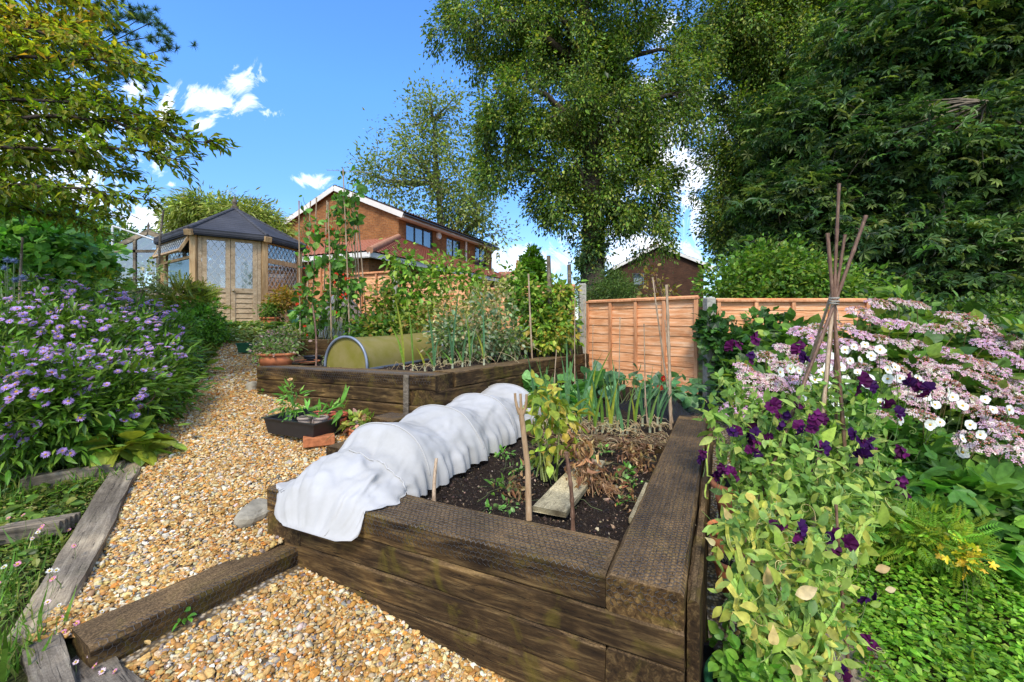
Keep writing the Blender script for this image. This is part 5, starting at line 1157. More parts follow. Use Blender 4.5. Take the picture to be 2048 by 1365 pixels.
# plant support ring in the aster bed
ps = thing('plant_support', 'green wire plant support ring on legs leaning out of the aster bed', 'plant support', P(220, 850, 3.2)); c = P(215, 812, 3.2); a = np.linspace(-.6, PI*1.25, 30)
mb = MB(); mb.tube(np.column_stack([c[0]+.30*np.cos(a), c[1]+.22*np.sin(a), c[2]+.02*np.cos(a)+.10*np.sin(a)]), .004, 5); mb.build('ring', CANED, ps)
for px, py, Y in ((150, 848, 3.05), (228, 848, 3.0), (300, 790, 3.3)): mb = MB(); mb.tube([P(px, py, Y), P(px-8, py+72, Y)], .005, 5); mb.build('leg', GREENW, ps)
ps = thing('plant_support', 'dark wire plant support ring at the right edge above the ground cover', 'plant support', P(1990, 1100, 2.3)); mb = MB(); a = np.linspace(-2.2, 1.2, 24); c = P(1950, 1075, 2.3); mb.tube(np.column_stack([c[0]+.20*np.cos(a), c[1]+.20*np.sin(a), c[2]-.02*np.cos(a)]), .004, 5); mb.build('ring', GREENW, ps)
gs_ = thing('wire_rack', 'green coated wire rack standing by the right fence post', 'rack', P(1420, 800, 4.2))
for k in range(5): mb = MB(); a = P(1392, 768+k*13, 4.4); b = P(1445, 772+k*13, 3.9); mb.tube([a, b, b+A(.03, -.1, -.05)], .005, 5); mb.build('rod', GREENW, gs_)

# ---------------------------------------------------------------- flower forms
def mesh_of(mb, name, mats):
    o = mb.build(name, mats); me = o.data; bpy.data.objects.remove(o); return me
def petals(mb, n, r0, r1, w, col, mat=0, cup=.1, jit=.08, rings=1, round_=False):
    for k in range(n):
        a = 2*PI*k/n+rng.normal(0, jit); l = r1*(1+rng.normal(0, .06)); z1 = cup*r1+rng.normal(0, .03*r1); c, s = math.cos(a), math.sin(a)
        if round_: P_ = [(r0, 0, 0), (l*.45, -w, z1*.5), (l*.85, -w*.9, z1), (l, 0, z1*.9), (l*.85, w*.9, z1), (l*.45, w, z1*.5)]
        else: P_ = [(r0, 0, 0), (l*.6, -w, z1*.7), (l, 0, z1), (l*.6, w, z1*.7)]
        mb.add([(x*c-y*s, x*s+y*c, z) for x, y, z in P_], [list(range(len(P_)))], np.array(col)*rng.uniform(.85, 1.12), mat)
def disc(mb, r, h, col, mat=0, n=8): mb.lathe([(r, 0), (r*.85, h*.7), (r*.4, h), (0.0001, h)], (0, 0, .0015), n, col, mat, smooth=True)
def aster_mesh(k):
    mb = MB(); petals(mb, 17, .004, .024, .0033, [(.52, .36, .74), (.60, .46, .80), (.44, .27, .66)][k % 3], cup=[.1, .25, -.05][k % 3]); petals(mb, 13, .004, .021, .003, [(.50, .33, .72)]*1, cup=.3); disc(mb, .0062, .004, [(.62, .36, .05), (.50, .18, .05), (.66, .45, .08)][k % 3]); return mesh_of(mb, 'flower', PETAL)
ASTER = [aster_mesh(k) for k in range(3)]
def anem_mesh(k):
    mb = MB(); petals(mb, 6+k, .004, .040, .0165, (.80, .79, .76), cup=.12+.15*k, round_=True); disc(mb, .009, .005, (.70, .45, .03), n=10); return mesh_of(mb, 'flower', PETAL)
ANEM = [anem_mesh(k) for k in range(2)]
def fleab_mesh(col):
    mb = MB(); petals(mb, 14, .002, .011, .0017, col, cup=.2); disc(mb, .004, .003, (.65, .45, .05), n=6); return mesh_of(mb, 'flower', PETAL)
FLEAB = [fleab_mesh((.78, .76, .72)), fleab_mesh((.75, .30, .48)), fleab_mesh((.80, .60, .66))]
def hyd_mesh(k):
    """flat hydrangea head: small buds in the middle, four-petalled florets all over"""
    mb = MB(); R = .115; n = 110; i = np.arange(n); r = R*np.sqrt((i+.5)/n); a = i*2.39996+rng.normal(0, .1, n)
    for rr, aa in zip(r, a):
        z = .045*(1-(rr/R)**2)+rng.normal(0, .005); c = A(rr*math.cos(aa), rr*math.sin(aa), z); inner = rr < R*[.55, .25, .7, 0.35][k] and rng.random() < .75
        nrm = unit(A(c[0]*7+rng.normal(0, .25), c[1]*7+rng.normal(0, .25), 1.0)); F3 = frames(rng.normal(0, 1, (1, 3)), nrm[None])[0]
        if inner:
            mb.add(IV*.006@F3.T+c, IF, [(.50, .20, .12), (.42, .14, .12), (.55, .30, .16)][rng.integers(3)]*rng.uniform(.8, 1.2, 1), 0, True)
        else:
            s = rng.uniform(.013, .019); col = np.array([(.78, .50, .56), (.82, .66, .64), (.72, .42, .54), (.86, .78, .68), (.66, .50, .60)][rng.integers(5)])*rng.uniform(.85, 1.1)
            if k == 3: col = col*A(.95, .85, 1.05)
            for q in range(4):
                t = q*PI/2+.3; v = np.array([(0, 0, 0), (s*.75*math.cos(t-.5), s*.75*math.sin(t-.5), .002), (s*math.cos(t), s*math.sin(t), .001), (s*.75*math.cos(t+.5), s*.75*math.sin(t+.5), .002)]); mb.add(v@F3.T+c, [[0, 1, 2, 3]], col)
            mb.add(IV*.0022@F3.T+c+F3[:, 2]*.002, IF, (.6, .45, .4))
    for q in range(9): aa = q*.7; mb.tube([(0, 0, -.05), (R*.6*math.cos(aa), R*.6*math.sin(aa), .015)], .0018, 3, (.25, .22, .08), cap=False)
    return mesh_of(mb, 'flower_head', PETAL)
HYD = [hyd_mesh(k) for k in range(4)]
def pea_mesh(k):
    mb = MB(); d = [(.06, .005, .045), (.10, .008, .075), (.035, .005, .06)][k]
    def sheet(pts, z, col): 
        n = len(pts); v = [(0, 0, 0)]+[(x, y, z(x, y)) for x, y in pts]; mb.add(v, [[0, i, i+1] for i in range(1, n)], col)
    a = np.linspace(-1.9, 1.9, 13)
    sheet([(.026*(1+.18*math.sin(t*5))*math.sin(t), .014+.024*math.cos(t)*(1+.1*math.sin(t*7))) for t in a], lambda x, y: -.010*abs(x)*20*abs(x)*2+.004*math.sin(x*300)-.004, d)
    sheet([(.015*math.sin(t), .002+.017*math.cos(t)) for t in a], lambda x, y: .010-.25*abs(x)+.002*math.sin(y*400), np.array(d)*1.5)
    mb.tube([(0, 0, 0), (0, -.006, -.002), (0, -.014, -.008)], [.003, .003, .0015], 5, (.12, .2, .06)); return mesh_of(mb, 'flower', PETAL)
PEA = [pea_mesh(k) for k in range(3)]
def bean_mesh():
    mb = MB()
    for q in range(5): c = A(rng.normal(0, .004), rng.normal(0, .004), q*.012-.02); petals(mb2 := MB(), 3, .001, .013, .008, (.75, .05, .02), cup=.5); [mb.add(v+c, f-0, col[:, :3]) for v, f, col in [(mb2.v[i], mb2.f[i]-i*4, mb2.c[i]) for i in range(3)]]
    mb.tube([(0, 0, -.04), (0, 0, .05)], .0015, 4, (.1, .2, .05)); return mesh_of(mb, 'flower', PETAL)
BEANF = bean_mesh()
def put(par, me, loc, nrm, sc=1.0, name='flower'):
    o = bpy.data.objects.new(name, me); COL.objects.link(o); o.parent = par; n = Vector(tuple(unit(np.array(nrm, float)))); q = n.to_track_quat('Z', 'Y'); q = q @ Euler((0, 0, rng.uniform(0, 6.28))).to_quaternion()
    o.rotation_euler = q.to_euler(); o.location = tuple(np.array(loc)-np.array(par.location)); o.scale = (sc,)*3; return o
def surf(ells, N, camw=.8, upw=.9, up_only=True):
    """points on the outer surface of a clump that face up or towards the path"""
    out = []
    while len(out) < N:
        p, d, k = sample_ells(ells, 60, .97); 
        for q, dd_, kk in zip(p, d, k):
            if dd_[2]*upw-dd_[1]*camw+rng.normal(0, .15) < .35: continue
            if any(i != kk and np.sum(((q-c)/r)**2) < .9 for i, (c, r) in enumerate(ells)): continue
            out.append((q, dd_))
    return out[:N]

# ---------------------------------------------------------------- asters
AG = [(.09, .19, .018), (.13, .26, .024), (.06, .12, .015), (.18, .29, .03)]
AST = [(28, 790, 2.75, 85, 85, 'aster at the left edge nearest the weeds'), (135, 800, 2.95, 85, 85, 'aster behind the wire support ring'), (232, 790, 3.25, 70, 75, 'aster spilling over the grey edging sleeper'), (308, 757, 3.75, 52, 60, 'aster beside the narrow part of the path'),
       (40, 680, 3.3, 85, 75, 'aster in the second row at the left edge'), (150, 690, 3.5, 85, 70, 'aster in the middle of the second row'), (255, 700, 3.9, 75, 62, 'aster in the second row, right of the middle'), (318, 700, 4.5, 44, 50, 'aster furthest right by the path edge'),
       (85, 615, 4.2, 85, 52, 'tall aster at the back under the leafy shrubs'), (200, 640, 4.6, 75, 48, 'aster at the back, left of the fern'), (300, 655, 5.0, 50, 42, 'aster at the back, below the pale flowered plant')]
for (px, py, Y, rx, ry, lab) in AST:
    c, r = ell(px, py, Y, rx, ry, .32); gz = float(zp(Y))-.03; e2 = (c-A(0, 0, r[2]*.7), r*A(1, 1, .9))
    tall = (c[2]-gz); es = [(c, r), e2]
    t = bush('aster', 'purple flowering '+lab, (c[0], c[1], gz), es, 90, 28, .075, .074, AG, 'lance', 'flower', stems=18, stemr=.004, group='purple asters along the path', droop=-.1, stemc=(.08, .14, .03), spread=.12)
    ribs = [(c, r), e2]; nf = 46
    for q, d in surf(ribs, nf, .7, 1.0): put(t, ASTER[rng.integers(3)], q+d*.03+A(0, 0, rng.uniform(0, .05)), d*.5+A(rng.normal(0, .25), -.35+rng.normal(0, .2), .8), rng.choice([.7, 1.0, 1.2, 1.35]))
    # flower sprays come in groups of three or four
    for q, d in surf(ribs, 13, .7, 1.0):
        for k in range(4): put(t, ASTER[rng.integers(3)], q+d*.04+rng.normal(0, .035, 3), d*.5+A(rng.normal(0, .3), -.35+rng.normal(0, .2), .8), rng.uniform(1.0, 1.25))
# ---------------------------------------------------------------- planting on the left
def gbase(px, Y): x = (px-CX)/F*Y; return (x, Y, float(T(x, Y)))
bush('currant_bush', 'tall currant bush with big fresh green lobed leaves at the far left', gbase(60, 5.6), [ell(20, 470, 5.6, 90, 60), ell(110, 480, 5.6, 80, 55), ell(60, 540, 5.4, 110, 50)], 190, 12, .12, .13, [(.14, .32, .05), (.20, .42, .07), (.09, .22, .035), (.26, .46, .08)], 'vine', stems=20)
bush('currant_bush', 'currant bush with rounded top in front of the greenhouse', gbase(190, 6.2), [ell(160, 520, 6.2, 55, 36), ell(140, 540, 6.2, 60, 36)], 110, 12, .12, .12, [(.15, .33, .05), (.22, .42, .07), (.09, .21, .035)], 'vine', stems=12)
bush('shrub', 'yellow-green small-leaved shrub behind the asters, left of the summerhouse', gbase(180, 5.8), [ell(120, 575, 5.6, 90, 35), ell(200, 575, 5.8, 50, 34), ell(30, 600, 5.4, 60, 35)], 210, 22, .085, .05, [(.22, .32, .03), (.30, .40, .035), (.14, .22, .025), (.45, .40, .04)], 'oval', stems=14)
t = bush('climbing_rose', 'pale straggly plant with cream seed heads before the greenhouse', gbase(300, 6.4), [ell(300, 560, 6.4, 26, 45, .2), ell(285, 605, 6.4, 30, 26, .2)], 60, 14, .07, .045, [(.32, .38, .12), (.50, .50, .22), (.62, .60, .42), (.18, .26, .06)], 'oval', 'climber', stems=14)
bush('fern', 'olive fern fronds in front of the left summerhouse window', gbase(372, 6.5), [ell(372, 600, 6.5, 34, 28, .2)], 60, 3, .05, .2, [(.24, .28, .035), (.32, .32, .04), (.15, .19, .03)], 'frond', stems=0, droop=-.5, up=.8)
bush('box_shrub', 'glossy bright green shrub at the foot of the summerhouse doors', gbase(415, 6.3), [ell(408, 645, 6.3, 32, 32, .25), ell(385, 628, 6.4, 28, 24, .2), ell(430, 664, 6.3, 20, 20, .2)], 110, 26, .06, .045, [(.13, .30, .03), (.20, .40, .04), (.07, .17, .02)], 'oval', stems=12)
bush('box_shrub', 'dark green low shrub between the asters and the top of the path', gbase(375, 5.4), [ell(358, 660, 5.4, 24, 28, .2), ell(375, 682, 5.3, 12, 14, .12)], 70, 26, .05, .04, [(.11, .24, .028), (.16, .32, .035)], 'oval', stems=8)
bush('orange_shrub', 'golden orange small-leaved shrub in the green glazed pot', P(600, 632, 8.0), [ell(580, 598, 8, 38, 16, .3), ell(555, 610, 8, 24, 12, .2)], 70, 26, .06, .045, [(.30, .22, .02), (.38, .24, .03), (.20, .20, .03), (.30, .14, .02)], 'oval', stems=10)
bush('potted_shrub', 'small green shrub in the terracotta pot by the summerhouse', P(539, 642, 7.8), [ell(540, 622, 7.8, 20, 12, .15)], 26, 20, .05, .05, GR_MID, 'oval', stems=8)
t = thing('globe_thistle', 'blue globe thistle heads above the asters at the left edge', 'flower', gbase(20, 3.6))
mb = MB(); gl = [(14, 520), (10, 536), (30, 560), (45, 555), (28, 522)]
for (px, py) in gl: mb.tube([A(*t.location), P(px, py, 3.6)], .004, 4, (.10, .14, .06))
mb.build('stem', STEM, t)
for (px, py) in gl:
    mb = MB(); c = P(px, py, 3.6); n_ = 90; d = unit(rng.normal(0, 1, (n_, 3))); inst(mb, np.array([[0, -.1, 0], [1, 0, 0], [0, .1, 0]]), np.array([[0, 1, 2]]), np.tile(c, (n_, 1)), frames(d, rng.normal(0, 1, (n_, 3))), np.full(n_, .032), pal(n_, [(.16, .22, .42), (.10, .14, .30)], .2)); mb.add(IV*.018+c, IF, (.12, .16, .30), 0, True); mb.build('flower_head', PETAL, t)
cane('grey wooden stake standing in the asters at the left edge', P(38, 640, 4.0), P(45, 475, 4.0), .010, GREYW, 'stake', 'stake')
cane('rough grey pole beside the greenhouse', P(318, 560, 8.2), P(327, 420, 8.2), .02, GREYW, 'stake', 'stake', bend=.03)
mb = MB(); mb.tube([P(225, 452, 9.0), P(330, 488, 9.4)], .02, 6); mb.tube([P(225, 452, 9.0), P(225, 600, 9.0)], .02, 6); tag(mb.build('clothes_line_frame', WHITEP, None, P(225, 600, 9)), 'white tubular frame in front of the greenhouse', 'frame')
def cover(name, label, quad, n, size, cols, tmpl='leaf', h=.05, cat='ground cover', zf=T, up=1.6, droop=.0, hv=.04):
    p = np.concatenate([tri_pts(quad[0], quad[1], quad[2], n//2), tri_pts(quad[0], quad[2], quad[3], n//2)]); N = len(p)
    z = zf(p[:, 0], p[:, 1])+h*rng.random(N)+hv*(np.sin(p[:, 0]*9)*np.cos(p[:, 1]*11)+1)*.5; d = rng.normal(0, 1, (N, 3)); d[:, 2] = rng.normal(-droop, .3, N); nr = rng.normal(0, .5, (N, 3)); nr[:, 2] += up
    mb = MB(); tv, tf = TEMPL[tmpl]; cl = pal(N, cols, .2)*np.exp(.25*np.sin(p[:, :1]*13+1)*np.cos(p[:, 1:2]*15)); inst(mb, tv, tf, np.column_stack([p, z]), frames(d, nr), size*np.exp(rng.normal(0, .25, N)), np.clip(cl, 0, 1)); return tag(mb.build(name, LEAFM), label, cat, kind='stuff')
def grass(name, label, pts, n, h, cols, zf=T, lean=.35, wd=.004, kind='stuff', cat='grass'):
    i = rng.integers(0, len(pts), n); p = np.array(pts)[i]+rng.normal(0, .05, (n, 2)); z = zf(p[:, 0], p[:, 1]); d = rng.normal(0, lean, (n, 3)); d[:, 2] = 1
    tv = np.array([[0, -wd/h, 0], [0, wd/h, 0], [.5, wd*.8/h, .06], [.5, -wd*.8/h, .06], [1, 0, -.12]]); mb = MB(); hh = h*np.exp(rng.normal(0, .3, n)); F3 = frames(d, rng.normal(0, 1, (n, 3))); cl = pal(n, cols, .2)
    inst(mb, tv, np.array([[0, 1, 2, 3]]), np.column_stack([p, z]), F3, hh, cl); inst(mb, tv, np.array([[3, 2, 4]]), np.column_stack([p, z]), F3, hh, cl); return tag(mb.build(name, LEAFM), label, cat, kind=kind)
cover('ground_cover', 'trailing variegated ivy and creeping plants below the summerhouse doors', [(-4.9, 6.5), (-3.3, 6.5), (-3.0, 8.0), (-5.4, 7.9)], 9000, .05, [(.26, .34, .06), (.40, .46, .14), (.15, .25, .04), (.34, .26, .07), (.5, .54, .26)], 'oval', .10, hv=.10)
cover('ground_cover', 'yellow-green creeping plants along the top left edge of the path', [(-3.5, 4.6), (-3.15, 4.2), (-4.3, 6.4), (-4.7, 6.3)], 1600, .06, [(.16, .22, .03), (.24, .26, .04), (.09, .15, .02)], 'oval', .08)
cover('leaf_litter', 'green weeds and low leaves under the asters', [(-5.5, 2.0), (-2.2, 2.0), (-3.6, 4.6), (-8, 6)], 14000, .045, [(.10, .18, .025), (.14, .24, .03), (.06, .10, .018), (.20, .22, .04)], 'oval', .07)
cover('weed_cover', 'small green weeds over the bed left of the grey sleeper', [(-3.4, 1.2), (-1.75, 1.35), (-2.75, 3.1), (-4.8, 3.1)], 22000, .018, [(.13, .21, .03), (.20, .28, .04), (.07, .12, .018), (.28, .26, .07)], 'leaf', .05)
cover('far_ground_cover', 'low green plants on the ground behind the beds', [(-6.5, 7.6), (-1.5, 7.2), (.9, 6.6), (-4, 10)], 9000, .08, GR_MID, 'oval', .16)
ctrs = [tuple(P(px, 1000, 2.4)[:2]) for px in (20, 60, 100)]+[tuple(P(px, 1000, 2.75)[:2]) for px in (290, 250, 200, 160)]
grass('grass', 'tufts of bright green grass in the bed left of the grey sleeper', [(P(px, 0, Y)[0], Y) for px, Y in ((10, 2.5), (40, 2.6), (55, 2.75), (150, 2.8), (175, 2.75), (220, 2.95), (240, 2.8), (-10, 1.9), (20, 1.8), (5, 1.6), (40, 1.5), (90, 2.2))], 700, .11, [(.12, .26, .03), (.16, .30, .04), (.09, .18, .02), (.28, .30, .08)])
bush('primula', 'yellow-green primula rosette beside the edging below the asters', gbase(330, 3.1), [ell(300, 880, 3.1, 26, 16, .08), ell(250, 895, 3.0, 30, 14, .08)], 16, 5, .04, .13, [(.16, .28, .03), (.24, .34, .04), (.30, .34, .04)], 'wide', 'plant', stems=0, up=1.6)
bush('primula', 'light green broad-leaved plant by the path edge further up', gbase(395, 4.9), [ell(385, 745, 4.9, 22, 14, .1), ell(350, 760, 4.6, 18, 12, .1)], 12, 5, .04, .12, [(.18, .28, .03), (.26, .34, .05)], 'wide', 'plant', stems=0, up=1.6)
bush('foxglove', 'broad crinkled leaves at the front of the asters by the support ring', gbase(200, 2.95), [ell(190, 870, 2.95, 60, 16, .1)], 24, 4, .05, .10, [(.09, .20, .03), (.13, .27, .035)], 'wide', 'plant', stems=0, up=1.4)
FB = [(12, 858), (25, 905), (52, 930), (85, 880), (148, 730-0), (150, 1060), (60, 1010), (95, 1040), (70, 1195), (100, 1190), (75, 1060), (160, 1290), (175, 1310), (125, 1340), (200, 1340), (240, 1348), (160, 1330), (20, 1180), (10, 1060), (120, 960), (105, 1015)]
for k, (x0, Y, lab) in enumerate([(60, 2.0, 'white and pink fleabane daisies in the middle of the left weeds'), (30, 1.65, 'fleabane daisies low at the left edge'), (170, 1.52, 'pink fleabane daisies in front of the rotten sleeper')]):
    t = thing('fleabane', lab, 'flower', gbase(x0, Y)); mb = MB()
    for j in range(11):
        py = {0: 1090, 1: 1190, 2: 1330}[k]+rng.uniform(-70, 45)*(1 if k < 2 else .4); px = x0+rng.uniform(-60, 95 if k < 2 else 70); q = P(px, py, Y*rng.uniform(.96, 1.15)); q[2] = max(q[2], float(T(q[0], q[1]))+.05); mb.tube(curve_pts((q[0]+rng.normal(0, .02), q[1], q[2]-.09), q, (.01, 0, 0), 4), .0009, 3, (.12, .18, .05), cap=False)
        put(t, FLEAB[rng.choice(3, p=[.5, .25, .25] if k < 2 else [.15, .6, .25])], q, A(rng.normal(0, .3), -.5, .8), rng.uniform(.8, 1.2))
    mb.build('stems', STEM, t)

# ---------------------------------------------------------------- runner beans on the canes
BL = [(.10, .24, .03), (.14, .32, .04), (.07, .17, .025), (.20, .34, .05)]
for k, (ells_, lab, n_) in enumerate([([ell(620, 620, 5.8, 26, 60, .15), ell(625, 520, 5.8, 14, 60, .12), ell(635, 450, 5.8, 8, 35, .08)], 'runner bean with bright leaves climbing the left canes', 70),
        ([ell(668, 600, 5.9, 26, 75, .15), ell(672, 500, 5.9, 16, 55, .12), ell(668, 420, 5.9, 12, 40, .1)], 'runner bean climbing the middle canes up to the house gable', 85),
        ([ell(695, 560, 5.9, 22, 60, .15), ell(690, 430, 5.9, 18, 50, .12), ell(700, 385, 5.9, 14, 20, .08)], 'runner bean with most red flowers on the right canes', 75)]):
    t = bush('runner_bean', lab, (P(650, 690, 5.85)[0]+.25*(k-1), 5.85, 1.2), ells_, int(n_*.65), 5, .042, .08, BL, 'wide', 'bean plant', stems=14, stemr=.004, droop=.8, up=.3, group='runner beans on the wigwam')
    for q, d in surf(ells_, 10, 1.0, .2): put(t, BEANF, q+A(0, -.03, 0), A(rng.normal(0, .3), -1, .3), rng.uniform(.7, 1.2))
    mb = MB(); 
    for j in range(3):
        x = [612, 668, 700][k]+rng.uniform(-14, 14); ty = [390, 372, 345][k]+rng.uniform(-15, 40); a = np.linspace(0, 1, 40); py = 690+(ty-690)*a; p = np.array([P(x+6*math.sin(q*30), y, 5.85+.05*math.cos(q*30)) for q, y in zip(a, py)]); mb.tube(p, .003, 4, (.12, .2, .05))
        e = p[-6:]; leaves(mb, p[::3], .03, 1, 'wide', .07, BL, .7, .3)
    mb.build('vine', LEAFM, t)
# ---------------------------------------------------------------- upper bed crops
RB = [(.16, .30, .03), (.23, .40, .045), (.10, .20, .025), (.34, .42, .06)]; RY = [(.30, .34, .04), (.42, .38, .05), (.16, .24, .03), (.5, .36, .06)]
bush('raspberry_bush', 'tall raspberry cane with fresh leaves in front of the house corner', P(800, 700, 6.2), [ell(803, 530, 6.2, 28, 45, .2), ell(808, 590, 6.2, 36, 45, .25), ell(790, 640, 6.1, 36, 40, .25)], 120, 9, .075, .08, RB, 'oval', stems=12, droop=.5)
bush('raspberry_bush', 'raspberry stems with light tips in front of the upstairs windows', P(905, 700, 6.4), [ell(880, 560, 6.4, 45, 36, .25), ell(945, 560, 6.5, 28, 55, .2), ell(905, 530, 6.4, 35, 22, .2), ell(850, 610, 6.3, 40, 40, .2)], 130, 9, .08, .072, RB, 'oval', stems=16, droop=.5)
bush('blackcurrant_bush', 'yellowing berry bush low in front of the orange fence behind the cloche', P(820, 690, 5.7), [ell(780, 660, 5.7, 50, 28, .25), ell(850, 650, 5.7, 50, 35, .25), ell(760, 610, 6.0, 30, 40, .2)], 120, 12, .06, .06, [(.16, .24, .03), (.24, .28, .04), (.3, .2, .05), (.09, .15, .02)], 'oval', stems=12)
bush('pea_plant', 'tangled grey-green pea plants going over to straw in the upper bed', P(930, 725, 5.0), [ell(900, 680, 4.9, 45, 45, .25), ell(960, 670, 5.0, 60, 50, .3), ell(1020, 680, 5.2, 40, 38, .25), ell(985, 625, 5.1, 50, 30, .2)], 200, 12, .06, .05, [(.20, .28, .14), (.28, .34, .20), (.11, .17, .07), (.42, .36, .18), (.14, .24, .05)], 'oval', stems=40, stemr=.003, stemc=(.42, .34, .18), spread=.3)
bush('pea_plant', 'yellowing straw-coloured pea stems leaning beside the house corner', P(985, 700, 5.6), [ell(960, 600, 5.6, 50, 35, .2), ell(930, 640, 5.5, 45, 35, .2), ell(890, 625, 5.6, 45, 30, .2), ell(1000, 590, 5.6, 24, 40, .15)], 120, 9, .07, .05, [(.34, .34, .10), (.46, .38, .14), (.24, .28, .06), (.52, .40, .2)], 'oval', stems=46, stemr=.003, stemc=(.48, .38, .2), spread=.3)
bush('raspberry_bush', 'dense bright raspberry bush between the two wooden stakes', P(1060, 700, 6.1), [ell(1050, 590, 6.1, 40, 38, .25), ell(1075, 640, 6.0, 50, 40, .3), ell(1110, 600, 6.1, 32, 36, .2), ell(1030, 560, 6.1, 24, 24, .2)], 160, 12, .075, .075, RB+[(.06, .13, .02)], 'oval', stems=14, droop=.6)
bush('raspberry_bush', 'raspberry bush with yellow lower leaves left of the tall concrete post', P(1110, 710, 5.9), [ell(1100, 670, 5.8, 48, 32, .25), ell(1122, 650, 5.9, 26, 42, .2), ell(1118, 595, 6.0, 26, 28, .2)], 140, 11, .07, .072, RY+RB, 'oval', stems=14, droop=.7)
bush('strawberry_plant', 'low dark green leafy plants behind the cloche', P(745, 678, 5.9), [ell(735, 660, 5.9, 40, 16, .3), ell(770, 668, 5.8, 30, 12, .2)], 60, 14, .06, .07, [(.06, .15, .02), (.10, .22, .03), (.14, .26, .03)], 'oval', 'plant', stems=8)
bush('bowl_plant', 'pale trailing green plant filling the oval terracotta bowl', P(552, 712, 4.55), [ell(552, 698, 4.55, 44, 17, .16), ell(530, 705, 4.5, 20, 10, .1)], 70, 18, .035, .03, [(.22, .34, .08), (.30, .40, .12), (.14, .22, .04), (.45, .30, .24)], 'oval', 'plant', stems=8, stemr=.002)
bush('shrub', 'variegated low shrub behind the oval terracotta bowl', P(560, 700, 5.4), [ell(560, 680, 5.4, 44, 18, .2)], 90, 16, .045, .035, [(.16, .22, .05), (.3, .32, .14), (.09, .15, .03), (.4, .25, .2)], 'oval', stems=8)
bush('plant', 'small pale seedling in front of the cloche arch', P(655, 735, 4.7), [ell(655, 715, 4.7, 10, 16, .04)], 9, 5, .02, .04, [(.3, .36, .12), (.4, .4, .2)], 'oval', 'plant', stems=4, stemr=.003)
# strap-leaved leeks and onions
LK = [(.10, .22, .09), (.14, .28, .12), (.17, .28, .07), (.07, .16, .07)]; LKY = [(.20, .32, .04), (.40, .40, .05), (.14, .26, .04)]
def leek(label, b, tips, cols, wd=.012, group=None, dry=5, fold=.0):
    t = thing('leek', label, 'leek', b, group=group); mb = MB(); b = A(*b)
    for tip in tips:
        tip = A(*tip); h = tip[2]-b[2]; n = 9; s = np.linspace(0, 1, n); mid = b+A(0, 0, h*.25); p = (1-s)[:, None]**2*b+2*(s*(1-s))[:, None]*(mid+A(0, 0, h*.25))+s[:, None]**2*tip; w_ = wd*np.clip(1.05*(1-s**2.2), .04, 1)*(.6+.6*np.sin(s*PI))
        d = np.gradient(p, axis=0); side = unit(np.cross(d, A(rng.normal(0, .4), -1, .1)))
        L_ = p+side*w_[:, None]; R2_ = p-side*w_[:, None]; C_ = p+np.array([0, w_.mean()*.6, 0]); V = np.stack([L_, C_, R2_], 1).reshape(-1, 3); c = pal(1, cols, .12)[0]
        f = [[i*3+j, i*3+j+1, i*3+4+j, i*3+3+j] for i in range(n-1) for j in (0, 1)]; mb.add(V, f, c)
    mb.tube([b-A(0, 0, .02), b+A(0, 0, .05)], [.012, .010], 6, (.55, .55, .38)); mb.build('leaves', LEAFM, t)
    if dry:
        mb = MB()
        for k in range(dry):
            a = rng.uniform(0, 6.28); l = rng.uniform(.05, .16); e = b+A(l*math.cos(a), l*math.sin(a)*.8, rng.uniform(.0, .02)); p = curve_pts(b+A(0, 0, .03), e, (0, 0, rng.uniform(.02, .07)), 8, .006); mb.tube(p, np.linspace(.0045, .0015, 8), 4, pal(1, [(.50, .38, .20), (.40, .28, .15), (.58, .48, .28)], .15)[0])
        mb.build('dry_leaves', PETAL, t)
    return t
UPL = [((808, 742), [(785, 575), (795, 690), (775, 640)], 4.25), ((826, 745), [(812, 585)], 4.15), ((868, 745), [(852, 600), (838, 690), (880, 660)], 4.1), ((850, 742), [(828, 690), (846, 720)], 4.2), ((905, 738), [(922, 560), (893, 640), (880, 700)], 4.15), ((925, 736), [(905, 690), (940, 645)], 4.2), ((968, 728), [(965, 590), (950, 660)], 4.3), ((940, 732), [(955, 640), (930, 610)], 4.35)]
for k, (b, tips, Y) in enumerate(UPL): leek('leek with long green leaves in the upper bed, '+['leftmost', 'single tall blade', 'three blades in the middle', 'short leaves behind the tall blade', 'tallest of the right group', 'short pair in the right group', 'furthest right', 'at the back right'][k], P(*b, Y), [P(*q, Y-.02) for q in tips], LKY+LK[:2], .0095, 'leeks in the upper bed', 4)
LOL = [((1072, 850), [(1050, 690), (1085, 740)], 4.0, 0), ((1135, 830), [(1133, 660), (1150, 700), (1120, 700)], 3.95, 0), ((1085, 835), [(1078, 710), (1100, 720)], 4.2, 0), ((1160, 848), [(1205, 705), (1150, 730)], 3.75, 0), ((1178, 845), [(1228, 690), (1195, 720)], 3.7, 1), ((1205, 850), [(1200, 770)], 3.7, 1),
       ((1235, 845), [(1222, 705), (1240, 740)], 3.65, 0), ((1222, 855), [(1238, 755), (1210, 780)], 3.6, 1), ((1255, 858), [(1275, 750)], 3.55, 0), ((1270, 850), [(1288, 755), (1258, 775)], 3.7, 1), ((1300, 852), [(1325, 772)], 3.6, 0), ((1190, 855), [(1170, 770), (1215, 760)], 3.6, 1), ((1150, 856), [(1120, 790), (1180, 800)], 3.6, 1), ((1320, 850), [(1360, 765)], 3.7, 0), ((1245, 862), [(1232, 800)], 3.5, 0), ((1110, 852), [(1090, 760), (1128, 750)], 3.85, 1)]
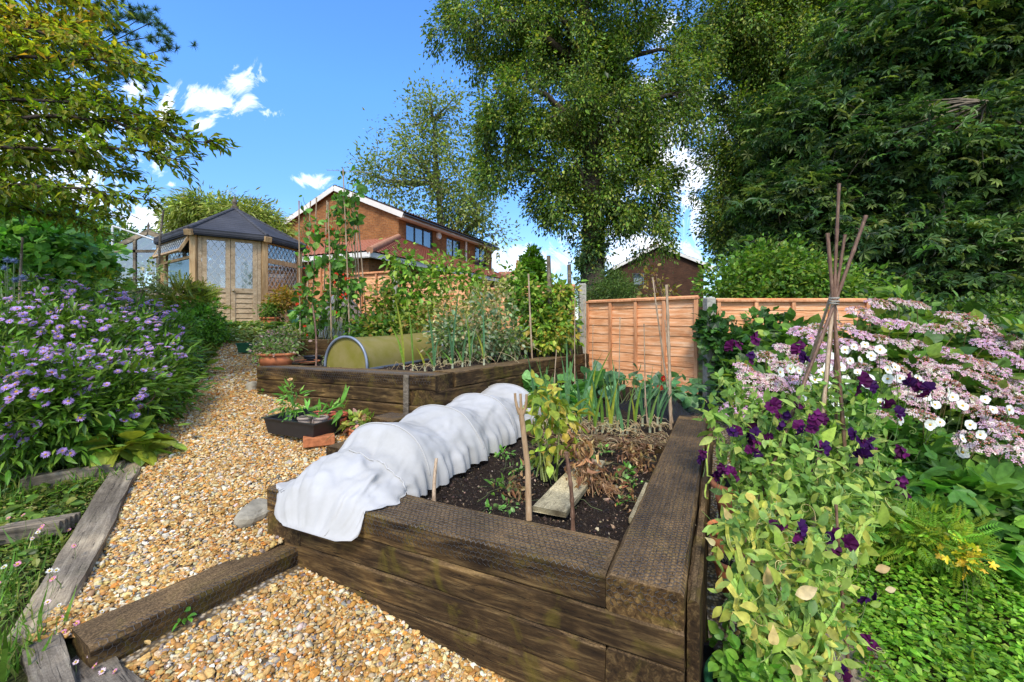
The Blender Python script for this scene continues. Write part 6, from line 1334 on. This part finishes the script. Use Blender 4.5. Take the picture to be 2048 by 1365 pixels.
nm_ = ['far left of the row', 'tall one with three blades', 'behind the fleece end', 'leaning right in the left group', 'longest leaning blade before the orange panel', 'single short blade', 'straight tall pair in the middle', 'short yellowing pair', 'broad blue-green blade leaning right', 'pair at the right of the middle', 'broad blade near the thick cane', 'yellow folded leaves in the middle', 'yellow leaves near the front', 'last one right of the thick cane', 'short stub at the front', 'yellow pair near the left end']
for k, (b, tips, Y, yl) in enumerate(LOL): c = G(b[0], b[1]+12, .585); leek('green onion plant in the lower bed row, '+nm_[k], c, [P(*q, c[1]-.03) for q in tips], (LKY if yl else LK), .0115, 'onions in the lower bed', 9)
row2 = ['just left of centre', 'behind the yellow pair', 'in the second rank at left', 'in the second rank at centre', 'in the second rank at right', 'close to the thick cane base', 'next to the courgette leaves', 'at the far left behind the divider', 'in front of the dahlia', 'left of the dark cane']
for k, x in enumerate((1165, 1195, 1100, 1215, 1285, 1315, 1125, 1085, 1298, 1228)):
    c = G(x, 850+rng.uniform(-6, 10), .585); leek('thin green onion '+row2[k], c, [P(x+rng.normal(0, 22), rng.uniform(715, 780), c[1]-.03) for _ in range(3)], LK, .009, 'onions in the lower bed', 4)
straw = MB()
for k in range(420):
    b = G(rng.uniform(1075, 1345), rng.uniform(868, 900), .59); a = rng.uniform(0, 6.28); l = rng.uniform(.03, .13); p = curve_pts(b, b+A(l*math.cos(a), l*math.sin(a), 0), (0, 0, rng.uniform(0, .03)), 5, .004); straw.tube(p, .0022, 3, pal(1, [(.42, .30, .16), (.30, .20, .11), (.5, .4, .24), (.16, .09, .05)], .2)[0], cap=False)
tag(straw.build('straw_litter', PETAL), 'dry papery onion leaf litter on the soil behind the dividing board', 'litter', kind='stuff')
# squash, brassicas, netting plants
SQ = [(.10, .26, .06), (.16, .36, .09), (.07, .18, .04), (.22, .40, .12)]
bush('courgette_plant', 'big rough green courgette leaves under the wall of the upper bed', P(1110, 850, 4.5), [ell(1100, 790, 4.5, 55, 35, .3), ell(1160, 800, 4.4, 45, 40, .3)], 30, 4, .07, .17, SQ, 'vine', 'vegetable', stems=12, stemr=.008, up=1.1)
bush('cabbage', 'blue-green brassica leaves in front of the orange panel', P(1230, 850, 4.7), [ell(1200, 768, 4.9, 50, 16, .2), ell(1270, 762, 4.9, 50, 18, .2), ell(1330, 778, 4.8, 36, 12, .2)], 34, 4, .05, .12, [(.14, .28, .14), (.20, .36, .18), (.09, .19, .08)], 'wide', 'vegetable', stems=14, stemr=.006)
bush('cabbage', 'brassica leaves poking out over the black netting near the right post', P(1370, 800, 4.4), [ell(1370, 785, 4.4, 45, 16, .2)], 18, 4, .06, .12, [(.10, .24, .09), (.16, .32, .12)], 'wide', 'vegetable', stems=8, stemr=.005)
t = thing('dahlia', 'small dark red dahlia flowers by the thick brown cane', 'flower', P(1322, 830, 4.2)); mb = MB()
for (px, py) in ((1320, 775), (1327, 760)): mb.tube([P(1324, 830, 4.2), P(px, py, 4.2)], .003, 4, (.1, .18, .05))
mb.build('stem', STEM, t); mb = MB(); petals(mb, 10, .002, .028, .009, (.35, .012, .012), cup=.2); petals(mb, 8, .002, .018, .007, (.45, .02, .015), cup=.6); disc(mb, .006, .006, (.5, .3, .03)); dm = mesh_of(mb, 'flower', PETAL)
for (px, py) in ((1320, 775), (1327, 758)): put(t, dm, P(px, py, 4.17), A(0, -1, .3), 1.2)
# potato with yellow leaves, withered ones, seedlings
b = G(1098, 960, .55); bush('potato_plant', 'yellow-green potato plant beside the forked stick', b, [ell(1095, 800, b[1], 34, 34, .10), ell(1115, 840, b[1], 34, 24, .10), ell(1085, 835, b[1]+.05, 26, 24, .1), ell(1110, 900, b[1], 40, 18, .1), ell(1075, 905, b[1], 30, 16, .08)], 54, 4, .035, .066, RY+[(.24, .34, .04), (.34, .40, .05)], 'oval', 'plant', stems=9, stemr=.007, stemc=(.30, .34, .10), droop=.7, spread=.03)
DEAD = [(.26, .13, .06), (.36, .20, .09), (.18, .09, .045), (.45, .30, .14)]
def dead(label, b, ells_, n, lean=0): return bush('withered_potato', label, b, ells_, n, 4, .035, .034, DEAD, (lambda q: (q[0]*A(1, 1, 2.5), q[1]))(oval_leaf(.22, .12, .35, 3)), 'dead plant', stems=26, stemr=.0032, stemc=(.30, .17, .08), droop=1.2, up=.1, spread=.03, group='withered potato plants')
dead('withered dark brown potato haulm standing right of the pale plank', G(1172, 985, .55), [ell(1165, 905, 2.45, 18, 50, .05), ell(1160, 940, 2.4, 22, 30, .06)], 45)
dead('withered tan potato haulm drooping near the dividing board', G(1275, 930, .56), [ell(1270, 905, 2.8, 30, 26, .08), ell(1285, 925, 2.75, 20, 24, .06)], 40)
dead('flattened withered potato stems on the soil inside the right wall', G(1225, 990, .55), [ell(1215, 965, 2.45, 45, 22, .15), ell(1240, 990, 2.3, 26, 16, .08), ell(1190, 950, 2.5, 20, 20, .08)], 50)
dead('dry yellow stalks on the soil left of the forked stick', G(1035, 985, .55), [ell(1030, 975, 2.35, 22, 18, .06)], 14)
sd_names = ['by the front wall left of the forked stick', 'in the bare soil near the fleece', 'tiny one beside the first', 'under the potato plant', 'behind the pale plank', 'right of the plank under withered stems', 'near the dividing board', 'inside the right wall', 'in the front right corner', 'left under the potato leaves', 'beside the fleece edge', 'between plank and thin stick', 'against the dividing board at left', 'small one near the offcut']
for k, (px, py, s) in enumerate([(1018, 1018, .06), (1000, 978, .085), (985, 1022, .045), (1065, 935, .07), (1185, 930, .06), (1255, 950, .07), (1205, 905, .06), (1240, 965, .08), (1245, 1008, .045), (1010, 915, .08), (1030, 945, .06), (1120, 995, .03), (1155, 898, .06), (1270, 970, .04)]):
    b = G(px, py, .555); bush('seedling', 'green seedling '+sd_names[k], b, [(b+A(0, 0, s*.3), A(s, s, s*.3)*.7)], 5, 4, .010, s*.5, [(.14, .32, .05), (.20, .42, .07), (.26, .40, .12)], 'oval', 'seedling', stems=3, stemr=.002, group='seedlings in the lower bed', up=.9, droop=-.2)
# pots in the tray
bush('marigold_plant', 'tall pot marigold with pale flower growing in the black tray', potc[0]+A(0, 0, .08), [(potc[0]+A(0, 0, .17), A(.075, .075, .11)), (potc[0]+A(0, 0, .27), A(.045, .045, .05))], 24, 5, .02, .065, [(.16, .36, .05), (.24, .44, .08), (.10, .24, .03)], 'lance', 'plant', stems=5, stemr=.003)
mk = MB(); petals(mk, 16, .003, .024, .004, (.72, .46, .22), cup=.1); disc(mk, .009, .005, (.5, .25, .1)); mm = mesh_of(mk, 'flower', PETAL); mt = [o for o in COL.objects if o.name.startswith('marigold_plant')][-1]; put(mt, mm, potc[0]+A(-.02, 0, .36), A(0, -.4, .9)); mb = MB(); mb.tube([potc[0]+A(0, 0, .22), potc[0]+A(-.02, 0, .36)], .002, 4, (.2, .3, .08)); mb.build('flower_stalk', STEM, mt)
for k, i in enumerate((1, 2, 4, 5)): c = potc[i]+A(0, 0, .08); bush('seedling', ['young foxglove seedling in the left taupe pot', 'small seedling in the right taupe pot', 'leafy seedling in the middle red pot', 'long-leaved seedling in the right red pot'][k], c, [(c+A(0, 0, .045), A(.03, .03, .035))], 3, 4, .010, [.10, .06, .08, .12][k], [(.13, .32, .04), (.2, .4, .06)], 'lance', 'seedling', stems=0, droop=-.7, up=.6)
bush('heuchera', 'yellow and pink leaved plant in the square terracotta pot', P(718, 862, 3.42), [ell(718, 846, 3.4, 28, 14, .09)], 22, 7, .02, .05, [(.30, .38, .06), (.42, .42, .10), (.45, .22, .16), (.2, .3, .05)], 'oval', 'plant', stems=5, stemr=.002)

# ---------------------------------------------------------------- climbers and hydrangeas on the right
IV_ = [(.035, .10, .02), (.05, .14, .025), (.025, .065, .015), (.09, .20, .03)]
bush('climber', 'dark ivy-leaved climber growing over the concrete post between the orange panels', P(1440, 830, 4.9), [ell(1455, 700, 4.9, 34, 60, .12), ell(1420, 660, 5.0, 22, 30, .08), ell(1470, 760, 4.8, 45, 50, .15), ell(1440, 640, 5.0, 16, 14, .06)], 90, 9, .06, .085, IV_, 'vine', 'climber', stems=14)
bush('climber', 'ivy-leaved climber on the second orange panel with light new leaves', P(1530, 830, 4.8), [ell(1530, 680, 4.85, 42, 45, .12), ell(1500, 740, 4.8, 50, 50, .15), ell(1555, 645, 4.9, 20, 16, .06), ell(1515, 645, 4.95, 16, 14, .05)], 90, 9, .06, .085, IV_+[(.10, .22, .04)], 'vine', 'climber', stems=14)
HL = [(.09, .19, .022), (.13, .25, .03), (.055, .12, .018), (.20, .28, .04)]
HB = [(1560, 3.9, [ell(1560, 760, 3.8, 80, 55, .3), ell(1600, 700, 4.0, 60, 50, .3)], 'pink lacecap hydrangea behind the sweet pea wigwam, left of the three', [(1600, 666), (1640, 660), (1570, 700), (1530, 715), (1600, 725), (1560, 735), (1640, 692), (1510, 760), (1548, 765), (1500, 790), (1470, 825), (1620, 750), (1585, 770), (1530, 800), (1655, 720), (1490, 745)]),
      (1760, 3.9, [ell(1760, 700, 3.9, 120, 75, .4), ell(1830, 670, 4.1, 90, 55, .4), ell(1720, 780, 3.5, 100, 80, .3), ell(1820, 760, 3.4, 100, 80, .3)], 'tallest pink lacecap hydrangea beside the orange fence', [(1720, 625), (1758, 610), (1795, 606), (1835, 612), (1740, 640), (1690, 655), (1780, 650), (1825, 655), (1865, 660), (1720, 672), (1760, 680), (1800, 690), (1690, 690), (1745, 705), (1840, 690), (1680, 725), (1720, 735), (1860, 775), (1820, 800), (1850, 835), (1785, 740), (1640, 745), (1770, 835), (1840, 725), (1800, 770)]),
      (1970, 3.5, [ell(1960, 700, 3.9, 110, 70, .4), ell(2030, 720, 3.5, 90, 90, .4), ell(1950, 800, 3.2, 100, 80, .3), ell(2040, 860, 2.9, 80, 80, .3)], 'broad pink and rust hydrangea at the right edge', [(1900, 632), (1940, 640), (1915, 655), (1965, 655), (1985, 672), (2015, 682), (2042, 692), (1970, 690), (1895, 708), (1930, 722), (1965, 733), (1995, 742), (1950, 757), (1985, 768), (2010, 785), (2030, 805), (2038, 832), (2045, 770), (1955, 888), (1995, 862), (2030, 872), (2050, 920), (1905, 770), (1930, 800), (1890, 800), (1960, 825), (2000, 835), (1925, 745), (2045, 730), (2010, 715), (1870, 745)])]
for (px, Y, es, lab, heads) in HB:
    t = bush('hydrangea', lab, gbase(px, Y), [(c_-A(0, 0, .07), r_*A(.97, .8, .92)) for c_, r_ in es], 230, 11, .075, .085, HL, 'wide', 'shrub', shell=.5, stems=24, stemr=.006, group='lacecap hydrangeas along the right fence', stemc=(.14, .12, .05))
    mb = MB()
    for j, (hx, hy) in enumerate(heads):
        Yh = 3.72-(hy-610)*.0046+rng.normal(0, .04); q = P(hx+rng.normal(0, 3), hy, Yh); mb.tube(curve_pts(q-A(rng.normal(0, .05), -.06, .30), q-A(0, 0, .02), (0, 0, .02), 5), .004, 4, (.20, .16, .06), cap=False)
        put(t, HYD[rng.integers(4)], q, A(rng.normal(0, .2), -.45+rng.normal(0, .12), 1), rng.uniform(.58, .98), 'flower_head')
    mb.build('flower_stalks', STEM, t)
bush('hydrangea_shoot', 'bright green leafy shoot sticking up above the tallest hydrangea', P(1800, 615, 4.3), [ell(1805, 595, 4.3, 22, 14, .08)], 10, 4, .03, .13, GR_BRI, 'oval', 'plant', stems=4, droop=-.5)
AN = [(1580, 738), (1598, 742), (1645, 745), (1655, 735), (1615, 730), (1690, 700), (1708, 694), (1730, 690), (1742, 712), (1700, 722), (1660, 712), (1775, 740), (1790, 735), (1740, 756), (1775, 758), (1730, 770), (1745, 775), (1800, 757), (1835, 757), (1648, 792), (1668, 800), (1672, 812), (1850, 792), (1895, 782), (1905, 795), (1925, 812), (1880, 845), (1860, 850), (1925, 878), (1960, 870), (1985, 820), (2018, 820), (1970, 800), (1925, 905), (1630, 760), (1560, 745), (1715, 745), (1690, 760), (1605, 795), (1940, 850), (1840, 770), (1870, 810), (1760, 805), (1690, 840), (1655, 770), (1720, 720), (1760, 700), (1680, 735), (1800, 840), (2000, 900)]
AL = [(.075, .19, .025), (.11, .26, .035), (.05, .12, .02), (.19, .32, .04)]
for k, (es, sel, lab) in enumerate([([ell(1640, 850, 2.9, 90, 60, .25), ell(1590, 800, 3.1, 60, 50, .2)], lambda x: x < 1700, 'white anemone clump behind the wigwam canes, left of the three'), ([ell(1790, 900, 2.8, 90, 70, .25), ell(1730, 860, 3.0, 80, 60, .2)], lambda x: 1700 <= x < 1850, 'white anemone clump in front of the tall hydrangea'), ([ell(1930, 960, 2.6, 100, 70, .25), ell(2010, 930, 2.6, 80, 80, .2)], lambda x: x >= 1850, 'white anemone clump at the right, above the big lobed leaves')]):
    x0 = [1640, 1800, 1940][k]; t = bush('anemone', lab, gbase(x0, 2.75), es, 50, 7, .06, .11, AL, 'maple', 'flower', stems=12, stemr=.003, group='white anemones in front of the hydrangeas', up=1.2); mb = MB()
    for (hx, hy) in AN:
        if not sel(hx): continue
        Yh = 2.5+max(0, 850-hy)*.0030+rng.normal(0, .05); q = P(hx, hy, Yh); b = A(q[0]+rng.normal(0, .10), Yh+.1, q[2]-rng.uniform(.3, .5)); mb.tube(curve_pts(b, q, (rng.normal(0, .02), 0, .02), 7), .0024, 4, (.10, .14, .05), cap=False)
        put(t, ANEM[rng.integers(2)], q, A(rng.normal(0, .35), -1, .35+rng.normal(0, .2)), rng.uniform(.62, .92))
        if rng.random() < .5:
            q2 = q+A(rng.normal(0, .05), 0, .03); mb.add(IV*.006+q2, IF, (.35, .40, .15), 0, True); mb.tube([q2, q-A(0, 0, .06)], .0015, 3, (.12, .16, .06), cap=False)
    mb.build('flower_stalks', STEM, t)
bush('anemone_leaves', 'large dark green lobed anemone leaves under the white flowers at the right', gbase(1900, 2.4), [ell(1830, 960, 2.5, 80, 40, .2), ell(1900, 1010, 2.35, 100, 50, .25), ell(2010, 1010, 2.3, 90, 60, .25), ell(1980, 1080, 2.2, 80, 30, .2)], 130, 3, .06, .14, AL, 'maple', 'plant', stems=18, stemr=.003, up=1.3, droop=.35)
bush('fern_leaved_plant', 'light green cut-leaved plant with yellow lower leaves above the ground cover', gbase(1890, 2.1), [ell(1870, 1070, 2.1, 70, 30, .12), ell(1920, 1100, 2.05, 40, 22, .1), ell(1800, 1070, 2.2, 50, 26, .1)], 80, 9, .04, .055, [(.16, .32, .03), (.22, .38, .04), (.30, .38, .03)], 'frond', 'plant', stems=10, stemr=.002, up=1.1)
bush('yellow_leaved_plant', 'cluster of golden yellow lobed leaves standing over the ground cover', gbase(1925, 2.0), [ell(1920, 1115, 1.95, 36, 22, .06)], 14, 4, .022, .034, [(.62, .50, .03), (.70, .56, .04), (.55, .36, .03)], 'maple', 'plant', stems=4, stemr=.002, up=1.2)
# low creeping carpet
zgc = lambda x, y: T(x, y)+.03+.05*(np.sin(x*4.1)*np.cos(y*5.3)+1)*.5
cover('ground_cover', 'dense carpet of small bright green leaves in the bottom right corner', [(1.12, 1.15), (2.6, 1.0), (4.3, 3.1), (1.75, 2.9)], 42000, .024, [(.14, .31, .022), (.20, .41, .032), (.09, .21, .017), (.29, .46, .045)], 'small', .075, zf=zgc)
cover('under_planting', 'green undergrowth between the hydrangeas and the orange fence', [(1.9, 2.7), (4.6, 2.9), (6.5, 5.1), (2.3, 5.0)], 12000, .08, HL, 'oval', .25, hv=.1)
bush('weed', 'pale yellow-green weed leaf at the bottom right of the carpet', P(1915, 1365, 1.75), [ell(1905, 1335, 1.72, 16, 16, .03)], 3, 2, .02, .11, [(.42, .48, .06), (.5, .5, .08)], 'oval', 'weed', stems=0, droop=-1)

# ---------------------------------------------------------------- cane wigwam and sweet peas
WG = [((1678, 368), (1640, 935), 2.28, .0075, CANED, 'tallest cane of the sweet pea wigwam', (1668, 600)), ((1655, 467), (1697, 985), 2.2, .0085, CANED, 'brown wigwam cane crossing to the lower right', (1666, 600)), ((1732, 432), (1540, 945), 2.15, .0085, CANED, 'wigwam cane leaning out to the upper right', (1672, 600)),
      ((1690, 470), (1673, 905), 2.4, .007, CANED, 'short dark wigwam cane in the middle', (1670, 600)), ((1672, 560), (1608, 760), 2.55, .007, CANE, 'rear wigwam cane on the left', None), ((1668, 575), (1636, 940), 2.15, .009, CANE, 'pale grey wigwam cane down the centre', None)]
for (a, b, Y, r, m, lab, kn) in WG:
    t_ = P(*a, 2.28); b_ = P(*b, Y-.05*(kn is not None)); mb = MB(); n = 30; s = np.linspace(0, 1, n)[:, None]
    if kn: k_ = P(*kn, 2.27); u_ = .42; p = np.where(s < .5, b_*(1-s*2)+k_*s*2, k_*(1-(s-.5)*2)+t_*(s-.5)*2)
    else: p = b_*(1-s)+t_*s
    b2 = b_+(b_-p[6])/np.linalg.norm(b_-p[6])*.35; p = np.concatenate([[b2], p]); rr = np.full(len(p), r); rr[::6] *= 1.22; mb.tube(p, rr, 8); tag(mb.build('bamboo_cane', m, None, b2), lab, 'cane')
mb = MB(); c = P(1668, 602, 2.26); a = np.linspace(0, 2*PI*7, 90); mb.tube(np.column_stack([c[0]+.022*np.cos(a), c[1]+.022*np.sin(a), c[2]+np.linspace(-.02, .02, 90)+.004*np.sin(a*.7)]), .0025, 5, (.35, .32, .26)); mb.tube(curve_pts(c, c+A(.005, -.02, -.12), (.01, 0, 0), 6), .002, 4, (.3, .28, .22)); tag(mb.build('twine', STEM, None, c), 'grey twine knotted round the crossing of the wigwam canes', 'twine')
for (a, b, Y, lab) in [((1672, 1010), (1700, 1365), 1.6, 'thin brown cane among the sweet peas near the bottom edge'), ((1492, 1180), (1480, 1365), 1.5, 'short brown cane with tied stems at the bottom left of the sweet peas')]: cane(lab, P(*b, Y), P(*a, Y+.05), .006, CANED)
SPG = [(.20, .33, .06), (.27, .42, .08), (.13, .24, .045), (.36, .46, .09)]; SPY = [(.38, .42, .07), (.50, .46, .09), (.28, .38, .06), (.60, .42, .18), (.62, .50, .26)]
def tendril(mb, p, d, l, col):
    n = 22; s = np.linspace(0, 1, n); a = s**2*rng.uniform(4, 11)*rng.choice([-1, 1]); d = unit(A(*d)); u = unit(np.cross(d, rng.normal(0, 1, 3))); q = np.zeros((n, 3)); c = A(*p)
    for i in range(n): q[i] = c; c = c+(d*math.cos(a[i])+u*math.sin(a[i]))*l/n
    mb.tube(q, np.linspace(.0014, .0007, n), 3, col, cap=False)
def sweetpea(label, base, nodes, ells_, n, lsize, cols, nst, flowers, tend=60, wdt=.004, yel=None):
    t = thing('sweet_pea', label, 'climbing plant', base, group=None); base = A(*base); mb = MB(); ml = MB(); ctr, d, k = sample_ells(ells_, n, .1)
    for i in range(nst):
        tg = ctr[rng.integers(len(ctr))]; b = base+A(rng.normal(0, .05), rng.normal(0, .04), 0); m = (b+tg)/2+rng.normal(0, .04, 3); s = np.linspace(0, 1, 14)[:, None]; p = (1-s)**2*b+2*s*(1-s)*m+s**2*tg+rng.normal(0, .006, (14, 3)); p[:, 0] += .012*np.sin(s[:, 0]*9+i); w_ = wdt*rng.uniform(.6, 1.3)
        c0 = pal(1, cols, .12)[0]; mb.tube(p, np.linspace(w_*.55, w_*.35, 14), 5, c0)
        sd = unit(np.cross(np.gradient(p, axis=0), A(0, -1, .2)+rng.normal(0, .2, 3))); V = np.stack([p+sd*w_*1.6, p, p-sd*w_*1.6], 1).reshape(-1, 3); mb.add(V, [[q*3+j, q*3+j+1, q*3+4+j, q*3+3+j] for q in range(13) for j in (0, 1)], c0*1.05)
    # paired leaflets
    N = len(ctr)
    for sgn in (-1, 1):
        ax_ = rng.normal(0, 1, (N, 3)); ax_[:, 1] -= .3; ax_ = unit(ax_); pr = unit(np.cross(ax_, rng.normal(0, 1, (N, 3)))); dr = ax_*.35+pr*sgn; dr[:, 2] += .1; nr = A(0, -.6, .9)+rng.normal(0, .5, (N, 3)); inst(ml, *(oval_leaf(.23, .04, .12, 4)), ctr, frames(dr, nr), lsize*1.15*np.exp(rng.normal(0, .28, N)), pal(N, cols, .16), 0, True)
    if yel:
        for (px, py, Y, s, an) in yel:
            q = P(px, py, Y); dr = A(math.cos(an), -.25, math.sin(an))[None]; inst(ml, *oval_leaf(.27, .11, .35, 6), q[None], frames(dr, A(0, -1, .45)[None]+rng.normal(0, .2, (1, 3))), np.array([s]), pal(1, SPY, .12), 0, True); b = q-dr[0]*.02; mb.tube(curve_pts(b, b+A(rng.normal(0, .02), .03, -.06), (.01, 0, 0), 5), .0016, 4, (.3, .36, .1))
    for i in range(tend): tendril(mb, ctr[rng.integers(N)]+rng.normal(0, .02, 3), rng.normal(0, 1, 3)+A(0, -.4, .3), rng.uniform(.05, .14), pal(1, [(.42, .46, .12), (.28, .38, .10), (.55, .46, .18)], .1)[0])
    for (px, py, Y, s) in flowers:
        q = P(px, py, Y); 
        put(t, PEA[rng.integers(3)], q, A(rng.normal(0, .4), -1, rng.normal(.1, .3)), s*1.05); put(t, PEA[rng.integers(3)], q+A(rng.normal(0, .02), rng.normal(0, .012), -.024), A(rng.normal(0, .7), -1, rng.normal(0, .5)), s*1.1)
        b = q+A(rng.normal(0, .02), .04, -.14); mb.tube(curve_pts(b, q+A(0, .008, .01), (.012, 0, .01), 7), .0014, 4, (.18, .28, .09), cap=False)
    mb.build('stems', STEM, t); ml.build('leaves', LEAFM, t); return t
FL = lambda L_, Y, s: [(x, y, Y+rng.normal(0, .05), s*rng.uniform(.9, 1.2)) for x, y in L_]
sweetpea('sweet pea with dark purple flowers climbing the wigwam at its left side', P(1500, 1150, 2.2), None, [ell(1560, 860, 2.15, 110, 90, .15), ell(1500, 930, 2.1, 70, 90, .12), ell(1590, 960, 2.0, 120, 80, .15), ell(1480, 800, 2.3, 50, 70, .1)], 430, .044, SPG, 50,
    FL([(1510, 665), (1478, 685), (1500, 705), (1600, 690), (1612, 712), (1595, 808), (1570, 825), (1545, 812), (1630, 822), (1615, 838), (1505, 860), (1512, 882), (1520, 870), (1505, 905), (1468, 858), (1605, 855), (1560, 845), (1450, 935), (1435, 945), (1465, 950), (1408, 902), (1540, 880)], 2.05, 1.0), 90)
sweetpea('sweet pea with purple flowers climbing the wigwam at its right side', P(1700, 1150, 2.2), None, [ell(1700, 880, 2.2, 90, 90, .15), ell(1680, 990, 2.0, 120, 80, .15), ell(1740, 960, 2.05, 80, 60, .12), ell(1650, 780, 2.25, 60, 60, .1)], 360, .042, SPG, 44,
    FL([(1720, 752), (1738, 775), (1818, 762), (1845, 770), (1858, 785), (1768, 800), (1795, 828), (1712, 870), (1735, 880), (1745, 892), (1720, 900), (1805, 895), (1635, 885), (1640, 840), (1800, 955), (1812, 970), (1700, 920), (1620, 930), (1820, 990)], 2.05, 1.0), 80)
YL = [(x_, y_, Y_, s_*.8, a_) for x_, y_, Y_, s_, a_ in [(1570, 960, 1.9, .07, 1.2), (1535, 990, 1.7, .08, .9), (1560, 1010, 1.7, .08, 2.2), (1555, 1170, 1.35, .085, 1.9), (1590, 1190, 1.35, .09, .4), (1530, 1170, 1.38, .08, 1.4), (1610, 1110, 1.4, .08, 1.3), (1720, 1130, 1.5, .07, 1.2), (1750, 1140, 1.5, .065, .3), (1745, 975, 1.7, .06, 2.0), (1720, 930, 1.9, .05, 1.7), (1500, 1240, 1.35, .07, 2.6), (1630, 1240, 1.35, .07, -.9), (1650, 1260, 1.35, .07, -.5), (1545, 1290, 1.3, .07, 1.6), (1500, 1280, 1.35, .06, 1.2), (1580, 1330, 1.28, .06, -.6), (1690, 1180, 1.45, .05, 1.4), (1740, 1210, 1.5, .05, .3), (1440, 1120, 1.45, .055, 1.7), (1460, 1040, 1.6, .06, 2.1), (1545, 1060, 1.6, .06, .3), (1660, 1060, 1.7, .055, .2), (1600, 1280, 1.3, .065, -1.2), (1430, 1090, 1.5, .05, 2.4), (1770, 1180, 1.6, .05, .2), (1690, 1320, 1.35, .05, -.8)]]
sweetpea('big yellowing sweet pea in the foreground with curling tendrils and fading pale leaves', P(1530, 1400, 1.42), None, [ell(1600, 1130, 1.5, 110, 100, .12), ell(1540, 1240, 1.42, 90, 100, .10), ell(1640, 1220, 1.48, 80, 90, .1), ell(1540, 1040, 1.65, 90, 70, .12), ell(1460, 1080, 1.6, 40, 70, .08), ell(1470, 1200, 1.45, 40, 60, .06), ell(1620, 1320, 1.42, 80, 60, .1), ell(1680, 1040, 1.75, 90, 70, .12)], 470, .042, SPG+SPY[:3], 64,
    FL([(1640, 1080), (1660, 1068), (1668, 1085), (1600, 1062), (1500, 1165), (1735, 1195), (1690, 1345), (1560, 1050), (1740, 1285)], 1.5, .9), 130, .005, YL)
bush('pea_foliage', 'low dark green leaves in the green pot at the bottom edge', P(1520, 1365, 1.42), [ell(1510, 1335, 1.42, 60, 30, .1)], 40, 9, .03, .035, [(.12, .27, .03), (.17, .34, .04)], 'wide', 'plant', stems=8, stemr=.002)
sweetpea('single young sweet pea shoot leaning over the top of the right-hand sleepers', P(1440, 1000, 2.2), None, [ell(1425, 840, 2.3, 22, 60, .03), ell(1440, 760, 2.35, 20, 20, .03)], 22, .055, SPG, 5, [], 12)
for k, (px, py, Y) in enumerate([(1478, 1010, 2.3), (1452, 1080, 2.0), (1466, 1140, 1.8)]):
    c = P(px, py, Y); mb = MB(); 
    for j in range(26): e = c+A(rng.normal(0, .05), rng.normal(0, .04), rng.uniform(.02, .12)); mb.tube(curve_pts(c+rng.normal(0, .02, 3)*A(1, 1, 0)-A(0, 0, .02), e, (rng.normal(0, .01), 0, .02), 5), .0012, 3, pal(1, [(.45, .42, .20), (.5, .42, .3), (.2, .3, .08)], .15)[0], cap=False)
    tag(mb.build('dry_stalks', STEM, None, c), ['thin stems growing in the biggest of the three terracotta pots', 'dry stems growing in the middle terracotta pot by the lower bed', 'dead pale stalks in the nearest terracotta pot by the lower bed'][k], 'dead plant')
# fallen leaves and bits on the gravel
for k, (px, py, z, lab) in enumerate([(255, 1105, .40, 'dry tan leaf on the grey edging sleeper'), (300, 1290, .36, 'dead leaf lying on the step sleeper near its left end'), (720, 1180, .25, 'dry twig leaf on the lower gravel before the bed wall'), (395, 1080, .36, 'curled tan leaf on the path gravel')]):
    mb = MB(); c = G(px, py, z+.01); inst(mb, *oval_leaf(.25, .1, .1, 4), c[None], rand_rot(1, .2), np.array([.035]), pal(1, [(.5, .32, .12)], .1)); tag(mb.build('fallen_leaf', PETAL, None, c), lab, 'leaf')
for k, (px, py, z, lab) in enumerate([(368, 1245, .30, 'tiny green weed sprouting at the foot of the step sleeper'), (525, 790, .80, 'little weed at the corner of the upper bed')]):
    b = G(px, py, z); bush('weed', lab, b, [(b+A(0, 0, .02), A(.02, .02, .015))], 3, 3, .006, .028, [(.12, .32, .04)], 'oval', 'weed', stems=0)

# crumbs and clods on the bed soil
mb = MB(); q = quad_pts((-1.0, 2.45), (.38, 1.72), (1.0, 3.05), (-.35, 3.5), 5200); N = len(q); sz_ = .0032*np.exp(rng.normal(0, .55, N)); cr_ = np.column_stack([q, zsoil(q[:, 0], q[:, 1])+sz_*.3])
inst(mb, IV*(1+rng.normal(0, .2, (12, 1))), IF, cr_, rand_rot(N, 1.0), np.minimum(sz_, .014), pal(N, [(.022, .014, .010), (.045, .028, .018), (.016, .011, .008), (.24, .17, .10), (.40, .31, .20)], .3, [.38, .3, .2, .08, .04])); tag(mb.build('soil_crumbs', STONEM), 'dark crumbs, bark chips and pale grit on the soil of the lower bed', 'soil', kind='stuff')
mb = MB(); q = quad_pts((-2.2, 4.5), (-.7, 3.72), (.5, 5.6), (-1.8, 5.4), 1500); N = len(q); sz_ = .005*np.exp(rng.normal(0, .5, N)); inst(mb, IV*(1+rng.normal(0, .2, (12, 1))), IF, np.column_stack([q, zs3(q[:, 0], q[:, 1])+.001]), rand_rot(N, 1.0), sz_, pal(N, [(.022, .014, .010), (.045, .028, .018), (.24, .17, .10)], .3, [.5, .4, .1])); tag(mb.build('soil_crumbs', STONEM), 'dark crumbs on the soil of the upper bed round the cloche', 'soil', kind='stuff')

bush('shrub', 'dark leafy shrub behind the hydrangeas where the right fence ends', (5.0, 6.0, .5), [ell(1800, 640, 6.0, 80, 30, .4), ell(1900, 650, 6.0, 90, 40, .4), ell(1990, 680, 5.8, 90, 50, .4)], 170, 22, .10, .075, GR_DARK+GR_MID[:2], 'oval', stems=16)
